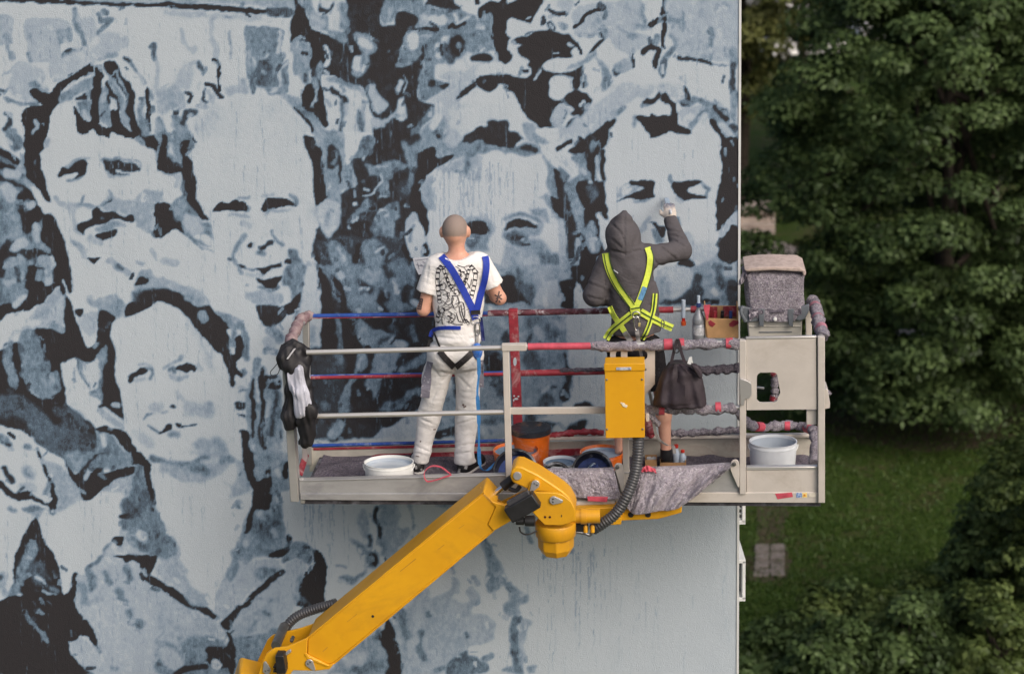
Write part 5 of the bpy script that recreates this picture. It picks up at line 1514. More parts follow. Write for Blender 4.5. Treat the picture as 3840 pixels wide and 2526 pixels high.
def tree(name, base, h, rad, zc0, m, label, cat='tree', nclump=260, per=120, leaf=.11, clump=.55, seed=0, group=None, tall=1.0, trunk=.2, hollow=.55, skirt=0.0):
    rng = np.random.default_rng(seed); base = np.array(base, float); base[2] = 0
    t = thing(name, base, label, cat, group)
    cc = base + np.array([0, 0, (h + zc0) / 2]); rz = (h - zc0) / 2
    # clumps fill the crown, more of them towards the outside, lobed outline
    d = rng.normal(size=(nclump, 3)); d /= np.linalg.norm(d, axis=1, keepdims=True)
    rr = hollow + (1 - hollow) * rng.random(nclump) ** .6
    ph = rng.random(4) * 6.28; az = np.arctan2(d[:, 1], d[:, 0])
    lob = 1 + .14 * np.sin(3 * az + ph[0] + 2 * d[:, 2]) + .10 * np.sin(5 * az + ph[1] - 3 * d[:, 2]) + .09 * np.sin(7 * d[:, 2] + ph[2])
    taper = np.where(d[:, 2] > 0, 1 - .28 * d[:, 2], 1 + (.10 - skirt) * d[:, 2])
    cen = cc + d * (rr * lob)[:, None] * np.stack([rad * taper, rad * taper, np.full(nclump, rz)], 1)
    if skirt:       # low hanging boughs
        ns = nclump // 4; a_ = rng.random(ns) * 6.283; r_ = rad * .95 * np.sqrt(rng.random(ns)); z_ = zc0 + .25 + 2.6 * rng.random(ns)
        cen = np.vstack([cen, base + np.stack([r_ * np.cos(a_), r_ * np.sin(a_), z_], 1)]); d = np.vstack([d, np.stack([np.cos(a_), np.sin(a_), 0 * a_], 1)]); nclump += ns
    cs = clump * rng.uniform(.45, 1.45, nclump)
    C = []; NR = []; RN = []
    for i in range(nclump):
        k = int(per * (cs[i] / clump) ** 2); q = rng.normal(size=(k, 3)); q /= np.linalg.norm(q, axis=1, keepdims=True)
        q[:, 2] = np.where(q[:, 2] < -.35, -q[:, 2], q[:, 2])
        s = cs[i] * (.55 + .45 * rng.random(k)); pos = cen[i] + q * s[:, None] * np.array([1, 1, .62])
        C.append(pos); nn = q * .8 + np.array([0, 0, .55]) + d[i] * .3 + rng.normal(size=(k, 3)) * .35; NR.append(nn / np.linalg.norm(nn, axis=1, keepdims=True))
        RN.append(np.clip(.5 + (rng.random() - .5) * .5 + rng.normal(size=k) * .16, 0, 1))
    leaf_mesh('crown', np.vstack(C), np.vstack(NR), leaf, rng, m, t, np.concatenate(RN))
    b = MB(); top = base + np.array([rng.normal() * .2, rng.normal() * .2, zc0 + (h - zc0) * .7])
    pts = smoothpath([base - (0, 0, .1), base + (top - base) * .35 + rng.normal(size=3) * .06, base + (top - base) * .7 + rng.normal(size=3) * .12, top], 6)
    tube(b, pts, trunk, 10, rfun=lambda q: trunk * (1.25 if q < .02 else 1) * (1 - .85 * q))
    b.build('trunk', M_BARK, t)
    b = MB()
    for i in rng.choice(nclump, min(16, nclump), replace=False):
        k = rng.uniform(.3, .85); s = pts[int(k * (len(pts) - 1))]; e = cen[i]; midp = (s + e) / 2 + np.array([0, 0, .25 * rng.random() * h * .1])
        tube(b, smoothpath([s, midp, e], 5), trunk * .3, 7, rfun=lambda q: trunk * .34 * (1 - .85 * q))
    b.build('limb', M_BARK, t)
    return t
def along(u, dist): d = ray(u, 1263); d = d / d[1]; return np.array([d[0] * dist, dist, 0.0])
tree('chestnut_tree', G(3500, 1560), 13.2, 3.9, .35, L_DARK, 'large dark green chestnut tree standing alone on the lawn behind the work basket', nclump=700, per=190, leaf=.075, clump=.60, seed=4, trunk=.26, skirt=.75)
tree('shade_tree', along(3980, 48), 13.0, 4.0, .5, L_DARK, 'dense dark tree growing close to the right of the large chestnut', nclump=360, per=170, leaf=.08, clump=.62, seed=9, trunk=.24, skirt=.7)
tree('lime_tree', along(2770, 66), 15.5, 3.4, 4.2, L_PALE, 'tall pale green tree rising behind the corner of the painted wall', nclump=330, per=100, leaf=.14, clump=.7, seed=12, trunk=.25)
tree('shade_tree', along(3400, 72), 14.0, 4.4, 3.6, L_MID, 'mid green tree further back, its crown showing above the large chestnut', nclump=220, per=90, leaf=.13, clump=.75, seed=15, trunk=.25, hollow=.7)
tree('shade_tree', along(3700, 64), 15.0, 4.6, 2.5, L_DARK, 'dark tree further back between the chestnut and its right hand neighbour', nclump=330, per=90, leaf=.15, clump=.85, seed=21, trunk=.25)
tree('shade_tree', along(2990, 84), 13.0, 3.6, 5.2, L_PALE, 'pale loose tree standing by the parked white cars', nclump=200, per=80, leaf=.17, clump=.8, seed=23, trunk=.22)
sap = lambda u, v, h, r, z0, m, lab, s, nc=80, name='sapling', cat='tree': tree(name, G(u, v), h, r, z0, m, lab, cat, nclump=nc, per=95, leaf=.062, clump=.30, seed=s, trunk=.05, hollow=.3)
sap(3800, 2440, 4.3, .85, .5, L_MID, 'slender young tree with bright leaf tips at the edge of the lawn', 31, 130)
sap(3700, 2470, 3.2, .75, .3, L_DARK, 'dark leafy young tree growing against the slender one with bright tips', 32, 110)
sap(3900, 2600, 4.6, 1.0, .5, L_MID, 'bushy young tree behind the shrubs, leaning over the slender one', 33, 120)
for i, (u, v, h, r, m, lab) in enumerate([
    (2905, 2640, 1.5, .62, L_DARK, 'small dark round shrub beside the foot of the painted wall'),
    (3060, 2600, 1.7, .62, L_MID, 'leafy green shrub next to the small dark round one'),
    (3190, 2500, 1.5, .6, L_DARK, 'dark shrub at the open edge of the lawn'),
    (3300, 2620, 2.0, .75, L_MID, 'broad mid green shrub in the thick of the bushes'),
    (3440, 2480, 1.5, .62, L_MID, 'rounded shrub bordering the lawn beside the broad one'),
    (3560, 2600, 2.0, .75, L_DARK, 'dark broad shrub between the bushes and the young trees'),
    (3650, 2430, 1.5, .55, L_MID, 'light leafy shrub under the young trees'),
    (3420, 2700, 2.2, .8, L_DARK, 'deep green tall shrub at the front of the bushes'),
    (3720, 2720, 2.4, .85, L_MID, 'tall bushy shrub in front of the young trees'),
    (3120, 2730, 2.0, .8, L_DARK, 'dark shrub at the front, closest to the painted wall'),
    (3640, 2200, .9, .4, L_MID, 'low leafy shrub on the lawn beside the young trees')]):
    sap(u, v, h, r, .05, m, lab, 50 + i, 70 if r > .5 else 40, 'garden_shrub', 'shrub')
# loose grass standing in the lawn
rng = np.random.default_rng(77); K = 52000
uu = rng.uniform(2640, 4000, K); vv = 1480 + (2750 - 1480) * rng.random(K) ** .9
D = rays(uu, vv); Pg = CAM + D * (-CAMH / D[:, 2])[:, None]
ang = rng.random(K) * 6.28; hgt = rng.uniform(.02, .07, K) * (.6 + .8 * rng.random(K)); wd = rng.uniform(.01, .03, K)
dx = np.stack([np.cos(ang), np.sin(ang), 0 * ang], 1) * wd[:, None]; tip = Pg + np.stack([rng.normal(size=K) * .035, rng.normal(size=K) * .035, hgt], 1)
V = np.stack([Pg - dx, Pg + dx, tip], 1).reshape(-1, 3)
me = bpy.data.meshes.new('grass'); me.vertices.add(3 * K); me.vertices.foreach_set('co', V.astype(np.float32).ravel())
me.loops.add(3 * K); me.loops.foreach_set('vertex_index', np.arange(3 * K, dtype=np.int32)); me.polygons.add(K)
me.polygons.foreach_set('loop_start', np.arange(0, 3 * K, 3, dtype=np.int32)); me.polygons.foreach_set('loop_total', np.full(K, 3, dtype=np.int32)); me.update(calc_edges=True)
a = me.attributes.new('rnd', 'FLOAT', 'FACE'); a.data.foreach_set('value', rng.random(K).astype(np.float32))
me.materials.append(leaf_material('grass_blade', (.026, .048, .009), (.044, .088, .014), (.085, .125, .036), -.02))
go = bpy.data.objects.new('grass', me); COL.objects.link(go); setprops(go, 'loose green grass growing across the lawn', 'grass', kind='stuff')
# ---------------------------------------------------------------- parked cars seen through the leaves
M_TYRE = mat('tyre', (.02, .02, .02), .9); M_RIM = mat('rim', (.5, .5, .5), .35, .8); M_CGL = mat('car_glass', (.03, .035, .04), .08, spec=.6)
M_LAMP = mat('lamp_glass', (.6, .6, .58), .15)
def car(loc, head, colr, label, van=False):
    t = thing('parked_van' if van else 'parked_car', loc, label, 'van' if van else 'car', 'cars parked beyond the trees')
    c, s = math.cos(head), math.sin(head)
    W = lambda x, y, z: np.array(loc) + np.array([c * x - s * y, s * x + c * y, z])
    m = mat('car_paint_%s' % colr[0], colr[1], .25, var=.03, spec=.6)
    L, Wd = (4.9, 1.9) if van else (4.3, 1.75)
    lo = [(-L / 2, .30), (-L / 2, .75), (-L / 2 + .08, .9), (-L * .22, .95), (L * .24, .98), (L / 2 - .12, .82), (L / 2, .6), (L / 2, .3)]
    hi = [(-L / 2 + .02, .94), (-L / 2 + .12, 1.95), (L * .18, 2.0), (L * .33, 1.0)] if van else [(-L * .47, .92), (-L * .36, 1.38), (-L * .05, 1.47), (L * .10, 1.42), (L * .27, .97)]
    def ext(pr, w0, w1, name, mm, par, bev=.05):
        b = MB(); n = len(pr)
        zt = max(z for _, z in pr); zb = min(z for _, z in pr)
        V = [W(x, sg * (w0 + (w1 - w0) * (z - zb) / (zt - zb + 1e-6)), z) for sg in (-1, 1) for x, z in pr]
        b.add(V, [tuple(range(n)), tuple(range(2 * n - 1, n - 1, -1))] + [(i, (i + 1) % n, n + (i + 1) % n, n + i) for i in range(n)]); return b.build(name, mm, par, bevel=bev)
    ext(lo, Wd / 2, Wd / 2 - .05, 'body', m, t); cab = ext(hi, Wd / 2 - .06, Wd / 2 - .22, 'cabin', m, t, .03)
    cx = sum(x for x, _ in hi) / len(hi); gl = [(cx + (x - cx) * .9, .98 + (z - .94) * .82) for x, z in hi]
    ext(gl, Wd / 2 - .055, Wd / 2 - .195, 'window', M_CGL, cab, .0)
    for x in (-L * .31, L * .31):
        for sg in (-1, 1):
            b = MB(); lathe(b, W(x, sg * (Wd / 2 - .19), .31), W(0, sg, 0) - W(0, 0, 0), [(.2, 0), (.31, .01), (.31, .19), (.2, .2)], 20); wh = b.build('wheel', M_TYRE, t)
            b = MB(); lathe(b, W(x, sg * (Wd / 2 - .01), .31), W(0, sg, 0) - W(0, 0, 0), [(.19, 0), (.18, .02), (.03, .03)], 16); b.build('rim', M_RIM, wh)
    for sg in (-1, 1):
        b = MB(); bar(b, W(L / 2 - .03, sg * (Wd / 2 - .32), .66), W(L / 2 - .03, sg * (Wd / 2 - .08), .66), .07, .12); b.build('headlight', M_LAMP, t)
cw = ('white', SRGB(225, 225, 225)); cs_ = ('silver', SRGB(170, 172, 175)); cb = ('blue', SRGB(80, 100, 140))
car(tuple(along(3010, 98)), .15, cw, 'white car parked alone beside the pale loose tree')
car(tuple(along(2905, 112)), .1, cw, 'white van parked behind the pale loose tree', True)
car(tuple(along(3330, 103)), .12, cw, 'white car parked behind the crown of the large chestnut')
car(tuple(along(3640, 107)), .1, cs_, 'silver car parked beyond the dark trees')
# ================================================================ the boom lift
M_ALU = mat('brushed_aluminium', SRGB(176, 175, 174), .38, .5, var=.05, scale=6, dirt=SRGB(126, 125, 126), dirt_amt=.25, bmp=.05, stretch=(1, 1, 1))
M_TUBE = mat('bare_alu_tube', SRGB(196, 194, 191), .34, .55, var=.04, scale=6, bmp=0)
M_BEIGE = mat('cream_enamel', SRGB(186, 180, 173), .42, 0, var=.05, scale=5, dirt=SRGB(150, 140, 128), dirt_amt=.45, bmp=.06)
M_SILL = mat('scuffed_sill', SRGB(168, 168, 169), .45, .35, var=.08, scale=5, dirt=SRGB(112, 113, 118), dirt_amt=.6, bmp=.06, stretch=(.9, 1, 2.2))
M_BLUE = mat('blue_paint_rail', SRGB(38, 74, 150), .45, var=.15, scale=20, dirt=SRGB(190, 195, 205), dirt_amt=.65)
M_RED = mat('red_tape', SRGB(142, 44, 56), .55, var=.16, scale=16, dirt=SRGB(205, 190, 190), dirt_amt=.5, bmp=.3, bscale=40)
M_PINK = mat('pink_tape', SRGB(190, 78, 94), .5, var=.14, scale=18, bmp=.3, bscale=40)
M_SPOT = mat('pale_paint_spot', SRGB(176, 186, 196), .6)
M_DARKG = mat('dark_gap', (.02, .02, .02), .8)
M_BOLT = mat('zinc_bolt', SRGB(120, 120, 120), .4, .8)
M_FLOOR = mat('paint_spattered_floor', SRGB(70, 68, 74), .7, var=.3, scale=14, dirt=SRGB(128, 130, 140), dirt_amt=.7, bmp=.6, bscale=60)
M_YEL = mat('machine_yellow', SRGB(214, 158, 30), .4, var=.07, scale=2.5, col2=SRGB(202, 145, 26), dirt=SRGB(136, 98, 48), dirt_amt=.38, bmp=.08, bscale=30, spec=.4)
M_BLACK = mat('black_steel', SRGB(36, 36, 38), .45, var=.2, scale=20)
M_HOSE = mat('black_hose', SRGB(66, 67, 70), .38, var=.15, spec=.5)
M_CHROME = mat('chrome', SRGB(220, 220, 222), .12, 1.0, var=.03)
def fleece_material(name, tint=(1, 1, 1)):
    m, t, p = nodes(name); v = coords(t)
    n1 = noise(t, 85, 6, .85, v, 1.2); n2 = noise(t, 11, 4, .6, v); n3 = noise(t, 42, 3, .7, v)
    c = ramp(t, n1, [(.30, SRGB(74, 68, 74)), (.42, SRGB(124, 118, 126)), (.50, SRGB(156, 150, 160)), (.58, SRGB(188, 183, 190)), (.70, SRGB(226, 223, 226))])
    c = mix(t, mth(t, 'MULTIPLY', mth(t, 'SUBTRACT', n3, .55), 3.0, clamp=True), c, SRGB(120, 104, 140))
    c = mix(t, mth(t, 'MULTIPLY', mth(t, 'SUBTRACT', n2, .48), 2.2, clamp=True), c, SRGB(98, 92, 98))
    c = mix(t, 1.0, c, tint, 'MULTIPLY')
    t.links.new(c, p.inputs['Base Color']); p.inputs['Roughness'].default_value = .95; p.inputs['Specular IOR Level'].default_value = .1
    bump(t, p, mth(t, 'ADD', n1, mth(t, 'MULTIPLY', noise(t, 26, 4, .6, v, 1.5), 2.2)), 1.0, .014); return m
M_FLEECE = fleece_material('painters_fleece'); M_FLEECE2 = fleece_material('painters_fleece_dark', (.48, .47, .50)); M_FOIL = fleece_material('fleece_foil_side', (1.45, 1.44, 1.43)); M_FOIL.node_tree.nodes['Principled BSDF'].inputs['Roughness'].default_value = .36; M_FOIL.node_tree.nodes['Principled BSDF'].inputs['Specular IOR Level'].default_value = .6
root = thing('boom_lift', (float(N(2000, 1900, .3)[0]) - .5, 12.1, 0), 'yellow boom lift holding a long railed work basket in front of the painted wall', 'lift')
b = MB()
c = [FL(1128, 1862), FL(3078, 1870)]
fo = YD * .80; dn = -FN * .05
P = [c[0], c[1], c[1] + fo, c[0] + fo]
b.add(P + [p + dn for p in P], [(0, 1, 2, 3), (7, 6, 5, 4), (0, 4, 5, 1), (1, 5, 6, 2), (2, 6, 7, 3), (3, 7, 4, 0)])
basket = b.build('basket', M_FLOOR, root, smooth=False)
basket['label'] = 'long railed work basket with spattered floor'
def nbar(name, m, p0, p1, w, dep, d=0.0, up=None, bevel=.004, d1=None):
    """bar between two photo points on the plane d ; w = seen width, dep = depth"""
    a, e = N(*p0, d), N(*p1, d if d1 is None else d1); b = MB(); bar(b, a, e, dep, w, up=np.cross(e - a, YD)); return b.build(name, m, basket, bevel=bevel)
def ntube(name, m, pts, r, ds, n=14, seg=1, par=None, nz=0, seed=0):
    P = [N(u, v, dd) for (u, v), dd in zip(pts, ds if np.ndim(ds) else [ds] * len(pts))]
    P = smoothpath(P, seg) if len(P) > 2 and seg > 1 else (line(P[0], P[1], max(2, seg)) if len(P) == 2 else P)
    b = MB(); tube(b, P, r, n, nz=nz, seed=seed); return b.build(name, m, par or basket, angle=60)
FAR = .80
# ---- near side
def toe(name, m, pts, dep, d0):
    b = MB(); prism(b, pts, d0, d0 + dep); return b.build(name, m, basket, bevel=.004)
toe('toe_board', M_SILL, [(1122, 1804), (1900, 1784), (2772, 1764), (2772, 1846), (1122, 1850)], .012, .0)
toe('toe_board', M_BEIGE, [(2799, 1761), (3066, 1759), (3066, 1846), (2799, 1846)], .012, .0)
toe('sill_lip', M_ALU, [(1122, 1799), (1900, 1779), (2772, 1759), (2772, 1766), (1900, 1786), (1122, 1806)], .05, -.004)
toe('sill_lip', M_TUBE, [(2799, 1750), (3066, 1748), (3066, 1761), (2799, 1763)], .04, -.004)
toe('bottom_beam', M_SILL, [(1126, 1850), (2180, 1848), (2180, 1882), (1126, 1874)], .06, -.008)
toe('bottom_beam', M_BEIGE, [(2180, 1848), (3094, 1845), (3094, 1885), (2180, 1882)], .06, -.008)
nbar('post', M_ALU, (1072, 1305), (1107, 1876), .055, .05)
nbar('post', M_ALU, (1094, 1420), (1118, 1800), .022, .03, .06)
nbar('post', M_ALU, (1130, 1790), (1136, 1884), .03, .03, .02)
nbar('post', M_BEIGE, (1897, 1302), (1909, 1785), .042, .04, -.004)
nbar('post', M_BEIGE, (2340, 1300), (2350, 1850), .042, .04, .02)
nbar('post', M_BEIGE, (2785, 1272), (2785, 1848), .042, .045, -.006)
nbar('post', M_BEIGE, (3079, 1260), (3080, 1880), .044, .045, -.010)
ntube('rail', M_TUBE, [(1150, 1321), (1890, 1303)], .0165, 0.0)
ntube('rail', M_TUBE, [(1112, 1561), (1890, 1544)], .0165, 0.0)
nbar('rail_joint', M_BEIGE, (1882, 1301), (1975, 1299), .044, .05, -.006)
nbar('rail', M_BEIGE, (1909, 1540), (2290, 1536), .044, .03, .0)
ntube('rail', M_TUBE, [(1970, 1299), (2790, 1284)], .0165, 0.0)
ntube('rail', M_TUBE, [(2350, 1536), (2790, 1526)], .0165, 0.0)
def wrapped(name, pts, r, ds, seed, m=None, seg=14, nz=.30):
    P = [N(u, v, dd) for (u, v), dd in zip(pts, ds if np.ndim(ds) else [ds] * len(pts))]
    P = smoothpath(P, seg); rg = np.random.default_rng(seed); P = P + rg.normal(size=P.shape) * r * .09
    b = MB(); tube(b, P, r, 14, nz=nz, seed=seed, rfun=lambda q: r * (1 + .16 * math.sin(9 * q * len(pts) + seed) + .10 * math.sin(23 * q + 2 * seed)))
    return b.build(name, m or M_FLEECE, basket, angle=80)
def tape(pts, r, ds, m=None):
    P = [N(u, v, dd) for (u, v), dd in zip(pts, ds if np.ndim(ds) else [ds] * len(pts))]
    b = MB(); tube(b, line(P[0], P[-1], 4) if len(P) == 2 else P, r, 16, nz=.06, seed=int(pts[0][0])); return b.build('tape_band', m or M_PINK, basket, angle=60)
tape([(1980, 1299), (2226, 1296)], .0225, 0, M_PINK)
wrapped('rail_wrap', [(2215, 1298), (2400, 1296), (2600, 1290), (2770, 1288)], .031, 0.0, 5)
tape([(2490, 1291), (2522, 1290)], .036, 0); tape([(2545, 1289), (2566, 1288)], .036, 0); tape([(2722, 1287), (2748, 1286)], .035, 0)
wrapped('rail_wrap', [(2420, 1535), (2460, 1536), (2560, 1534), (2660, 1536), (2755, 1527)], .030, 0.0, 8)
tape([(2471, 1536), (2492, 1536)], .033, 0); tape([(2683, 1527), (2704, 1526)], .034, 0); tape([(2500, 1517), (2645, 1512)], .008, -.012)
wrapped('rail_wrap', [(2418, 1520), (2424, 1548), (2455, 1575), (2470, 1590)], .018, -.02, 9)
# ---- far side
ntube('rail', M_BLUE, [(1150, 1185), (1830, 1175)], .0155, FAR)
ntube('rail', mat('spattered_rail', SRGB(96, 50, 60), .6, var=.3, scale=26, dirt=SRGB(215, 215, 220), dirt_amt=.9), [(1830, 1174), (2300, 1165)], .021, FAR, seg=20, nz=.12)
ntube('rail', M_TUBE, [(2300, 1165), (2790, 1156)], .0155, FAR)
tape([(1152, 1192), (1900, 1181)], .006, FAR - .008, M_RED)
tape([(2590, 1160), (2625, 1160)], .024, FAR, M_RED); tape([(2400, 1163), (2525, 1161)], .022, FAR, M_RED)
ntube('rail', M_BLUE, [(1160, 1411), (1890, 1397)], .0125, FAR); tape([(1162, 1416), (1890, 1402)], .0125, FAR - .012, M_RED)
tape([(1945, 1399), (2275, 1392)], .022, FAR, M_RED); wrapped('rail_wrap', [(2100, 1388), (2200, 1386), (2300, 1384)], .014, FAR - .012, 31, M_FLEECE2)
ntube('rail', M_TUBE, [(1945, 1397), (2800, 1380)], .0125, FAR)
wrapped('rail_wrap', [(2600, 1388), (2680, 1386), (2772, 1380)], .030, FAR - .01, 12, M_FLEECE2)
nbar('post', M_RED, (1924, 1158), (1948, 1720), .062, .05, FAR)
for u, v, a_, b_ in ((1931, 1356, 7, 16), (1936, 1495, 8, 4), (1928, 1484, 4, 3), (1944, 1486, 4, 3), (1926, 1500, 3, 4)):
    toe('paint_spot', M_SPOT, [(u + a_ * math.cos(t), v + b_ * math.sin(t)) for t in np.linspace(0, 6.28, 12, endpoint=False)], .002, FAR - .0275)
ntube('rail', M_BLUE, [(1170, 1670), (1895, 1651)], .012, FAR)
toe('toe_board', mat('far_toe_board', SRGB(176, 172, 162), .55, var=.1, scale=6, dirt=SRGB(112, 70, 66), dirt_amt=.6), [(1160, 1678), (1900, 1660), (2790, 1638), (3045, 1634), (3045, 1712), (1160, 1768)], .012, FAR)
toe('tape_band', M_RED, [(1175, 1679), (1890, 1661), (1890, 1672), (1175, 1688)], .004, FAR - .006)
toe('tape_band', M_RED, [(1250, 1742), (1330, 1722), (1420, 1702), (1895, 1688), (1895, 1728), (1330, 1748), (1260, 1752)], .004, FAR - .008)
toe('tape_band', M_RED, [(1900, 1690), (2180, 1680), (2180, 1716), (1900, 1728)], .004, FAR - .008)
wrapped('floor_wrap', [(1965, 1640), (2080, 1632), (2180, 1618), (2262, 1622)], .020, FAR - .03, 14, M_RED, nz=.5)
toe('ledge', M_BEIGE, [(1960, 1640), (3048, 1629), (3048, 1640), (1960, 1652)], .05, FAR - .05)
wrapped('floor_wrap', [(2520, 1624), (2600, 1622), (2690, 1616), (2780, 1612)], .022, FAR - .04, 15, M_FLEECE, nz=.6)
wrapped('floor_wrap', [(2420, 1580), (2432, 1600), (2440, 1630)], .035, FAR - .03, 16, M_RED, nz=.5)
# ---- left end
nbar('post', M_ALU, (1147, 1180), (1158, 1740), .045, .04, FAR)
ntube('rail', M_ALU, [(1076, 1318), (1150, 1184)], .018, [0.0, FAR])
wrapped('rail_wrap', [(1082, 1300), (1105, 1245), (1128, 1200), (1158, 1184)], .034, [.10, .38, .66, .80], 21, mat('grimy_wrap', SRGB(150, 134, 134), .9, var=.25, scale=20, col2=SRGB(110, 84, 92), bmp=1, bscale=40))
ntube('rail', M_ALU, [(1090, 1560), (1160, 1412)], .015, [0.0, FAR])
nbar('end_plate', M_RED, (1124, 1776), (1149, 1700), .045, .01, .10, d1=.66)
toe('post', M_ALU, [(1128, 1580), (1150, 1580), (1154, 1720), (1134, 1770)], .01, .45)
nbar('tape_band', M_RED, (1146, 1470), (1152, 1510), .02, .05, .72)
# ---- right end with gate
gate_pts = [(2798, 1268), (3060, 1264), (3062, 1534), (2800, 1537)]
gb = MB()
outer = [np.array(p, float) for p in gate_pts]
hole = rounded([(2838, 1397), (2917, 1395), (2917, 1509), (2838, 1511)], 20, 5)
# plate with a real opening: bridge outer and inner loops
def plate_with_hole(mb, outer, inner, d0, dep):
    inner = [np.asarray(p, float) for p in inner]; cen = np.mean(inner, axis=0); n = len(inner)
    def pushed(p):
        best = None; dr = p - cen
        for i in range(len(outer)):
            a, e = outer[i], outer[(i + 1) % len(outer)]; M2 = np.array([[dr[0], a[0] - e[0]], [dr[1], a[1] - e[1]]])
            if abs(np.linalg.det(M2)) < 1e-9: continue
            t, s = np.linalg.solve(M2, a - cen)
            if t > 0 and -1e-6 <= s <= 1 + 1e-6 and (best is None or t < best): best = t
        return cen + dr * best
    ring = sorted(inner + [], key=lambda p: math.atan2(p[1] - cen[1], p[0] - cen[0]))
    for o in outer:   # add inner points facing the outer corners so the corners stay sharp
        dr = o - cen; an = math.atan2(dr[1], dr[0]); k = np.argmin([abs(math.atan2(math.sin(an - math.atan2(p[1] - cen[1], p[0] - cen[0])), math.cos(an - math.atan2(p[1] - cen[1], p[0] - cen[0])))) for p in ring])
        pr = ring[k]; ring.insert(k + 1, cen + dr / np.linalg.norm(dr) * np.linalg.norm(pr - cen))
    ring = sorted(ring, key=lambda p: math.atan2(p[1] - cen[1], p[0] - cen[0])); n = len(ring)
    out = [pushed(p) for p in ring]
    V = []; off = YD * dep / (YD @ np.array([YAW, 1, 0]))
    for L in (ring, out): V += [N(*p, d0) for p in L]
    V += [v + off for v in V]
    F = []
    for i in range(n):
        j = (i + 1) % n; F += [(i, j, n + j, n + i), (2 * n + n + i, 2 * n + n + j, 2 * n + j, 2 * n + i), (j, i, 2 * n + i, 2 * n + j), (n + i, n + j, 3 * n + j, 3 * n + i)]
    mb.add(V, F)
plate_with_hole(gb, outer, hole, -.016, .022)
gb.build('gate_panel', M_BEIGE, basket, bevel=0)
toe('gate_rim', M_TUBE, [(2797, 1265), (3062, 1260), (3062, 1268), (2797, 1273)], .03, -.020)
toe('gate_latch', M_ALU, rounded([(2772, 1418), (2796, 1424), (2818, 1436), (2820, 1482), (2808, 1496), (2794, 1494), (2790, 1520), (2776, 1520)], 9), .03, -.05)
toe('gate_gap', M_DARKG, [(3061, 1265), (3066, 1265), (3068, 1590), (3063, 1590)], .004, .02)
toe('gate_stile', M_BEIGE, [(3024, 1537), (3062, 1537), (3062, 1592), (3024, 1592)], .02, .01)
toe('hinge_box', M_BEIGE, [(3092, 1458), (3104, 1458), (3113, 1512), (3112, 1530), (3092, 1534)], .16, .02)
ntube('rail', M_ALU, [(3080, 1268), (3036, 1140)], .017, [0, FAR])
nbar('post', M_BEIGE, (3031, 1150), (3040, 1640), .04, .04, FAR)
wrapped('rail_wrap', [(3088, 1262), (3074, 1225), (3066, 1185), (3058, 1150), (3044, 1126)], .037, [.05, .25, .45, .63, .78], 41)
for u, v, d in ((3082, 1240, .16), (3069, 1203, .36), (3059, 1160, .58)): tape([(u, v), (u - 3, v - 12)], .039, [d, d + .06], mat('faded_tape', SRGB(176, 120, 132), .6, var=.2))
wrapped('rail_wrap', [(2770, 1545), (2800, 1585), (2850, 1602), (2930, 1595), (3010, 1598), (3046, 1612), (3056, 1655), (3052, 1735)], .030, [.30, .45, .62, .74, .74, .60, .45, .30], 43)
tape([(2835, 1599), (2856, 1600)], .033, [.55, .60]); tape([(2942, 1596), (2962, 1596)], .032, .74); tape([(3026, 1604), (3044, 1610)], .033, [.70, .62])
wrapped('gate_wrap', [(2906, 1398), (2905, 1440), (2905, 1480), (2898, 1512)], .024, FAR - .05, 45); tape([(2903, 1396), (2906, 1406)], .027, FAR - .05, M_RED); tape([(2903, 1484), (2900, 1500)], .027, FAR - .05, M_RED)
nbar('gate_rod', M_ALU, (2836, 1452), (2866, 1455), .014, .02, .35)
wrapped('post_wrap', [(3092, 1455), (3104, 1470), (3112, 1475)], .012, .06, 47, nz=.6)
# ---- brackets on the near side
for pts, bolt in (([(2302, 1748), (2312, 1736), (2334, 1738), (2340, 1770), (2344, 1846), (2330, 1846)], (2315, 1752)), ([(2736, 1745), (2746, 1724), (2766, 1722), (2773, 1740), (2773, 1828), (2766, 1826), (2740, 1766)], (2753, 1741))):
    bk = toe('lug', M_BEIGE, rounded(pts, 8, 3), .016, -.030)
    q = MB(); lathe(q, N(*bolt, -.046), YD, [(.004, 0), (.013, .002), (.013, .016)], 14); q.build('bolt', M_BOLT, basket)
# plate behind the yellow box
q = MB(); plate_with_hole(q, [np.array(p, float) for p in [(2288, 1306), (2456, 1306), (2456, 1440), (2288, 1440)]], rounded([(2309, 1314), (2428, 1314), (2428, 1349), (2309, 1349)], 17, 5), .012, .008); q.build('mount_plate', M_BEIGE, basket)
toe('mount_plate', M_BEIGE, [(2288, 1440), (2456, 1440), (2420, 1482), (2412, 1640), (2300, 1640)], .008, .012)
# ---- yellow control box
box = toe('control_box', M_YEL, [(2267, 1366), (2416, 1364), (2418, 1640), (2271, 1643)], .16, -.17)
toe('box_lid', M_YEL, [(2265, 1364), (2418, 1362), (2419, 1389), (2266, 1392)], .006, -.178)
toe('name_plate', mat('plate_print', SRGB(196, 200, 206), .4, var=.1, scale=60, col2=SRGB(120, 128, 145)), [(2311, 1377), (2367, 1376), (2367, 1387), (2311, 1388)], .003, -.183)
toe('scuff_mark', mat('scuff', SRGB(230, 222, 200), .7), [(2325, 1508), (2341, 1510), (2345, 1516), (2354, 1520), (2350, 1528), (2336, 1524), (2331, 1515)], .002, -.1735)
for u, v in ((2275, 1424), (2408, 1423), (2276, 1610), (2410, 1609), (2262, 1384), (2421, 1386)):
    q = MB(); lathe(q, N(u, v, -.176), YD, [(.003, 0), (.007, .002), (.007, .012)], 10); q.build('screw', M_BOLT, basket)
toe('side_button', M_BEIGE, rounded([(2420, 1552), (2434, 1552), (2436, 1580), (2422, 1582)], 6), .03, -.10)
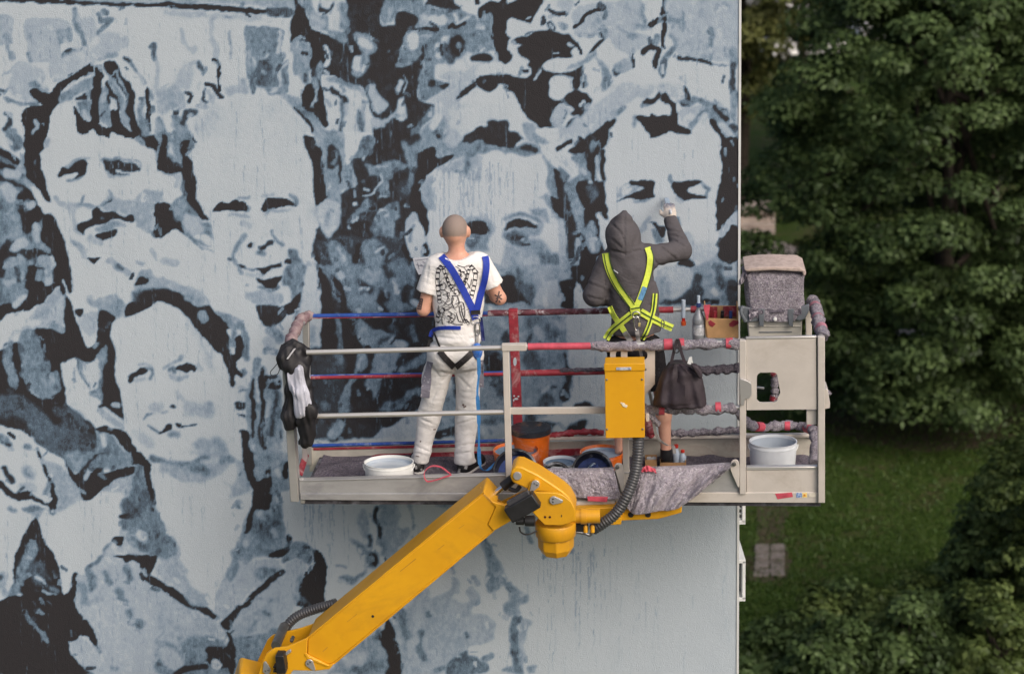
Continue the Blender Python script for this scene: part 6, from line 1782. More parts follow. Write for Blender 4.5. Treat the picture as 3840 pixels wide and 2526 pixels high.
# ---- labels on the right hand corner
toe('tape_patch', M_PINK, [(2906, 1850), (2970, 1845), (2974, 1862), (2916, 1871)], .002, -.0105)
toe('sticker', mat('sticker_blue', SRGB(70, 108, 170), .4, var=.2, scale=90, col2=SRGB(190, 205, 225)), [(2986, 1847), (3008, 1847), (3008, 1864), (2986, 1865)], .002, -.0105)
toe('sticker', mat('sticker_yellow', SRGB(222, 190, 80), .4, var=.2, scale=120, col2=SRGB(235, 225, 190)), [(3008, 1847), (3026, 1846), (3026, 1864), (3008, 1864)], .002, -.0105)
toe('sticker_sun', mat('sticker_orange', SRGB(230, 150, 40), .4), [(3013, 1852), (3021, 1852), (3021, 1860), (3013, 1860)], .002, -.0125)
toe('torn_label', mat('torn_paper', SRGB(212, 206, 192), .8), [(3031, 1852), (3050, 1845), (3062, 1850), (3058, 1862), (3034, 1864)], .002, -.0105)
# ================================================================ jib, knuckle, boom
def ppart(name, m, pts, d0, dep, par, bevel=.005):
    b = MB(); prism(b, pts, d0, d0 + dep); return b.build(name, m, par, bevel=bevel)
def pin(par, u, v, d, r=.035, m=M_ALU, dep=.02):
    q = MB(); lathe(q, N(u, v, d), YD, [(.004, 0), (r * .9, .0), (r, .004), (r, dep)], 20); return q.build('pin', m, par)
def drop(par, u, v, d, ang, s=1.0):
    """tear-drop shaped retaining plate"""
    k = [(math.cos(a), math.sin(a)) for a in np.linspace(-2.1, 2.1, 12)] + [(-2.35, .22), (-2.35, -.22)]
    k = k[:12] + [(-2.1, .32), (-2.25, 0), (-2.1, -.32)]
    c, sn = math.cos(ang), math.sin(ang); r = 15 * s
    q = ppart('pin_plate', M_ALU, [(u + r * (c * x - sn * y), v + r * (sn * x + c * y)) for x, y in k], d, .012, par, .003)
    for dx in (-.35, .35):
        z = MB(); lathe(z, N(u + r * (c * .1 - sn * dx), v + r * (sn * .1 + c * dx), d - .006), YD, [(.002, 0), (.006, .002), (.006, .01)], 8); z.build('bolt', M_BOLT, par)
    return q
JD, JW = -.44, .30          # near face of the jib and its depth
jib = ppart('jib_arm', M_YEL, [(1813, 1846), (1862, 1898), (1832, 1964), (1851, 1988), (1253, 2486), (1232, 2492), (1150, 2452), (1153, 2391)], JD, JW, root, .012)
jib['label'] = 'yellow box section jib arm rising to the basket'
ppart('end_collar', M_YEL, [(1813, 1846), (1846, 1880), (1889, 1894), (1897, 1904), (1920, 1950), (1851, 1990), (1831, 1964), (1860, 1900)], JD - .012, .012, jib, .004)
ppart('end_collar', M_YEL, [(1800, 1826), (1850, 1876), (1892, 1890), (1940, 1876), (1950, 1890), (1888, 1914), (1846, 1892), (1812, 1850)], JD + JW * .5, .02, jib, .004)
ppart('end_cheek', M_YEL, [(1862, 1898), (1900, 1890), (1980, 1850), (2000, 1862), (1990, 1900), (1918, 1950), (1851, 1988), (1838, 1962)], JD + .01, .02, jib, .004)
ppart('end_cheek', M_YEL, [(1800, 1830), (1880, 1880), (1940, 1850), (1990, 1830), (1990, 1880), (1900, 1930), (1838, 1940)], JD + JW - .02, .02, jib, .004)
for s0, s1, w_ in (((1500, 2140), (1560, 2092), 2), ((1300, 2330), (1338, 2300), 1.5), ((1640, 2060), (1666, 2040), 1.5), ((1210, 2440), (1228, 2424), 2), ((1720, 1980), (1740, 1966), 1.2)):
    q = MB(); prism(q, [(s0[0], s0[1]), (s1[0], s1[1]), (s1[0] + 1, s1[1] + w_), (s0[0] + 1, s0[1] + w_)], JD - .0012, JD + .004); q.build('scratch', mat('bare_scratch', SRGB(168, 120, 50), .6), jib, smooth=False)
for a_, b_ in (((1813, 1846), (1153, 2391)), ((1851, 1988), (1253, 2486))):
    q = MB(); tube(q, line(N(*a_, JD + .004), N(*b_, JD + .004), 60), .006, 8, nz=.25, seed=3); q.build('weld_seam', M_YEL, jib)
q = MB(); lathe(q, N(1398, 2310, JD - .004), YD, [(.002, 0), (.009, .001), (.009, .01)], 10); q.build('plug', M_DARKG, jib)
# foot of the jib
ppart('foot_cheek', M_YEL, [(1153, 2391), (1150, 2452), (1232, 2492), (1253, 2486), (1236, 2508), (1180, 2514), (1100, 2512), (1060, 2560), (960, 2560), (968, 2530), (985, 2478), (1000, 2448), (1030, 2428), (1075, 2424)], JD - .014, .02, jib, .004)
ppart('foot_cheek', M_YEL, [(1132, 2354), (1200, 2330), (1200, 2440), (1060, 2520), (958, 2560), (955, 2500), (1003, 2398), (1022, 2381)], JD + JW - .01, .02, jib, .004)
ppart('foot_weld', M_YEL, [(1140, 2450), (1148, 2446), (1160, 2462), (1234, 2494), (1230, 2500), (1152, 2470)], JD - .02, .01, jib, .003)
drop(jib, 1160, 2486, JD - .026, -2.2, 1.0); drop(jib, 1000, 2512, JD - .03, 1.35, 1.0); drop(jib, 1046, 2462, JD - .03, 2.45, .95)
q = MB(); lathe(q, N(1034, 2420, JD - .005), YD, [(.02, 0), (.03, .0), (.032, .01), (.032, JW)], 20); q.build('pin', M_BOLT, jib)
q = MB(); lathe(q, N(1093, 2402, JD + .06), YD, [(.006, 0), (.012, .002), (.012, .06)], 12); q.build('bolt', M_BOLT, jib)
ppart('valve_block', M_BLACK, rounded([(1032, 2458), (1062, 2458), (1070, 2500), (1072, 2526), (1036, 2526)], 4), JD - .11, .09, jib, .004)
for v in (2496, 2512): ppart('valve_tab', M_BLACK, [(1024, v), (1074, v), (1074, v + 8), (1024, v + 8)], JD - .09, .05, jib, .003)
ppart('lever', M_ALU, [(1080, 2438), (1090, 2434), (1092, 2444), (1064, 2462), (1060, 2456)], JD - .035, .015, jib, .003)
# ribbed hoses
def ribbed(name, P, r, m, par, pitch=.019):
    P = smoothpath(P, 24); L = np.concatenate([[0], np.cumsum(np.linalg.norm(np.diff(P, axis=0), axis=1))]); n = int(L[-1] / (pitch / 4)); s = np.linspace(0, L[-1], n)
    Q = np.stack([np.interp(s, L, P[:, i]) for i in range(3)], 1); ph = s / pitch * 2 * math.pi
    b = MB(); tube(b, Q, r, 16, rfun=lambda q: r * (1 + .10 * math.sin(q * L[-1] / pitch * 2 * math.pi))); return b.build(name, m, par, angle=80)
ribbed('hose', [N(2394, 1630, -.10), N(2392, 1700, -.12), N(2380, 1780, -.15), N(2350, 1860, -.20), N(2310, 1922, -.22), N(2262, 1960, -.22), N(2222, 1984, -.20)], .036, M_HOSE, basket)
ribbed('hose', [N(1052, 2400, JD + JW + .03), N(1072, 2352, JD + JW + .05), N(1110, 2312, JD + JW + .06), N(1170, 2286, JD + JW + .06), N(1260, 2260, JD + JW + .04)], .032, M_HOSE, jib)
# knuckle that carries the basket
KD = -.42
arm_pts = [(1913, 1786), (1918, 1762), (1934, 1748), (1958, 1750), (2019, 1780), (2070, 1813), (2112, 1842), (2136, 1864), (2152, 1893), (2160, 1918), (2120, 1905), (2086, 1872), (2050, 1846), (2006, 1842), (1983, 1836), (1947, 1820), (1922, 1808)]
kn = ppart('knuckle', M_YEL, arm_pts, KD + .03, .20, root, .01)
kn['label'] = 'yellow cast knuckle joining the jib arm to the basket'
ppart('link_plate', M_YEL, [(1976, 1842), (1990, 1806), (2006, 1796), (2022, 1802), (2027, 1818), (2018, 1836), (1996, 1850)], KD + .008, .03, kn, .004)
front = ppart('front_plate', M_YEL, [(1992, 1850), (2004, 1845), (2085, 1847), (2112, 1856), (2141, 1879), (2158, 1912), (2159, 1952), (2108, 1970), (2042, 1968), (1996, 1920), (2024, 1894)], KD - .02, .025, kn, .005)
ppart('back_plate', M_YEL, [(1992, 1836), (2085, 1836), (2141, 1868), (2158, 1905), (2159, 1950), (2042, 1966), (1996, 1915)], KD + .24, .025, kn, .005)
pin(kn, 1940, 1785, KD + .015, .027); drop(kn, 2008, 1816, KD - .004, 2.15 + math.pi, 1.05); drop(kn, 2076, 1876, KD - .034, .1 + math.pi, 1.05)
for u in (2044, 2062):
    z = MB(); lathe(z, N(u, 1938, KD - .023), YD, [(.002, 0), (.008, .001), (.008, .006)], 12); z.build('bolt_hole', mat('dark_red_hole', SRGB(60, 10, 10), .7), kn)
ppart('scratch', M_DARKG, [(2104, 1930), (2107, 1928), (2108, 1936), (2104, 1938)], KD - .0215, .001, kn, 0)
# rotator drum hanging below
cen = N(2083, 1955, KD + .12); zx = np.array([0, 0, 1.0])
q = MB(); lathe(q, cen, zx, [(.060, -.100), (.120, -.098), (.129, -.088), (.131, -.010), (.126, .0), (.05, .005)], 40); q.build('rotator', M_YEL, kn, angle=50)
q = MB(); lathe(q, cen, zx, [(.050, -.218), (.088, -.218), (.116, -.170), (.118, -.098), (.06, -.095)], 8); q.build('drum_cap', M_YEL, kn, smooth=False, bevel=.006)
ppart('cap_shade_side', M_BLACK, [(2029, 2010), (2044, 2022), (2047, 2054), (2032, 2036)], KD + .06, .02, kn, .002)  # black plate paints the shade on the left face of the drum cap
# valve box and hydraulic cylinder
vb = MB(); a_, b_ = N(1907, 1928, KD - .10), N(2013, 1868, KD - .10); bar(vb, a_, b_, .085, .105, up=np.cross(b_ - a_, YD)); vb.build('valve_cover', M_BLACK, kn, bevel=.008)
vb = MB(); bar(vb, N(1918, 1908, KD - .10), N(1996, 1862, KD - .10), .04, .115, up=np.cross(b_ - a_, YD)); vb.build('cover_ridge', mat('cover_grey', SRGB(62, 62, 66), .4), kn, bevel=.004)
q = MB(); tube(q, [N(1838, 1864, KD + .14), N(1892, 1820, KD + .14)], .020, 18); q.build('piston_rod', M_CHROME, kn)
q = MB(); tube(q, [N(1886, 1824, KD + .14), N(1935, 1786, KD + .14)], .033, 18); q.build('cylinder', M_BLACK, kn)
q = MB(); tube(q, smoothpath([N(1910, 1832, KD + .10), N(1935, 1838, KD + .08), N(1950, 1822, KD + .08)], 6), .014, 10); q.build('hydraulic_line', M_BLACK, kn)
q = MB(); lathe(q, N(1934, 1952, KD - .03), XD, [(.02, 0), (.026, .005), (.026, .05), (.02, .055), (.034, .06), (.036, .12), (.02, .125)], 18); q.build('solenoid', M_BLACK, kn)
q = MB(); tube(q, smoothpath([N(1948, 1974, KD - .03), N(1952, 1992, KD - .03), N(1968, 2002, KD - .02), N(1990, 2000, KD + .0), N(2012, 1990, KD + .02)], 8), .0055, 8); q.build('cable', M_BLACK, kn)
# carrying arm below the basket floor
q = MB(); tube(q, [N(2140, 1934, KD + .14), N(2250, 1934, KD + .14)], .046, 22); q.build('swivel_tube', M_YEL, kn)
q = MB(); tube(q, [N(2178, 1934, KD + .14), N(2200, 1934, KD + .14)], .052, 22); q.build('swivel_ring', M_YEL, kn)
ppart('carrier_arm', M_YEL, [(2150, 1906), (2320, 1900), (2330, 1930), (2330, 1966), (2300, 1968), (2240, 1960), (2160, 1950)], -.10, .14, kn, .006)
ppart('carrier_arm', M_YEL, [(2325, 1912), (2558, 1900), (2556, 1922), (2467, 1946), (2325, 1952)], -.05, .06, kn, .006)
for u in (2366, 2430):
    z = MB(); lathe(z, N(u, 1929, -.058), YD, [(.002, 0), (.019, .001), (.019, .012)], 18); z.build('bolt_hole', M_DARKG, kn)
q = MB(); tube(q, smoothpath([N(2150, 1992, KD + .16), N(2190, 1998, KD + .16), N(2214, 2004, KD + .16), N(2222, 1980, KD + .16)], 6), .011, 10); q.build('hydraulic_line', M_BOLT, kn)
q = MB(); bar(q, N(2152, 1972, KD + .18), N(2206, 1970, KD + .18), .06, .06); q.build('manifold', M_BLACK, kn, bevel=.006)
for u in (2196, 2222):
    q = MB(); lathe(q, N(u, 1984, KD + .15), zx, [(.008, -.02), (.014, -.018), (.014, .02), (.008, .03)], 10); q.build('fitting', M_YEL, kn)
q = MB(); tube(q, [N(2150, 1886, -.02), N(2306, 1878, -.02)], .024, 16); q.build('under_beam', M_BEIGE, basket)
toe('tape_patch', M_PINK, [(2202, 1860), (2280, 1862), (2276, 1882), (2204, 1878)], .004, -.085)
# main boom below the frame and the carrier on the ground
ft = N(1010, 2530, JD + .15)
mbm = MB(); bar(mbm, ft + np.array([-.02, 0, .02]), np.array([ft[0] - 2.6, ft[1] - .3, 1.9]), .32, .36); boom = mbm.build('main_boom', M_YEL, root, bevel=.02)
basep = np.array([ft[0] - 2.6, ft[1] - .3, 0])
q = MB(); lathe(q, basep + (0, 0, .95), zx, [(.3, 0), (.55, 0), (.55, .25), (.45, .3), (.4, 1.1), (.2, 1.15)], 28); q.build('turntable', M_YEL, root)
q = MB(); bar(q, basep + (-1.3, 0, .7), basep + (1.3, 0, .7), 1.5, .5); ch = q.build('chassis', M_BLACK, root, bevel=.05)
for sx in (-.95, .95):
    for sy in (-.8, .8):
        q = MB(); lathe(q, basep + (sx, sy - .14, .42), (0, 1, 0), [(.2, 0), (.42, .02), (.42, .26), (.2, .28)], 24); q.build('wheel', M_TYRE, root)
# ================================================================ things in and on the basket
M_WPL = mat('white_plastic', SRGB(214, 216, 214), .4, var=.05, scale=8, dirt=SRGB(170, 168, 160), dirt_amt=.3)
M_MILK = mat('milky_plastic', SRGB(208, 213, 218), .4, var=.05, scale=6, dirt=SRGB(168, 175, 184), dirt_amt=.3)
M_ORANGE = mat('orange_plastic', SRGB(216, 104, 28), .4, var=.1, scale=8, dirt=SRGB(200, 200, 205), dirt_amt=.5)
M_BPL = mat('black_plastic', SRGB(24, 24, 26), .32, var=.2, scale=25, dirt=SRGB(200, 204, 210), dirt_amt=.55)
M_PBLUE = mat('blue_grey_paint', SRGB(112, 132, 152), .3, var=.08, scale=9)
M_PPALE = mat('pale_blue_paint', SRGB(150, 168, 186), .3, var=.06, scale=9)
M_PDARK = mat('dark_paint', SRGB(44, 46, 52), .3, var=.2, scale=20, dirt=SRGB(150, 110, 70), dirt_amt=.5)
M_WATER = mat('milky_water', SRGB(172, 182, 192), .12, var=.05, scale=4, spec=.6)
M_CARD = mat('cardboard', SRGB(178, 140, 98), .85, var=.1, scale=10)
M_TOOLW = mat('tool_white', SRGB(205, 208, 212), .5, var=.1, scale=30)
M_TOOLB = mat('tool_blue', SRGB(48, 66, 120), .5, var=.2, scale=30)
def bucket(name, u, v, wpx, d, m, paint, level, label, group, wall=.006, taper=.86, handle=True, rim=.008, lid=None, band=None, oval=1.0):
    c = N(u, v, d); h = float(c @ FN - FC) - .014; dep = (c - CAM) @ _f; r = wpx / 2 * dep / FPX; base = c - FN * h
    t = thing(name, base, label, 'bucket', group)
    rb = r * taper; b = MB()
    prof = [(.001, .002), (rb, 0), (rb + (r - rb) * .5, h * .5), (r - rim * .4, h * .86), (r, h * .87), (r, h * .91), (r - rim * .3, h * .92), (r - rim * .3, h - .006), (r, h - .004), (r, h), (r - wall, h), (r - wall - .002, h - .01)]
    prof += [(rb - wall, .01), (.001, .01)]
    lathe(b, base, FN, prof, 40, close=False, sx=oval); b.build('shell', m, t, angle=40)
    if paint:
        b = MB(); z = h * level; rr = (rb + (r - rb) * level) - wall - .001; lathe(b, base, FN, [(.001, z - .01), (rr, z - .01), (rr, z), (rr * .5, z + .001), (.001, z + .001)], 36, close=False, sx=oval); b.build('paint', paint, t)
        # wet coat on the inner wall
        b = MB(); lathe(b, base, FN, [(rr - .0045, z), (r - wall - .006, h - .018)], 36, close=False, sx=oval); b.build('wet_coat', paint, t)
    if handle:
        hp = []; x = XD
        for a in np.linspace(0, math.pi, 16): hp.append(base + FN * (h * .9) + x * math.cos(a) * (r + .006) - YD * (r * .55 * math.sin(a)) - FN * (r * .42 * math.sin(a)))
        b = MB(); tube(b, hp, .0035, 8); b.build('handle', M_WPL if m in (M_WPL, M_MILK) else M_BOLT, t)
    if lid:
        b = MB(); lathe(b, base + FN * h, FN, [(.001, .012), (r * .8, .016), (r * .93, .022), (r + .006, .018), (r + .008, -.012), (r + .002, -.014)], 40, close=False); b.build('lid', lid, t)
    return t, base, r
bucket('paint_bucket', 1458, 1730, 188, .20, M_WPL, M_WATER, .80, 'low white tub of milky water standing beside the worker in white trousers', 'buckets', oval=.8, taper=.93)
bucket('paint_bucket', 2899, 1652, 180, .40, M_MILK, M_WATER, .62, 'translucent white bucket standing behind the gate', 'buckets', taper=.90, oval=.85)
bucket('paint_bucket', 1935, 1684, 172, .44, M_ORANGE, M_PBLUE, .74, 'orange bucket of blue grey paint behind the black tool tray', 'buckets', handle=False)
bucket('paint_bucket', 1990, 1612, 146, .64, M_ORANGE, None, 0, 'tall orange bucket closed with a spattered dark lid', 'buckets', lid=M_PDARK, handle=False)
bucket('paint_bucket', 2100, 1728, 128, .30, M_MILK, M_PBLUE, .78, 'small translucent bucket of blue grey paint between two black tool buckets', 'buckets', handle=False)
bucket('paint_bucket', 2256, 1692, 164, .46, M_ORANGE, M_PPALE, .80, 'orange bucket coated with pale blue paint behind the yellow control box', 'buckets', handle=False)
def tool_bucket(u, v, w, h, label, tools, tilt):
    global FN
    c = N(u, v, .13); dep = (c - CAM) @ _f; r = w / 2 * dep / FPX
    ax = FN * .55 - YD * .85; ax /= np.linalg.norm(ax); base = c - ax * h
    t = thing('tool_bucket', base, label, 'bucket', 'buckets'); rb = r * .86
    b = MB(); lathe(b, base, ax, [(.001, .002), (rb, 0), (r - .004, h * .88), (r, h * .89), (r, h), (r - .014, h), (r - .018, h - .01), (rb - .012, .012), (.001, .012)], 40, close=False); b.build('shell', M_BPL, t, angle=40)
    rg = np.random.default_rng(int(u))
    for k in range(tools):   # paint rollers and brushes stuck in the bucket
        a = rg.uniform(0, 6.28); e = base + ax * h * rg.uniform(.95, 1.15) + (XD * math.cos(a) + YD * math.sin(a)) * r * .55; s = base + ax * .03 - (XD * math.cos(a) + YD * math.sin(a)) * r * .5
        q = MB(); tube(q, line(s, e, 5), .010, 8, rfun=lambda x: .006 + .006 * math.sin(3 * x)); hd = q.build('tool_handle', [M_TOOLW, M_TOOLB, M_PINK][k % 3], t)
        x = np.cross(e - s, YD); x /= np.linalg.norm(x); q = MB(); tube(q, line(s + (e - s) * .72 - x * .05, s + (e - s) * .72 + x * .05, 4), .022, 14); q.build('tool_roller', [M_TOOLW, M_PPALE, M_TOOLB][k % 3], t)
    b = MB(); lathe(b, base + ax * h * .35, ax, [(.001, 0), (r * .86, 0), (r * .5, .006), (.001, .01)], 24, close=False); b.build('water', M_TOOLB, t)
tool_bucket(1932, 1762, 168, .15, 'black bucket full of rollers beside the coiled blue lanyard', 4, .55)
tool_bucket(2086, 1784, 112, .12, 'small black bucket in front of the small translucent one', 2, .45)
tool_bucket(2222, 1764, 156, .15, 'black bucket holding a white paint tool, beside the yellow control box post', 3, .55)
# little things
def cyl_thing(name, u, v, wpx, h, prof, m, label, cat, top=None):
    c = FL(u, v); dep = (c - CAM) @ _f; r = wpx / 2 * dep / FPX; t = thing(name, c, label, cat)
    b = MB(); lathe(b, c, FN, [(r * x, h * y) for x, y in prof], 28, close=False); b.build('body', m, t)
    if top:
        b = MB(); lathe(b, c, FN, [(r * x, h * y) for x, y in top[0]], 24, close=False); b.build(top[2], top[1], t)
    return t
cyl_thing('paint_pot', 2444, 1749, 38, .062, [(.001, .0), (.92, 0), (1, .95), (1, 1), (.92, 1), (.9, .9), (.001, .88)], mat('amber_pot', SRGB(178, 124, 66), .4, var=.15, scale=30), 'small amber paint pot with a white rim beside the cardboard trays', 'pot', ([(.9, .88), (1.05, .9), (1.05, 1.02), (.9, 1.03), (.88, .94), (.001, .93)], M_WPL, 'rim'))
def tray(u0, u1, v, dpt, h, label, flap=False):
    a, e = FL(u0, v), FL(u1, v); t = thing('cardboard_tray', (a + e) / 2 + YD * dpt / 2, label, 'box'); x = (e - a); f = YD * dpt; th = .004
    for p, q in ((a, e), (e, e + f), (e + f, a + f), (a + f, a)):
        b = MB(); bar(b, p + FN * h / 2, q + FN * h / 2, th, h); b.build('side', M_CARD, t)
    b = MB(); bar(b, a + f / 2 + FN * .004, e + f / 2 + FN * .004, dpt, .004); b.build('bottom', M_CARD, t)
    return t
tray(2420, 2462, 1762, .10, .075, 'small upright cardboard tray standing behind the amber pot')
tray(2476, 2572, 1762, .13, .055, 'open cardboard tray holding two red capped bottles')
M_CLEAR = mat('clear_bottle', SRGB(176, 190, 206), .15, var=.08, scale=12, spec=.6); M_CAP = mat('red_cap', SRGB(198, 52, 40), .4)
for u, v, hh, lab in ((2536, 1752, .155, 'upright small water bottle with a red cap in the cardboard tray'), (2560, 1754, .120, 'shorter leaning water bottle with a red cap in the cardboard tray')):
    cyl_thing('water_bottle', u, v - 6, 27, hh, [(.001, 0), (.95, .0), (1, .06), (.92, .3), (1, .34), (1, .6), (.45, .82), (.4, .86)], M_CLEAR, lab, 'bottle', ([(.45, .84), (.55, .85), (.55, .99), (.001, 1)], M_CAP, 'cap'))
# strap loop hanging over the sill
t = MB(); loop = smoothpath([N(1690, 1778, .03), N(1655, 1752, .03), N(1620, 1747, .02), (N(1597, 1762, .0)), N(1592, 1785, -.03), N(1604, 1803, -.04), N(1640, 1796, -.04), N(1668, 1786, -.02), N(1700, 1778, .03)], 8)
tg = np.gradient(loop, axis=0); tg /= np.linalg.norm(tg, axis=1, keepdims=True); wv = YD * .022
sheet(t, np.stack([loop - wv * .5, loop, loop + wv * .5], 1), .003); t.build('strap_loop', M_PINK, label='loop of pink red webbing hanging over the basket sill', cat='strap')
# things hung on the far rail
def hung(name, pts, d0, dep, m, label, cat):
    t = thing(name, N(np.mean([p[0] for p in pts]), max(p[1] for p in pts), d0), label, cat); b = MB(); prism(b, pts, d0, d0 + dep); return t
ct = thing('cardboard_box', N(2706, 1268, .72), 'brown cardboard box with red tape hooked on the rail', 'box')
def part(name, m, pts, d0, dep, par, bevel=.003):
    b = MB(); prism(b, pts, d0, d0 + dep); return b.build(name, m, par, bevel=bevel)
part('front', M_CARD, [(2644, 1192), (2768, 1196), (2770, 1268), (2652, 1268)], .62, .006, ct)
part('back', M_CARD, [(2642, 1146), (2768, 1146), (2768, 1250), (2648, 1250)], .775, .006, ct)
part('side', M_CARD, [(2641, 1150), (2646, 1150), (2652, 1266), (2646, 1262)], .626, .15, ct)
part('side', M_CARD, [(2764, 1150), (2769, 1150), (2770, 1266), (2765, 1262)], .626, .15, ct)
part('bottom', M_CARD, [(2652, 1262), (2768, 1262), (2768, 1267), (2652, 1267)], .626, .15, ct)
for pts in ([(2655, 1206), (2664, 1200), (2684, 1214), (2672, 1226), (2660, 1218)], [(2734, 1214), (2750, 1200), (2770, 1203), (2770, 1214), (2748, 1226), (2736, 1224)]): part('tape', M_RED, pts, .616, .003, ct, 0)
part('tape', M_PINK, [(2638, 1144), (2664, 1142), (2658, 1180), (2656, 1200), (2650, 1200), (2640, 1160)], .60, .004, ct, 0)
part('tape', M_RED, [(2662, 1150), (2690, 1150), (2690, 1190), (2662, 1190)], .76, .004, ct, 0); part('tape', M_RED, [(2712, 1148), (2766, 1148), (2764, 1186), (2712, 1186)], .76, .004, ct, 0)
for u, m2 in ((2706, M_BPL), (2738, M_TOOLB), (2678, M_RED)):
    q = MB(); tube(q, [N(u, 1230, .70), N(u + 3, 1166, .70)], .012, 10); q.build('brush_handle', m2, ct)
sp = thing('spray_bottle', N(2620, 1270, .66), 'silver grey spray bottle hung beside the cardboard box', 'bottle'); bp = N(2620, 1270, .66); zx = np.array([0, 0, 1.0])
b = MB(); lathe(b, bp, zx, [(.001, 0), (.040, .0), (.043, .01), (.043, .10), (.040, .105), (.042, .11), (.042, .14), (.020, .195), (.014, .205), (.014, .225), (.001, .225)], 28, close=False); b.build('body', mat('grey_bottle', SRGB(150, 154, 160), .3, .3, var=.15, scale=14, stretch=(1, 1, 3)), sp)
b = MB(); lathe(b, bp, zx, [(.0425, .035), (.0436, .036), (.0436, .085), (.0425, .086)], 28, close=False); b.build('label', mat('bottle_label', SRGB(186, 188, 192), .5, var=.25, scale=50), sp)
b = MB(); tube(b, [bp + zx * .222, bp + zx * .25], .016, 14); b.build('cap', M_TOOLB, sp); b = MB(); tube(b, [bp + zx * .25, bp + zx * .30], .011, 12); b.build('nozzle', M_CLEAR, sp)
tb = thing('brush_tube', N(2563, 1219, .74), 'clear tube with an orange end hung on the rail beside the spray bottle', 'tube')
b = MB(); tube(b, [N(2563, 1124, .74), N(2563, 1190, .74)], .014, 14); b.build('tube', M_CLEAR, tb); b = MB(); tube(b, [N(2563, 1188, .74), N(2563, 1206, .74)], .011, 12); b.build('neck', M_CAP, tb); b = MB(); tube(b, [N(2563, 1204, .74), N(2564, 1219, .74)], .017, 14); b.build('end', mat('orange_cap', SRGB(220, 96, 50), .4), tb)
# ---- grey control console with its fleece hood at the far corner
co_ = thing('tool_crate', N(2905, 1264, .55), 'grey plastic crate with a dark rim, hung at the gate corner of the basket', 'crate')
M_CRATE = mat('grey_crate', SRGB(182, 179, 170), .5, var=.06, scale=7, dirt=SRGB(130, 128, 120), dirt_amt=.4); M_CRIM = mat('dark_rim', SRGB(96, 102, 108), .45, var=.12)
part('body', M_CRATE, [(2802, 1180), (3010, 1178), (3006, 1266), (2808, 1268)], .52, .24, co_, .008)
part('rib', M_CRATE, [(2808, 1222), (3006, 1221), (3006, 1226), (2808, 1227)], .512, .01, co_)
part('groove', M_CRIM, [(2846, 1244), (2970, 1243), (2970, 1246), (2846, 1247)], .515, .008, co_, 0)
part('rim', M_CRIM, rounded([(2778, 1146), (2796, 1152), (2860, 1158), (2950, 1158), (3010, 1150), (3036, 1140), (3034, 1166), (3020, 1196), (3000, 1204), (2970, 1196), (2880, 1200), (2800, 1210), (2790, 1190)], 6, 3), .490, .03, co_, .006)
for u in (2842, 2952): part('clip', M_CRIM, [(u, 1158), (u + 26, 1158), (u + 22, 1226), (u + 6, 1222)], .475, .02, co_, .004)
ks = MB(); lathe(ks, N(2907, 1197, .462), YD, [(.004, 0), (.012, .002), (.013, .02)], 16); ks.build('knob', M_WPL, co_)
lh = MB(); tube(lh, smoothpath([N(2782, 1150, .49), N(2780, 1175, .48), N(2796, 1205, .49)], 5), .012, 10); lh.build('handle', M_CRIM, co_)
# hood: a boxy fleece wrap
rg = np.random.default_rng(5)
hp = []
rows = [(1002, 2800, 3005), (1012, 2784, 3016), (1040, 2790, 3012), (1080, 2794, 3012), (1120, 2796, 3014), (1150, 2800, 3014), (1180, 2830, 2990)]
hb = MB(); V = []; nseg = 48
for i, (v, u0, u1) in enumerate(rows):
    cx_, hw = (u0 + u1) / 2, (u1 - u0) / 2
    dd = .15 if i else .12
    for k in range(nseg):
        a = 2 * math.pi * k / nseg; ca, sa = math.cos(a), math.sin(a); e = .35
        x = math.copysign(abs(ca) ** e, ca); y = math.copysign(abs(sa) ** e, sa)
        V.append(N(cx_ + hw * x, v + rg.normal() * 2, .63) + YD * (dd * y) + rg.normal(size=3) * .003)
F = [(i * nseg + k, i * nseg + (k + 1) % nseg, (i + 1) * nseg + (k + 1) % nseg, (i + 1) * nseg + k) for i in range(len(rows) - 1) for k in range(nseg)] + [tuple(range(nseg))]
hb.add(V, F); hood = hb.build('fleece_hood', M_FLEECE, angle=60, label='speckled grey fleece wrapped over the box at the gate corner', cat='fleece')
def flap(pts_top, pts_bot, d0, d1, name, m, par, nv=8, amp=.01, seed=0, thick=.006):
    A = smoothpath(pts_top, 8); B = smoothpath(pts_bot, 8); k = min(len(A), len(B)); A, B = A[:k], B[:k]; rg = np.random.default_rng(seed); ph = rg.random(4) * 6
    rows_ = []
    for j in range(nv):
        t = j / (nv - 1); row = []
        for i in range(k):
            p = A[i] * (1 - t) + B[i] * t; f = amp * (math.sin(i * .55 + ph[0] + t * 2) + .6 * math.sin(i * 1.3 + ph[1] - t * 3) + .4 * math.sin(i * .23 + ph[2])) * (.25 + t)
            row.append(N(p[0], p[1], d0 + (d1 - d0) * t + f))
        rows_.append(row)
    b = MB(); sheet(b, np.array(rows_), thick); return b.build(name, m, par, angle=80)
part('top_lip', mat('fleece_back', SRGB(176, 160, 152), .95, var=.12, scale=30, bmp=.8), [(2790, 1010), (2830, 1003), (2900, 999), (3000, 1003), (3023, 1016), (3022, 1034), (3012, 1036), (3008, 1020), (2900, 1014), (2800, 1020)], .455, .34, hood, .008)
flap([(2772, 1050), (2786, 1016), (2800, 1010)], [(2768, 1066), (2786, 1062), (2798, 1030)], .50, .48, 'corner_flap', M_FLEECE, hood, seed=3)
flap([(2808, 1160), (2880, 1158), (2940, 1160), (3005, 1158)], [(2812, 1196), (2876, 1174), (2930, 1172), (3004, 1180)], .478, .474, 'hem', M_FLEECE2, hood, seed=8, amp=.006)
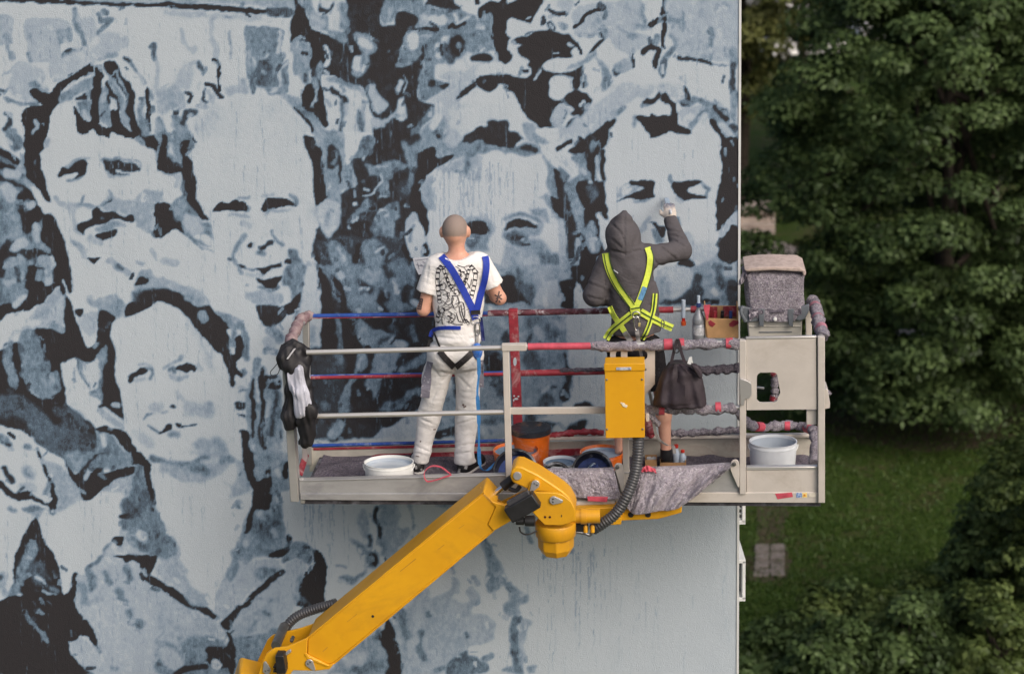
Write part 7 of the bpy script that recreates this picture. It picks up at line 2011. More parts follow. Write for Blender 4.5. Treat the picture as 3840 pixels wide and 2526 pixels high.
flap([(2808, 1180), (2830, 1168), (2856, 1164)], [(2812, 1204), (2834, 1182), (2856, 1172)], .474, .470, 'fold', M_FOIL, hood, seed=4, amp=.004)
# ---- fleece sheets draped over the near sill
def drape(top, bot, label, seed, d0=-.035, bulge=.07, nv=26, cols=26, m=None, amp=.016, dend=None):
    A = smoothpath(top, cols); B = smoothpath(bot, cols); k = 90
    ra = lambda Q: np.stack([np.interp(np.linspace(0, 1, k), np.linspace(0, 1, len(Q)), Q[:, i]) for i in range(2)], 1)
    A, B = ra(A), ra(B); rg = np.random.default_rng(seed); ph = rg.random(6) * 6; P = []
    for j in range(nv):
        t = j / (nv - 1); row = []
        for i in range(k):
            p = A[i] * (1 - t) + B[i] * t; s = i / k
            f = amp * (math.sin(16 * s + ph[0] + 2.5 * t) + .7 * math.sin(31 * s + ph[1] - 4 * t) + .45 * math.sin(57 * s + ph[2] + 5 * t) + .3 * math.sin(90 * s - 9 * t)) * min(1, t * 2.5 + .1)
            w_ = rg.normal() * .0035
            row.append(N(p[0], p[1], d0 - bulge * math.sin(math.pi * min(1, t * 1.15) * .5) + f + w_))
        P.append(row)
    # turn the top edge over the sill into the basket
    first = np.array(P[0]); P.insert(0, [q + YD * .06 - np.array([0, 0, .004]) for q in first]); P.insert(0, [q + YD * .12 - np.array([0, 0, .03]) for q in first])
    b = MB(); sheet(b, np.array(P), .004); return b.build('fleece_sheet', m or M_FOIL, angle=80, label=label, cat='fleece')
drape([(1995, 1768), (2080, 1764), (2200, 1764), (2302, 1760)], [(2060, 1830), (2110, 1858), (2200, 1866), (2330, 1872)], 'grey fleece sheet stretched over the sill in front of the tool buckets', 3, bulge=.035, amp=.006)
drape([(2398, 1762), (2470, 1757), (2600, 1752), (2700, 1744), (2738, 1742)], [(2352, 1905), (2385, 1928), (2470, 1915), (2560, 1895), (2738, 1752)], 'crumpled grey fleece sheet sagging over the sill beside the hose', 6, bulge=.08)
flap([(2410, 1752), (2430, 1744), (2456, 1758)], [(2408, 1770), (2432, 1766), (2462, 1772)], -.06, -.075, 'tape_scrap', M_PINK, None, seed=9).__setitem__('label', 'crumpled pink tape on the top edge of the sagging fleece sheet')
bpy.data.objects['tape_scrap']['category'] = 'tape'
# rumpled dust sheet lying on the basket floor
K1, K2 = 120, 22; rg = np.random.default_rng(12); P = []
a0, a1 = FL(1150, 1850), FL(3060, 1850)
for j in range(K2):
    row = []
    for i in range(K1):
        p = a0 + (a1 - a0) * i / (K1 - 1) + YD * (.06 + .68 * j / (K2 - 1)); x, y = i * .028, j * .032
        hgt = .012 + .008 * math.sin(9 * x + 3 * math.sin(7 * y)) + .007 * math.sin(21 * x - 17 * y) + .006 * math.sin(33 * y + 9 * math.sin(5 * x)) + .004 * rg.random()
        row.append(p + FN * max(.004, hgt * .8))
    P.append(row)
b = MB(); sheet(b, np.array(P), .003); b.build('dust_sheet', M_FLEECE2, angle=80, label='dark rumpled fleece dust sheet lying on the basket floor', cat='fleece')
# ---- black jacket hung over the basket corner
cv = lambda u, v, d: N(u, v, d)
def jacket_sdf(Pt):
    D = cone(Pt, cv(1082, 1325, -.02), cv(1130, 1330, .04), .070, .062)
    D = smin(D, cone(Pt, cv(1075, 1360, -.05), cv(1132, 1370, -.01), .050, .055), .05)
    D = smin(D, cone(Pt, cv(1100, 1300, .02), cv(1148, 1345, .05), .045, .04), .04)
    D = smin(D, cone(Pt, cv(1100, 1440, -.05), cv(1088, 1560, -.05), .045, .050), .04)
    D = smin(D, cone(Pt, cv(1088, 1560, -.05), cv(1084, 1592, -.05), .050, .044), .03)
    D = smin(D, cone(Pt, cv(1098, 1380, -.05), cv(1100, 1450, -.05), .05, .042), .04)
    D = smin(D, cone(Pt, cv(1138, 1380, -.04), cv(1154, 1540, -.07), .022, .052), .04)
    D = smin(D, cone(Pt, cv(1154, 1540, -.07), cv(1150, 1650, -.07), .060, .050), .04)
    return D + wob(Pt, 3, 34, .008, (1.3, 1.3, .5)) + wob(Pt, 4, 75, .005, (1.2, 1.2, .6))
lo, hi = cv(1040, 1690, -.1) - .15, cv(1200, 1270, .1) + .15
V, F = surface_nets(jacket_sdf, np.minimum(lo, hi), np.maximum(lo, hi), .009)
jk = MB(); jk.add(V, F); jacket = jk.build('jacket', mat('black_nylon', SRGB(30, 29, 33), .55, var=.25, scale=9, bmp=.35, bscale=50), angle=180, label='black jacket with pale lining slung over the corner post of the basket', cat='jacket')
def lining_sdf(Pt):
    D = cone(Pt, cv(1122, 1385, -.085), cv(1126, 1470, -.095), .024, .040)
    D = smin(D, cone(Pt, cv(1126, 1470, -.095), cv(1134, 1540, -.095), .046, .050), .03)
    D = smin(D, cone(Pt, cv(1084, 1400, -.085), cv(1102, 1450, -.092), .016, .028), .03)
    D = smin(D, cone(Pt, cv(1118, 1440, -.095), cv(1156, 1522, -.09), .024, .034), .03)
    return D + wob(Pt, 8, 60, .007, (1.7, 1.7, .25))
V, F = surface_nets(lining_sdf, np.minimum(lo, hi), np.maximum(lo, hi), .008)
jk = MB(); jk.add(V, F); jk.build('lining', mat('pale_lining', SRGB(176, 178, 190), .6, var=.12, scale=12, bmp=.2), jacket, angle=180)
q = MB(); sheet(q, np.array([[cv(1074 + i * 2.6 + w_, 1345 - i * 3.6, -.105) for w_ in (0, 7)] for i in range(12)]), .002); q.build('reflective_stripe', mat('stripe', SRGB(205, 205, 210), .4), jacket)
q = MB(); tube(q, smoothpath([cv(1054, 1345, -.05), cv(1030, 1375, -.05), cv(1014, 1395, -.05), cv(1022, 1408, -.05), cv(1042, 1400, -.05), cv(1052, 1372, -.05)], 8), .0028, 8); q.build('draw_cord', M_BLACK, jacket)
# ---- holdall hung from the near rail
rows = [(1357, 2520, 2566, .05), (1366, 2506, 2592, .08), (1388, 2488, 2622, .095), (1420, 2472, 2634, .105), (1460, 2460, 2643, .115), (1492, 2452, 2648, .12), (1508, 2449, 2649, .115), (1514, 2456, 2642, .10)]
R2 = []
for i in range(len(rows) - 1):
    for t in np.linspace(0, 1, 5, endpoint=False): R2.append([rows[i][k] * (1 - t) + rows[i + 1][k] * t for k in range(4)])
R2.append(list(rows[-1])); V = []; nseg = 56; rg = np.random.default_rng(3)
for i, (v, u0, u1, dp) in enumerate(R2):
    cx_, hw = (u0 + u1) / 2, (u1 - u0) / 2
    for k in range(nseg):
        a = 2 * math.pi * k / nseg; ca, sa = math.cos(a), math.sin(a); x = math.copysign(abs(ca) ** .75, ca); y = math.copysign(abs(sa) ** .6, sa)
        fold = .010 * math.sin(7 * x + i * .12 + 2) + .008 * math.sin(13 * x - i * .21) + .005 * math.sin(i * .5 + 3 * x)
        V.append(N(cx_ + hw * x, v, -.03) + YD * (dp * y + fold * (y < 0)) + rg.normal(size=3) * .0008)
F = [(i * nseg + k, i * nseg + (k + 1) % nseg, (i + 1) * nseg + (k + 1) % nseg, (i + 1) * nseg + k) for i in range(len(R2) - 1) for k in range(nseg)] + [tuple(range(nseg)), tuple((len(R2) - 1) * nseg + k for k in range(nseg))]
M_BAG = mat('bag_cloth', SRGB(52, 44, 50), .7, var=.18, scale=8, bmp=.4, bscale=90)
bgt = thing('holdall', N(2550, 1514, -.03), 'dark brown holdall hung by its handles from the wrapped rail', 'bag')
b = MB(); b.add(V, F); b.build('body', M_BAG, bgt, angle=60)
for pts in ([(2516, 1366), (2524, 1330), (2534, 1290), (2540, 1272), (2543, 1290)], [(2572, 1366), (2558, 1330), (2548, 1292), (2541, 1270), (2536, 1290)]):
    b = MB(); sheet(b, np.array([[N(u + s, v, -.055) for s in (-6, 0, 6)] for u, v in smoothpath(pts, 6)]), .004); b.build('handle', M_BAG, bgt)
q = MB(); tube(q, smoothpath([N(2528, 1304, -.06), N(2530, 1318, -.065), N(2538, 1322, -.065), N(2546, 1316, -.065), N(2546, 1302, -.06)], 6), .004, 8); q.build('hook', M_BLACK, bgt)
b = MB(); prism(b, [(2590, 1368), (2612, 1372), (2630, 1392), (2636, 1412), (2626, 1424), (2612, 1406)], -.16, -.10); b.build('side_pocket', M_BAG, bgt, bevel=.01)
b = MB(); prism(b, [(2584, 1340), (2594, 1338), (2600, 1366), (2576, 1366)], -.06, -.05); b.build('paper', M_WPL, bgt)
# zip pull seams
for pts in ([(2500, 1380), (2516, 1366), (2545, 1360), (2590, 1370), (2622, 1398)],):
    b = MB(); tube(b, [N(u, v, -.148) for u, v in smoothpath(pts, 6)], .004, 8); b.build('zip', M_BLACK, bgt)
# sketch sheet the painter in white works from
sk = thing('sketch_sheet', N(1578, 1024, .86), 'white sketch sheet held up at the rail beside the painter in white', 'paper')
part('sheet', mat('sketch_paper', SRGB(214, 216, 222), .8, var=.04), [(1548, 968), (1612, 962), (1616, 1020), (1570, 1030), (1556, 1000)], .86, .002, sk, 0)
for i, pts in enumerate(([(1556, 976), (1604, 970)], [(1560, 992), (1584, 998)], [(1566, 984), (1572, 1010)], [(1576, 990), (1598, 1004)], [(1584, 980), (1602, 990)])):
    q_ = MB(); tube(q_, [N(*pts[0], .858), N(*pts[1], .858)], .0016, 6); q_.build('pencil_line', mat('pencil', SRGB(120, 122, 140), .8), sk)
# ================================================================ the two painters
M_SKIN = mat('skin', SRGB(205, 158, 136), .55, var=.06, scale=14, col2=SRGB(190, 138, 118), bmp=.08, bscale=200)
M_STUB, t_, p_ = nodes('shaved_hair'); g_ = t_.nodes.new('ShaderNodeNewGeometry'); s_ = t_.nodes.new('ShaderNodeSeparateXYZ'); t_.links.new(g_.outputs['Position'], s_.inputs[0])
hz_ = float(N(1706, 905, .4)[2]); f_ = mth(t_, 'MULTIPLY', mth(t_, 'SUBTRACT', s_.outputs['Z'], hz_), 20.0, clamp=True); f_ = mth(t_, 'ADD', f_, mth(t_, 'MULTIPLY', mth(t_, 'SUBTRACT', noise(t_, 90, 4, .7, coords(t_)), .5), .5), clamp=True)
t_.links.new(mix(t_, f_, SRGB(196, 148, 126), SRGB(134, 120, 112)), p_.inputs['Base Color']); p_.inputs['Roughness'].default_value = .75; bump(t_, p_, noise(t_, 500, 2, .6, coords(t_)), .3, .002)
def cloth(name, col, specks=None, amt=.5, rough=.85, var=.05, sc=60, thr=.66):
    m, t, p = nodes(name); v = coords(t); n1 = noise(t, 7, 4, .6, v)
    c = mix(t, mth(t, 'MULTIPLY', mth(t, 'SUBTRACT', n1, .4), 2.5, clamp=True), col, tuple(x * (1 - 3 * var) for x in col))
    if specks:
        n2 = noise(t, sc, 3, .6, v); c = mix(t, mth(t, 'MULTIPLY', mth(t, 'MULTIPLY', mth(t, 'SUBTRACT', n2, thr), 14, clamp=True), amt), c, specks)
    t.links.new(c, p.inputs['Base Color']); p.inputs['Roughness'].default_value = rough; p.inputs['Specular IOR Level'].default_value = .2
    bump(t, p, mth(t, 'ADD', mth(t, 'MULTIPLY', noise(t, 260, 3, .6, v), .12), mth(t, 'ADD', noise(t, 9, 3, .5, coords(t, (1, 1, 1.7)), 1.6), mth(t, 'MULTIPLY', noise(t, 24, 3, .55, coords(t, (1, 1, 1.5)), 1.2), .22))), .40, .020); return m
M_TEE = cloth('white_tee', SRGB(226, 224, 222)); M_TROUS = cloth('painter_trousers', SRGB(214, 212, 210), SRGB(96, 84, 80), .75, sc=34, thr=.72)
M_HOOD = cloth('grey_sweat', SRGB(84, 81, 84), var=.07); M_SHORT = cloth('black_shorts', SRGB(28, 27, 30), SRGB(170, 172, 178), .5, sc=55, thr=.68)
M_SHOEB = mat('black_shoe', SRGB(34, 34, 36), .5, var=.2, scale=30); M_SHOEG = mat('grey_shoe_patch', SRGB(150, 150, 150), .6); M_SOLE = mat('white_sole', SRGB(190, 188, 186), .6)
M_WEBB = mat('blue_webbing', SRGB(34, 58, 160), .6, var=.08, scale=60, bmp=.3, bscale=300); M_WEBK = mat('black_webbing', SRGB(34, 32, 34), .65, var=.25, scale=80, dirt=SRGB(110, 105, 105), dirt_amt=.4)
M_WEBY = mat('neon_webbing', SRGB(198, 214, 78), .6, var=.06, scale=60, bmp=.3, bscale=300); M_WEBG = mat('green_stitch', SRGB(34, 66, 36), .7); M_WEBS = mat('grey_webbing', SRGB(150, 148, 146), .7, var=.15, scale=60)
M_RING = mat('steel_ring', SRGB(200, 200, 200), .25, .9); M_LAN = mat('light_blue_lanyard', SRGB(70, 140, 205), .6, var=.1, scale=40); M_PACK = mat('blue_absorber', SRGB(38, 104, 190), .5, var=.12, scale=30, dirt=SRGB(220, 225, 230), dirt_amt=.4)
M_INK = mat('shirt_ink', SRGB(38, 34, 44), .8); M_TATT = mat('tattoo_ink', SRGB(92, 74, 72), .7)
DIRS = np.array([XD, YD, [0, 0, 1.0]])
def sdf_obj(f, pts, pad, h, name, m, par, angle=180):
    A = np.array(pts); V, F = surface_nets(f, A.min(0) - pad, A.max(0) + pad, h); b = MB(); b.add(V, F); return b.build(name, m, par, angle=angle), (V, F)
def head_sdf(Pt, c, r, face=YD, up=np.array([0, 0, 1.0])):
    """skull, jaw, nose, brow, ears ; face = direction the person looks"""
    sx = np.cross(face, up); ax = np.array([sx, face, up])
    D = ellip(Pt, c, ax, r); D = smin(D, ellip(Pt, c + face * r[1] * .25 - up * r[2] * .45, ax, (r[0] * .74, r[1] * .72, r[2] * .60)), .03)
    D = smin(D, cone(Pt, c + face * r[1] * .98 + up * r[2] * .05, c + face * r[1] * 1.16 - up * r[2] * .22, .010, .016), .014)     # nose
    D = smin(D, cone(Pt, c + face * r[1] * .90 + up * r[2] * .14 - sx * .035, c + face * r[1] * .90 + up * r[2] * .14 + sx * .035, .012, .012), .012)  # brow
    D = smin(D, cone(Pt, c + face * r[1] * .92 - up * r[2] * .50 - sx * .018, c + face * r[1] * .92 - up * r[2] * .50 + sx * .018, .010, .010), .010)  # lips
    for s in (-1, 1):
        D = np.maximum(D, -(np.linalg.norm(Pt - (c + face * r[1] * 1.0 + sx * s * .032 + up * r[2] * .02), axis=1) - .013))      # eye hollows
        e = c + sx * s * r[0] * 1.05 - up * r[2] * .14 - face * .002
        D = smin(D, ellip(Pt, e, np.array([sx, face * .9 + up * .2, up]), (.016, .026, .038)), .008)                             # ears
    return D
def hand_sdf(Pt, wrist, palm_dir, side, curl, s=1.0):
    """palm with four unequal bent fingers and a thumb leaving the side"""
    pd = palm_dir / np.linalg.norm(palm_dir); sd_ = side - pd * (side @ pd); sd_ /= np.linalg.norm(sd_); nrm = np.cross(pd, sd_)
    pc = wrist + pd * .05 * s
    D = ellip(Pt, pc, np.array([sd_, pd, nrm]), (.040 * s, .052 * s, .019 * s))
    for k, L in enumerate((.066, .075, .070, .054)):
        a = pc + pd * .042 * s + sd_ * (.028 - .0185 * k) * s; b_ = a + (pd * math.cos(curl * .6) - nrm * math.sin(curl * .6)) * L * .5 * s; c_ = b_ + (pd * math.cos(curl * 1.5) - nrm * math.sin(curl * 1.5)) * L * .55 * s
        D = smin(D, np.minimum(cone(Pt, a, b_, .0092 * s, .0085 * s), cone(Pt, b_, c_, .0085 * s, .0072 * s)), .006)
    a = pc - pd * .022 * s + sd_ * .034 * s; b_ = a + (sd_ * .7 + pd * .6 - nrm * .35) * .034 * s; c_ = b_ + (pd * .85 - nrm * .55 + sd_ * .1) * .032 * s
    return smin(D, np.minimum(cone(Pt, a, b_, .012 * s, .0105 * s), cone(Pt, b_, c_, .0105 * s, .0085 * s)), .008)
UPV = np.array([0, 0, 1.0])
def creases(Pt, paths, amp=.006, wd=.008):
    """cloth folds along lines seen in the photograph"""
    u, v = project(Pt); out = np.zeros(len(Pt))
    for k, path in enumerate(paths):
        d = np.full(len(Pt), 1e9); sg = np.zeros(len(Pt))
        for (ax, ay), (bx, by) in zip(path[:-1], path[1:]):
            vx, vy = bx - ax, by - ay; t = np.clip(((u - ax) * vx + (v - ay) * vy) / (vx * vx + vy * vy), 0, 1)
            q = np.hypot(u - ax - t * vx, v - ay - t * vy) / 560; s = ((u - ax) * vy - (v - ay) * vx) / math.hypot(vx, vy) / 560; up_ = q < d; d = np.where(up_, q, d); sg = np.where(up_, s, sg)
        out += amp * np.exp(-(d / wd) ** 2) - amp * .8 * np.exp(-(d / (wd * 2.2)) ** 2) * (sg > 0)
    return out
# ---------------------------------------------------------------- painter in white
hl, hr = FL(1566, 1778), FL(1736, 1780)
dF = float((YAW * hl[0] + hl[1]) - Y0)
D0 = dF
J = lambda u, v, dd=0.0: N(u, v, D0 + dd)
w1 = thing('person', (hl + hr) / 2, 'person with shaved head in white T-shirt and white trousers, back turned', 'person')
hc = J(1706, 862, .02)
LSH, RSH, LEL, REL = J(1632, 996), J(1806, 990), J(1588, 1160, -.02), J(1874, 1118, .03)
LWR, RWR = J(1640, 1120, .24), J(1836, 1092, .27)
LHP, RHP, LKN, RKN, LAN, RAN = J(1660, 1340), J(1757, 1340), J(1610, 1556, .05), J(1752, 1556, .06), J(1578, 1716, .03), J(1738, 1728, .03)
def skin1(Pt):
    D = head_sdf(Pt, hc, (.084, .102, .099), (YD - .1 * UPV) / 1.005)
    D = smin(D, cone(Pt, J(1711, 905, .01), J(1715, 990, .0), .050, .064), .025)
    D = smin(D, cone(Pt, J(1717, 1030), J(1716, 1180), .135, .125, (YD, .68)), .05)
    D = smin(D, cone(Pt, J(1716, 1180), J(1708, 1310), .125, .14, (YD, .72)), .05)
    D = smin(D, cone(Pt, LSH, RSH, .058, .058), .05)
    for s, e, w_ in ((LSH, LEL, LWR), (RSH, REL, RWR)):
        D = smin(D, cone(Pt, s, e, .050, .041), .03); D = smin(D, cone(Pt, e, e + (w_ - e) * .35, .042, .044), .02); D = smin(D, cone(Pt, e + (w_ - e) * .35, w_, .043, .026), .02)
    D = smin(D, hand_sdf(Pt, LWR, YD + .35 * UPV, -XD, .8), .012); D = smin(D, hand_sdf(Pt, RWR, YD + .45 * UPV, XD, .7), .012)
    for a, k, an in ((LHP, LKN, LAN), (RHP, RKN, RAN)):
        D = smin(D, cone(Pt, a, k, .078, .052), .04); D = smin(D, cone(Pt, k, k + (an - k) * .3, .052, .055), .03); D = smin(D, cone(Pt, k + (an - k) * .3, an, .055, .036), .03)
    return D
allp = [hc, LEL, REL, LWR, RWR, LAN, RAN, LSH, RSH]
body1, vf_skin1 = sdf_obj(skin1, allp, .16, .0085, 'body', M_SKIN, w1)
# hair: close-cropped cap
def hair1(Pt):
    D = ellip(Pt, hc, np.array([XD, YD, UPV]), (.0858, .1045, .1015))
    return np.maximum(D, -( (Pt - hc) @ (UPV * .96 + YD * .05) + .042 + .15 * np.maximum(0, (Pt - hc) @ YD - .02)))
sdf_obj(hair1, [hc], .16, .0075, 'hair', M_STUB, w1)
def shirt1(Pt):
    D = cone(Pt, J(1717, 1022, .0), J(1718, 1130), .168, .158, (YD, .72))
    D = smin(D, cone(Pt, J(1718, 1130), J(1716, 1262), .156, .150, (YD, .76)), .06)
    D = smin(D, ellip(Pt, J(1712, 1268), DIRS, (.158, .122, .045)), .03)
    D = smin(D, cone(Pt, J(1650, 992), J(1790, 988), .066, .066), .06)
    D = smin(D, cone(Pt, J(1690, 968), J(1738, 968), .055, .055), .03)
    sl = lambda s, e, f0, r0, r1: cone(Pt, s, s + (e - s) * f0, r0, r1)
    L_ = np.maximum(sl(LSH, LEL, .75, .068, .080), (Pt - (LSH + (LEL - LSH) * .60)) @ ((LEL - LSH) / np.linalg.norm(LEL - LSH)))
    R_ = np.maximum(sl(RSH, REL, .80, .068, .080), (Pt - (RSH + (REL - RSH) * .62)) @ ((REL - RSH) / np.linalg.norm(REL - RSH)))
    D = smin(smin(D, L_, .03), R_, .03)
    zc = J(1712, 955)[2]; D = np.maximum(D, (Pt[:, 2] - zc) + .02 * np.cos(((Pt - J(1714, 955)) @ XD) * 20))
    zh = J(1712, 1300)[2]; D = np.maximum(D, zh - Pt[:, 2])
    low = np.clip((J(1712, 1150)[2] - Pt[:, 2]) / .25, 0, 1)
    return D + creases(Pt, [[(1640, 1205), (1700, 1240)], [(1802, 1140), (1762, 1230)], [(1640, 1050), (1664, 1110)], [(1800, 1045), (1788, 1110)], [(1650, 1262), (1710, 1270), (1780, 1264)], [(1660, 1248), (1740, 1254)], [(1640, 1160), (1680, 1200)], [(1608, 1000), (1600, 1060)], [(1836, 1000), (1846, 1050)]], .005, .008) + wob(Pt, 5, 18, .003) + wob(Pt, 6, 34, .0035, (.7, .7, 1.3)) * low + wob(Pt, 7, 60, .0010)
tee, vf_tee = sdf_obj(shirt1, [J(1560, 950), J(1880, 1310)], .2, .0085, 'shirt', M_TEE, w1)
tee['label'] = 'white T-shirt with black line drawing of chains on the back'
def trousers1(Pt):
    D = ellip(Pt, J(1708, 1312), DIRS, (.182, .135, .095))
    D = smin(D, ellip(Pt, J(1664, 1340, -.025), DIRS, (.095, .11, .10)), .04); D = smin(D, ellip(Pt, J(1752, 1340, -.025), DIRS, (.095, .11, .10)), .04)
    D = smin(D, ellip(Pt, J(1600, 1432, .0), DIRS, (.036, .06, .10)), .03)
    for a, k, an, rk, ra in ((LHP, LKN, LAN, .074, .058), (RHP, RKN, RAN, .076, .064)):
        D = smin(D, cone(Pt, a, k, .094, rk), .03); D = smin(D, cone(Pt, k, an, rk, ra), .04)
    D = smin(D, cone(Pt, J(1590, 1690, .02), J(1556, 1712, .10), .045, .030), .03)      # flared hem over the shoe
    D = smin(D, cone(Pt, J(1745, 1715, .03), J(1775, 1738, .06), .05, .030), .03)
    for an in (LAN, RAN): pass
    D = np.maximum(D, (FC + .075) - Pt @ FN)
    D = np.maximum(D, Pt[:, 2] - J(1712, 1278)[2])
    return D + creases(Pt, [[(1650, 1392), (1700, 1402)], [(1712, 1400), (1790, 1386)], [(1690, 1395), (1650, 1440), (1622, 1500)], [(1722, 1410), (1760, 1450)], [(1588, 1540), (1640, 1560)], [(1585, 1572), (1632, 1590)], [(1716, 1538), (1786, 1560)], [(1716, 1588), (1780, 1570)], [(1560, 1668), (1606, 1690)], [(1562, 1696), (1602, 1706)], [(1712, 1672), (1770, 1660)], [(1712, 1700), (1766, 1692)], [(1800, 1370), (1770, 1430)], [(1616, 1370), (1650, 1410)]]) + wob(Pt, 11, 15, .003) + wob(Pt, 12, 30, .0022, (.9, .9, 1.2)) + wob(Pt, 14, 52, .0012)
tr, vf_tr = sdf_obj(trousers1, [J(1550, 1270), J(1830, 1790)], .2, .0085, 'trousers', M_TROUS, w1)
def shoe(par, heel, toe_dir, bvlist=None, L=.27):
    td = toe_dir - FN * (toe_dir @ FN); td /= np.linalg.norm(td); sx = np.cross(td, FN)
    hb_ = heel + FN * .0
    f = lambda Pt: np.maximum(smin(smin(cone(Pt, hb_ + FN * .045 + td * .02, hb_ + FN * .04 + td * (L - .06), .046, .046), ellip(Pt, hb_ + FN * .075 + td * .05, np.array([sx, td, FN]), (.043, .065, .052)), .03), cone(Pt, hb_ + FN * .03 + td * (L - .07), hb_ + FN * .03 + td * (L - .04), .046, .038), .03), (FC + .018) - Pt @ FN)
    o, vf = sdf_obj(f, [heel, heel + td * L], .08, .0075, 'shoe', M_SHOEB, par)
    g = lambda Pt: np.maximum(np.maximum(smin(cone(Pt, hb_ + FN * .02 + td * .015, hb_ + FN * .02 + td * (L - .06), .048, .050), cone(Pt, hb_ + FN * .02 + td * (L - .06), hb_ + FN * .02 + td * (L - .04), .05, .042), .02), (FC + .003) - Pt @ FN), Pt @ FN - (FC + .024))
    sdf_obj(g, [heel, heel + td * L], .08, .0075, 'sole', M_SOLE, o)
    return o, vf
s1, vs1 = shoe(w1, hl + FN * 0, YD - .15 * XD); s2, vs2 = shoe(w1, hr, YD + .45 * XD)
BV1 = bvh_of(vf_tee, vf_tr, vf_skin1, vs1, vs2)
for pts, w_ in (([(1556, 1752), (1564, 1750)], 13), ([(1577, 1762), (1584, 1760)], 11), ([(1718, 1762), (1726, 1764)], 13), ([(1742, 1750), (1752, 1753)], 13)):
    b = MB(); strap(b, BV1, pts, w_, .003, .002); b.build('shoe_patch', M_SHOEG, w1)
# grey side pocket of the trousers, paint stains
b = MB(); strap(b, BV1, [(1614, 1356), (1604, 1400), (1598, 1450), (1594, 1490)], np.array([22] * 7 + [34] * 12), .004, .003); b.build('side_pocket', cloth('pocket', SRGB(128, 126, 138), SRGB(205, 205, 210), .6, sc=40, thr=.6), w1)
b = MB(); strap(b, BV1, [(1802, 1350), (1806, 1400), (1806, 1450)], 16, .006, .004); b.build('side_pocket', bpy.data.materials['pocket'], w1)
for pts, w_ in (([(1734, 1515), (1740, 1520)], 7), ([(1738, 1526), (1748, 1522)], 5), ([(1575, 1653), (1579, 1655)], 5), ([(1625, 1610), (1634, 1609)], 4), ([(1560, 1708), (1572, 1711)], 3)):
    b = MB(); strap(b, BV1, pts, w_, .002, .001); b.build('paint_stain', mat('stain', SRGB(110, 94, 88), .8), w1)
# harness
hn = thing('safety_harness', J(1780, 1168, -.15), 'blue safety harness on the painter in white', 'harness', None)
def web(par, bv, m, path, w_, lift=.007, name='strap'):
    b = MB(); strap(b, bv, path, w_, lift, .003); return b.build(name, m, par, angle=60)
web(hn, BV1, M_WEBB, [(1655, 960), (1693, 1008), (1734, 1081), (1776, 1166)], 26); web(hn, BV1, M_WEBB, [(1819, 961), (1824, 994), (1817, 1053), (1800, 1110), (1786, 1172)], 24)
web(hn, BV1, M_WEBB, [(1772, 1160), (1784, 1196)], 26, .012); web(hn, BV1, M_WEBK, [(1766, 1172), (1800, 1170)], 16, .018, 'buckle')
web(hn, BV1, M_WEBB, [(1614, 1262), (1622, 1240), (1655, 1229), (1728, 1229)], 14, .008); web(hn, BV1, mat('navy_webbing', SRGB(30, 40, 96), .65), [(1802, 1190), (1808, 1230), (1812, 1278)], 13, .008)
web(hn, BV1, M_WEBK, [(1620, 1230), (1634, 1262), (1649, 1300)], 6, .008); web(hn, BV1, M_WEBK, [(1648, 1316), (1672, 1345), (1703, 1376)], 23, .010); web(hn, BV1, M_WEBK, [(1772, 1320), (1745, 1346), (1709, 1376)], 23, .011)
web(hn, BV1, M_WEBK, [(1606, 1300), (1612, 1276), (1622, 1256)], 9, .010)
rp = cast(BV1, 1784, 1200, .03); b = MB(); tube(b, [rp + XD * .03 * math.cos(a) + UPV * .024 * math.sin(a) for a in np.linspace(0, 2 * math.pi, 25)], .0045, 8); b.build('ring', M_RING, hn)
b = MB(); cp = cast(BV1, 1790, 1232, .035); tube(b, [cp + XD * .016 * math.cos(a) + UPV * .042 * math.sin(a) for a in np.linspace(0, 2 * math.pi, 25)], .005, 8); b.build('carabiner', M_RING, hn)
web(hn, BV1, M_WEBS, [(1792, 1236), (1788, 1290)], 9, .02)
pc = cast(BV1, 1790, 1314, .03); fz = lambda Pt: ellip(Pt, pc, DIRS, (.036, .028, .056)) + wob(Pt, 2, 80, .003)
sdf_obj(fz, [pc], .09, .008, 'absorber', M_PACK, hn)
ln = [N(1795, 1342, D0 - .17), N(1796, 1400, D0 - .16), N(1790, 1470, D0 - .16), N(1795, 1560, D0 - .15), N(1796, 1650, D0 - .14), N(1797, 1715, D0 - .12), N(1804, 1755, D0 - .12), N(1826, 1764, D0 - .08), N(1846, 1745, D0 - .04), N(1868, 1722, D0 + .0)]
lp = smoothpath(ln, 8); b = MB(); wv = np.array([XD * (.012 if (i // 9) % 2 == 0 else .007) for i in range(len(lp))]); sheet(b, np.stack([lp - wv, lp, lp + wv], 1), .003); b.build('lanyard', M_LAN, hn, angle=60)
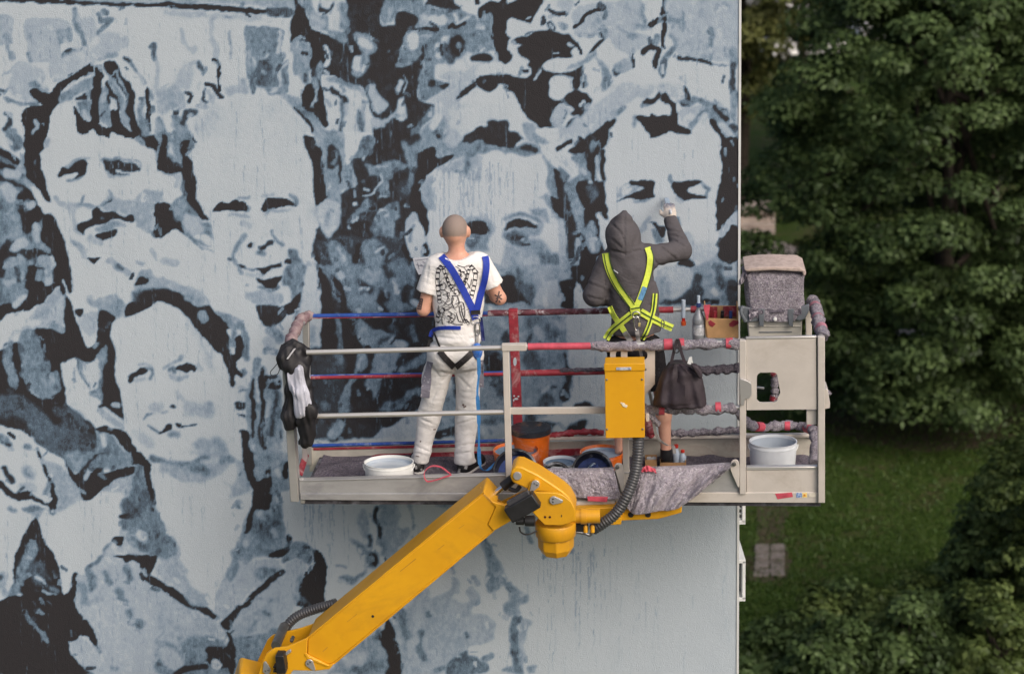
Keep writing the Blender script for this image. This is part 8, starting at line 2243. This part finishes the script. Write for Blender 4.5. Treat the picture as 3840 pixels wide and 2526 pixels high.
# print on the shirt : interlinked chains and folded bands in black line
ink = MB(); BVT = bvh_of(vf_tee)
CQ = lambda x, y: (1500 + x / 2.9, 760 + y / 2.9)
def inkline(pts, w_=3.0):
    pts = [CQ(*p) for p in pts]; p = smoothpath(pts, 3) if len(pts) > 2 else np.array(pts, float)
    t_ = np.gradient(p, axis=0); t_ /= np.linalg.norm(t_, axis=1, keepdims=True) + 1e-9; n_ = np.stack([-t_[:, 1], t_[:, 0]], 1); R = []
    for q, k in zip(p, n_):
        a = cast(BVT, *(q + k * w_ / 5.8), .0025); c = cast(BVT, *(q - k * w_ / 5.8), .0025)
        if a is None or c is None: return
        R.append((a, c))
    V = [x for r_ in R for x in r_]; ink.add(V, [(2 * i, 2 * i + 1, 2 * i + 3, 2 * i + 2) for i in range(len(R) - 1)])
def chain(path, n, s):
    P = smoothpath(path, 12); P = P[np.linspace(0, len(P) - 1, n).astype(int)]
    for i in range(n - 1):
        a, e = P[i], P[i + 1]; d = (e - a); L = np.linalg.norm(d); d = d / L; k = np.array([-d[1], d[0]]); c = (a + e) / 2
        inkline([c + d * L * .62 * math.cos(q) + k * s * math.sin(q) for q in np.linspace(0, 6.28, 9)], 4.6)
        inkline([a - k * s * .6, a + k * s * .6], 17); inkline([a - k * s * .8 - d * 10, a - k * s * .8 + d * 10], 9); inkline([a + k * s * .8 - d * 10, a + k * s * .8 + d * 10], 9)
chain([(450, 690), (412, 760), (410, 900), (425, 1010), (430, 1090)], 9, 22); chain([(770, 690), (822, 760), (812, 880), (790, 970), (770, 1050)], 8, 22)
chain([(470, 720), (510, 820), (540, 900), (590, 960)], 7, 16); chain([(750, 730), (715, 850), (680, 900)], 6, 16); chain([(400, 1300), (430, 1190), (540, 1140)], 5, 20)
for L_ in ([(600, 690), (650, 720), (660, 780), (640, 840), (690, 850), (730, 770), (700, 710), (660, 690), (620, 680)], [(640, 740), (690, 760), (720, 800)], [(690, 700), (760, 680), (820, 720), (850, 760)], [(390, 720), (440, 690), (500, 700)],
           [(520, 760), (500, 830), (540, 880), (600, 900)], [(430, 940), (500, 960), (520, 1040), (470, 1120)], [(560, 960), (620, 940), (640, 1000), (560, 1010)], [(570, 1010), (560, 1090), (600, 1140), (640, 1090), (620, 1010)],
           [(440, 1130), (500, 1160), (560, 1130), (600, 1160)], [(600, 1100), (680, 1080), (700, 1180), (690, 1280), (640, 1290), (610, 1200)], [(520, 1180), (560, 1200), (540, 1260), (580, 1300)], [(640, 1120), (650, 1200), (690, 1300)], [(660, 1110), (680, 1220), (720, 1310)],
           [(480, 1180), (450, 1250), (460, 1320)], [(700, 1260), (750, 1300), (730, 1330)], [(460, 1060), (520, 1110), (570, 1080)], [(640, 880), (700, 940), (760, 900), (780, 830)], [(700, 960), (740, 1010), (760, 960)], [(470, 860), (500, 900), (480, 950)],
           [(420, 1120), (410, 1190), (440, 1240)], [(540, 1300), (600, 1320), (680, 1320)], [(500, 1000), (540, 1050)], [(610, 850), (580, 920)], [(730, 870), (760, 930)], [(560, 1200), (600, 1230), (580, 1270)]):
    inkline(L_, 6.0); inkline([(x + 9, y + 7) for x, y in L_], 3.6)
rg = np.random.default_rng(4)
for i in range(46):
    x, y = rg.uniform(420, 760), rg.uniform(760, 1310); a = rg.uniform(0, 3.14); l = rg.uniform(12, 40); inkline([(x, y), (x + l * math.cos(a) + 6, y + l * math.sin(a) * .6), (x + 1.6 * l * math.cos(a), y + 1.6 * l * math.sin(a))], rg.uniform(3, 6.5))
for x, y in ((650, 735), (690, 750), (600, 985), (450, 890), (740, 1290), (720, 1270), (530, 1230), (560, 1250), (430, 900), (700, 885)): inkline([(x - 14, y), (x + 14, y + 6)], 16)
ink.build('shirt_print', M_INK, tee, smooth=False)
# tattoos
BVS = bvh_of(vf_skin1)
for group in ([[(200, 1040), (250, 1050)], [(195, 1065), (245, 1080)], [(190, 1090), (240, 1105)], [(185, 1120), (235, 1135)], [(180, 1145), (228, 1160)], [(205, 1040), (185, 1150)], [(222, 1044), (206, 1156)], [(245, 1050), (225, 1160)]],
              [[(1080, 960), (1060, 1060)], [(1030, 1000), (1110, 1050)], [(1045, 1045), (1105, 1000)], [(1060, 1060), (1040, 1080)], [(1075, 1060), (1090, 1085)]]):
    tt = MB()
    for pts in group:
        P = [(1500 + x / 2.9, 760 + y / 2.9) for x, y in pts]
        P = [q_ for q_ in line(np.array(P[0]), np.array(P[1]), 8) if cast(BVS, *q_) is not None]
        if len(P) > 3: strap(tt, BVS, [tuple(P[0]), tuple(P[-1])], 5.5, .002, .001)
    if tt.n: tt.build('tattoo', M_TATT, body1, smooth=False)
# ---------------------------------------------------------------- painter in the grey hoodie
fr, fl_ = FL(2498, 1742), FL(2330, 1752)
D0 = float((YAW * fr[0] + fr[1]) - Y0); D0 = min(max(D0, .30), .52); fr = FL(2498, 1742)
w2 = thing('person', (fr + fl_) / 2, 'person in a dark grey hooded sweatshirt painting with one raised arm', 'person')
hc2 = J(2334, 872, .03); LSH, RSH, LEL, REL = J(2272, 985), J(2440, 962, .02), J(2232, 1105, -.02), J(2556, 938, .16)
LWR, RWR = J(2300, 1120, .20), J(2513, 822, .32)
LHP, RHP, LKN, RKN, LAN, RAN = J(2335, 1310), J(2424, 1310), J(2322, 1500, .03), J(2484, 1480, .03), J(2326, 1690), J(2498, 1690)
def skin2(Pt):
    D = head_sdf(Pt, hc2, (.078, .095, .112), YD)
    D = smin(D, cone(Pt, J(2338, 920, .02), J(2356, 980), .055, .065), .04)
    D = smin(D, cone(Pt, J(2362, 1020), J(2378, 1180), .125, .12, (YD, .7)), .05); D = smin(D, cone(Pt, J(2378, 1180), J(2380, 1300), .12, .135, (YD, .72)), .05)
    D = smin(D, cone(Pt, LSH, RSH, .05, .05), .05)
    for s, e, w_ in ((LSH, LEL, LWR), (RSH, REL, RWR)):
        D = smin(D, cone(Pt, s, e, .044, .037), .03); D = smin(D, cone(Pt, e, w_, .037, .026), .02)
    D = smin(D, hand_sdf(Pt, LWR, YD + .2 * UPV, -XD, .9), .012); D = smin(D, hand_sdf(Pt, RWR, UPV * .75 + YD * .5 - XD * .05, -XD, 1.25, .9), .012)
    for a, k, an in ((LHP, LKN, LAN), (RHP, RKN, RAN)):
        D = smin(D, cone(Pt, a, k, .072, .048), .04); D = smin(D, cone(Pt, k, k + (an - k) * .35, .047, .050), .03); D = smin(D, cone(Pt, k + (an - k) * .35, an, .050, .033), .03)
        D = smin(D, cone(Pt, an, an + YD * .04 - FN * .03, .033, .033), .02)
    return D
body2, vf_s2 = sdf_obj(skin2, [hc2, LEL, REL, RWR, LWR, LAN, RAN], .16, .0085, 'body', M_SKIN, w2)
def hoodie(Pt):
    D = ellip(Pt, J(2334, 880, .02), DIRS, (.112, .128, .125))
    D = smin(D, cone(Pt, J(2342, 812, .0), J(2343, 795, .01), .05, .018), .05)
    D = smin(D, cone(Pt, J(2336, 905, .0), J(2342, 940, -.01), .105, .10), .04)
    face = ellip(Pt, J(2334, 880, .14), DIRS, (.072, .075, .10)); D = np.maximum(D, -face)
    D = smin(D, cone(Pt, J(2348, 955), J(2358, 985), .075, .10), .015)
    D = smin(D, cone(Pt, J(2360, 1010), J(2376, 1110), .155, .150, (YD, .76)), .06); D = smin(D, cone(Pt, J(2376, 1110), J(2384, 1225), .152, .168, (YD, .76)), .05)
    D = smin(D, cone(Pt, J(2290, 975), J(2430, 955, .01), .068, .068), .05)
    D = smin(D, cone(Pt, LSH, LEL, .068, .072), .035); D = smin(D, cone(Pt, LEL, LWR, .070, .050), .03)
    D = smin(D, cone(Pt, RSH, REL, .072, .066), .045); D = smin(D, cone(Pt, REL, RWR - (RWR - REL) * .06, .066, .046), .03)
    D = np.maximum(D, J(2384, 1244)[2] - Pt[:, 2] + .05 * ((Pt - J(2384, 1240)) @ XD))
    body = np.clip((J(2384, 1130)[2] - Pt[:, 2]) / .2, 0, 1)
    cz = (Pt - J(2343, 880)) @ XD
    seam = .006 * np.exp(-(cz / .006) ** 2) * (Pt[:, 2] > J(2343, 940)[2])
    return D + seam + creases(Pt, [[(2300, 938), (2345, 950), (2400, 936)], [(2298, 840), (2330, 872), (2340, 900)], [(2388, 890), (2372, 945)], [(2300, 900), (2330, 925)], [(2392, 1140), (2340, 1190)], [(2272, 1040), (2268, 1090), (2274, 1150)], [(2480, 925), (2532, 966)], [(2530, 900), (2566, 922)], [(2522, 880), (2566, 894)], [(2500, 860), (2545, 868)], [(2474, 1004), (2440, 958)], [(2296, 1186), (2362, 1212)], [(2440, 1140), (2484, 1200)], [(2210, 1060), (2262, 1080)], [(2206, 1110), (2258, 1122)], [(2480, 1000), (2450, 1060)], [(2330, 1120), (2400, 1100)]], .008, .009) + wob(Pt, 21, 15, .004) + wob(Pt, 22, 30, .0022) + wob(Pt, 23, 55, .0012) + wob(Pt, 24, 40, .004, (.6, .6, 1.4)) * body
hd, vf_hd = sdf_obj(hoodie, [J(2200, 780), J(2590, 1250), J(2513, 820, .35), J(2590, 930, .25)], .12, .0085, 'hooded_sweatshirt', M_HOOD, w2)
def cuff(Pt): return cone(Pt, RWR - (RWR - REL) / np.linalg.norm(RWR - REL) * .07, RWR - (RWR - REL) / np.linalg.norm(RWR - REL) * .015, .042, .040) + wob(Pt, 25, 120, .0012, (1, 1, .2))
sdf_obj(cuff, [RWR], .15, .007, 'cuff', mat('cuff_rib', SRGB(70, 68, 72), .9, bmp=.5, bscale=200), w2)
def hem(Pt): return np.maximum(cone(Pt, J(2382, 1236), J(2384, 1252), .165, .160, (YD, .80)), np.abs(Pt[:, 2] - J(2384, 1248)[2] + .05 * ((Pt - J(2384, 1240)) @ XD) * -1) - .018)
def shorts(Pt):
    D = ellip(Pt, J(2380, 1295), DIRS, (.180, .14, .10))
    for a, k in ((LHP, LKN), (RHP, RKN)): D = smin(D, cone(Pt, a, a + (k - a) * .86, .098, .082), .04)
    for a, k in ((LHP, LKN), (RHP, RKN)): D = np.maximum(D, np.where(np.linalg.norm(Pt - k, axis=1) < .22, (Pt - (a + (k - a) * .80)) @ ((k - a) / np.linalg.norm(k - a)), -1))
    D = np.maximum(D, Pt[:, 2] - J(2384, 1225)[2])
    return D + wob(Pt, 31, 28, .005) + wob(Pt, 32, 60, .003)
sh, vf_sh = sdf_obj(shorts, [J(2290, 1220), J(2520, 1480)], .2, .0085, 'shorts', M_SHORT, w2)
# paint-smeared work glove and the brush it holds
gl = lambda Pt: hand_sdf(Pt, RWR, UPV * .75 + YD * .5 - XD * .05, -XD, 1.25, .98) - .002 + wob(Pt, 41, 120, .001)
gl2 = lambda Pt: smin(gl(Pt), cone(Pt, RWR - (RWR - REL) * .02, RWR + UPV * .02, .034, .036), .02)
m_, t_, p_ = nodes('work_glove'); g_ = t_.nodes.new('ShaderNodeNewGeometry'); s_ = t_.nodes.new('ShaderNodeSeparateXYZ'); t_.links.new(g_.outputs['Position'], s_.inputs[0])
f_ = mth(t_, 'ADD', mth(t_, 'MULTIPLY', mth(t_, 'SUBTRACT', s_.outputs['Z'], float(RWR[2]) + .055), 22.0), mth(t_, 'MULTIPLY', mth(t_, 'SUBTRACT', noise(t_, 60, 4, .6, coords(t_)), .5), 1.6), clamp=True)
c_ = mix(t_, f_, SRGB(188, 178, 168), SRGB(78, 88, 112)); t_.links.new(c_, p_.inputs['Base Color']); p_.inputs['Roughness'].default_value = .85
sdf_obj(gl2, [RWR, RWR + UPV * .1], .10, .005, 'work_glove', m_, w2)
tip = WL(2498, 742) - np.array([0, .02, 0]); gp = RWR + (UPV * .75 + YD * .5) * .075
br = thing('paint_brush', gp, 'paint brush held against the wall by the hooded painter', 'brush'); dirb = (tip - gp) / np.linalg.norm(tip - gp)
b = MB(); tube(b, line(gp - dirb * .10, gp + dirb * .06, 6), .009, 10, rfun=lambda q: .006 + .005 * math.sin(3.1 * q)); b.build('handle', M_TOOLW, br)
b = MB(); bar(b, gp + dirb * .055, gp + dirb * .095, .036, .014); b.build('ferrule', M_RING, br, bevel=.003)
b = MB(); bar(b, gp + dirb * .095, tip, .034, .012); b.build('bristles', M_PPALE, br, bevel=.004)
s3, vs3 = shoe(w2, fr - YD * .03, YD + .2 * XD); s4, vs4 = shoe(w2, fl_ - YD * .03, YD - .2 * XD)
b = MB(); lathe(b, RAN - FN * .035, FN, [(.034, -.02), (.041, 0), (.040, .05), (.036, .052)], 20); b.build('sock', M_BLACK, w2)
BV2 = bvh_of(vf_hd, vf_sh, vf_s2)
hy = thing('safety_harness', J(2384, 1166, -.15), 'neon yellow safety harness on the hooded painter', 'harness')
for path, w_, lf in (([(2271, 950), (2277, 985), (2290, 1025), (2318, 1076), (2350, 1119), (2381, 1158)], 25, .007), ([(2428, 928), (2438, 962), (2433, 1012), (2415, 1076), (2397, 1126), (2380, 1158)], 22, .009), ([(2367, 1178), (2320, 1216), (2290, 1242), (2272, 1272)], 26, .012), ([(2402, 1168), (2450, 1196), (2490, 1216), (2522, 1230)], 27, .012),
                     ([(2286, 1150), (2300, 1180), (2318, 1206), (2336, 1232), (2350, 1256)], 19, .008), ([(2456, 1100), (2452, 1150), (2440, 1200), (2424, 1244), (2409, 1272)], 17, .009), ([(2380, 1152), (2385, 1178)], 36, .015)):
    P = web(hy, BV2, M_WEBY, path, w_, lf)
for path in ([(2367, 1178), (2320, 1216), (2290, 1242), (2272, 1272)], [(2402, 1168), (2450, 1196), (2490, 1216), (2522, 1230)], [(2456, 1100), (2452, 1150), (2440, 1200), (2424, 1244), (2409, 1272)]):
    web(hy, BV2, M_WEBG, path, 4.5, .0175, 'stitching')
for path in ([(2265, 952), (2272, 990), (2284, 1030), (2310, 1080), (2340, 1122), (2368, 1160)], [(2440, 930), (2450, 962), (2445, 1012), (2427, 1078), (2410, 1126), (2398, 1150)], [(2284, 946), (2289, 983), (2303, 1022), (2329, 1071), (2362, 1117), (2380, 1142)]):
    web(hy, BV2, M_WEBG, path, 2.6, .011, 'edging')
web(hy, BV2, M_WEBG, [(2366, 1158), (2402, 1152)], 4, .02, 'stitching'); web(hy, BV2, mat('harness_label', SRGB(90, 140, 180), .5, var=.2, scale=70), [(2418, 1076), (2400, 1124)], 18, .0125, 'label_tag')
web(hy, BV2, M_TOOLW, [(2302, 1012), (2318, 1024)], 2.6, .003, 'thread'); web(hy, BV2, M_WEBS, [(2342, 1244), (2366, 1280)], 20, .014, 'strap'); web(hy, BV2, M_WEBS, [(2388, 1236), (2392, 1262), (2398, 1300)], 15, .03, 'lanyard')
cp = cast(BV2, 2386, 1180, .04); b = MB(); tube(b, [cp + XD * .024 * math.cos(a) + UPV * .022 * math.sin(a) for a in np.linspace(0, 6.2832, 22)], .0045, 8); b.build('ring', M_RING, hy)
cp = cast(BV2, 2388, 1212, .045); b = MB(); tube(b, [cp + XD * (.017 * math.cos(a)) + UPV * (.047 * math.sin(a)) for a in np.linspace(0, 6.2832, 26)], .0052, 8); b.build('carabiner', M_RING, hy)
b = MB(); bar(b, cp + XD * .016 - UPV * .022, cp + XD * .016 + UPV * .004, .014, .012); b.build('gate', mat('brass', SRGB(206, 190, 130), .35, .5), hy, bevel=.002)
for u, v in ((2289, 1240), (2485, 1214)):
    q = cast(BV2, u, v, .03)
    if q is None: q = J(u, v, -.12)
    b = MB(); tube(b, [q + XD * .010 * math.cos(a) + UPV * .026 * math.sin(a) for a in np.linspace(0, 6.2832, 18)], .0032, 6); b.build('buckle', M_RING, hy)
lp = smoothpath([N(2398, 1300, .06), N(2420, 1400, .10), N(2446, 1520, .10), N(2452, 1590, .12), N(2466, 1640, .14), N(2500, 1668, .18), N(2524, 1672, .2), N(2530, 1700, .2)], 8); b = MB(); wv = np.array([XD * .010] * len(lp)); sheet(b, np.stack([lp - wv, lp, lp + wv], 1), .003); b.build('lanyard', M_WEBS, hy, angle=60)
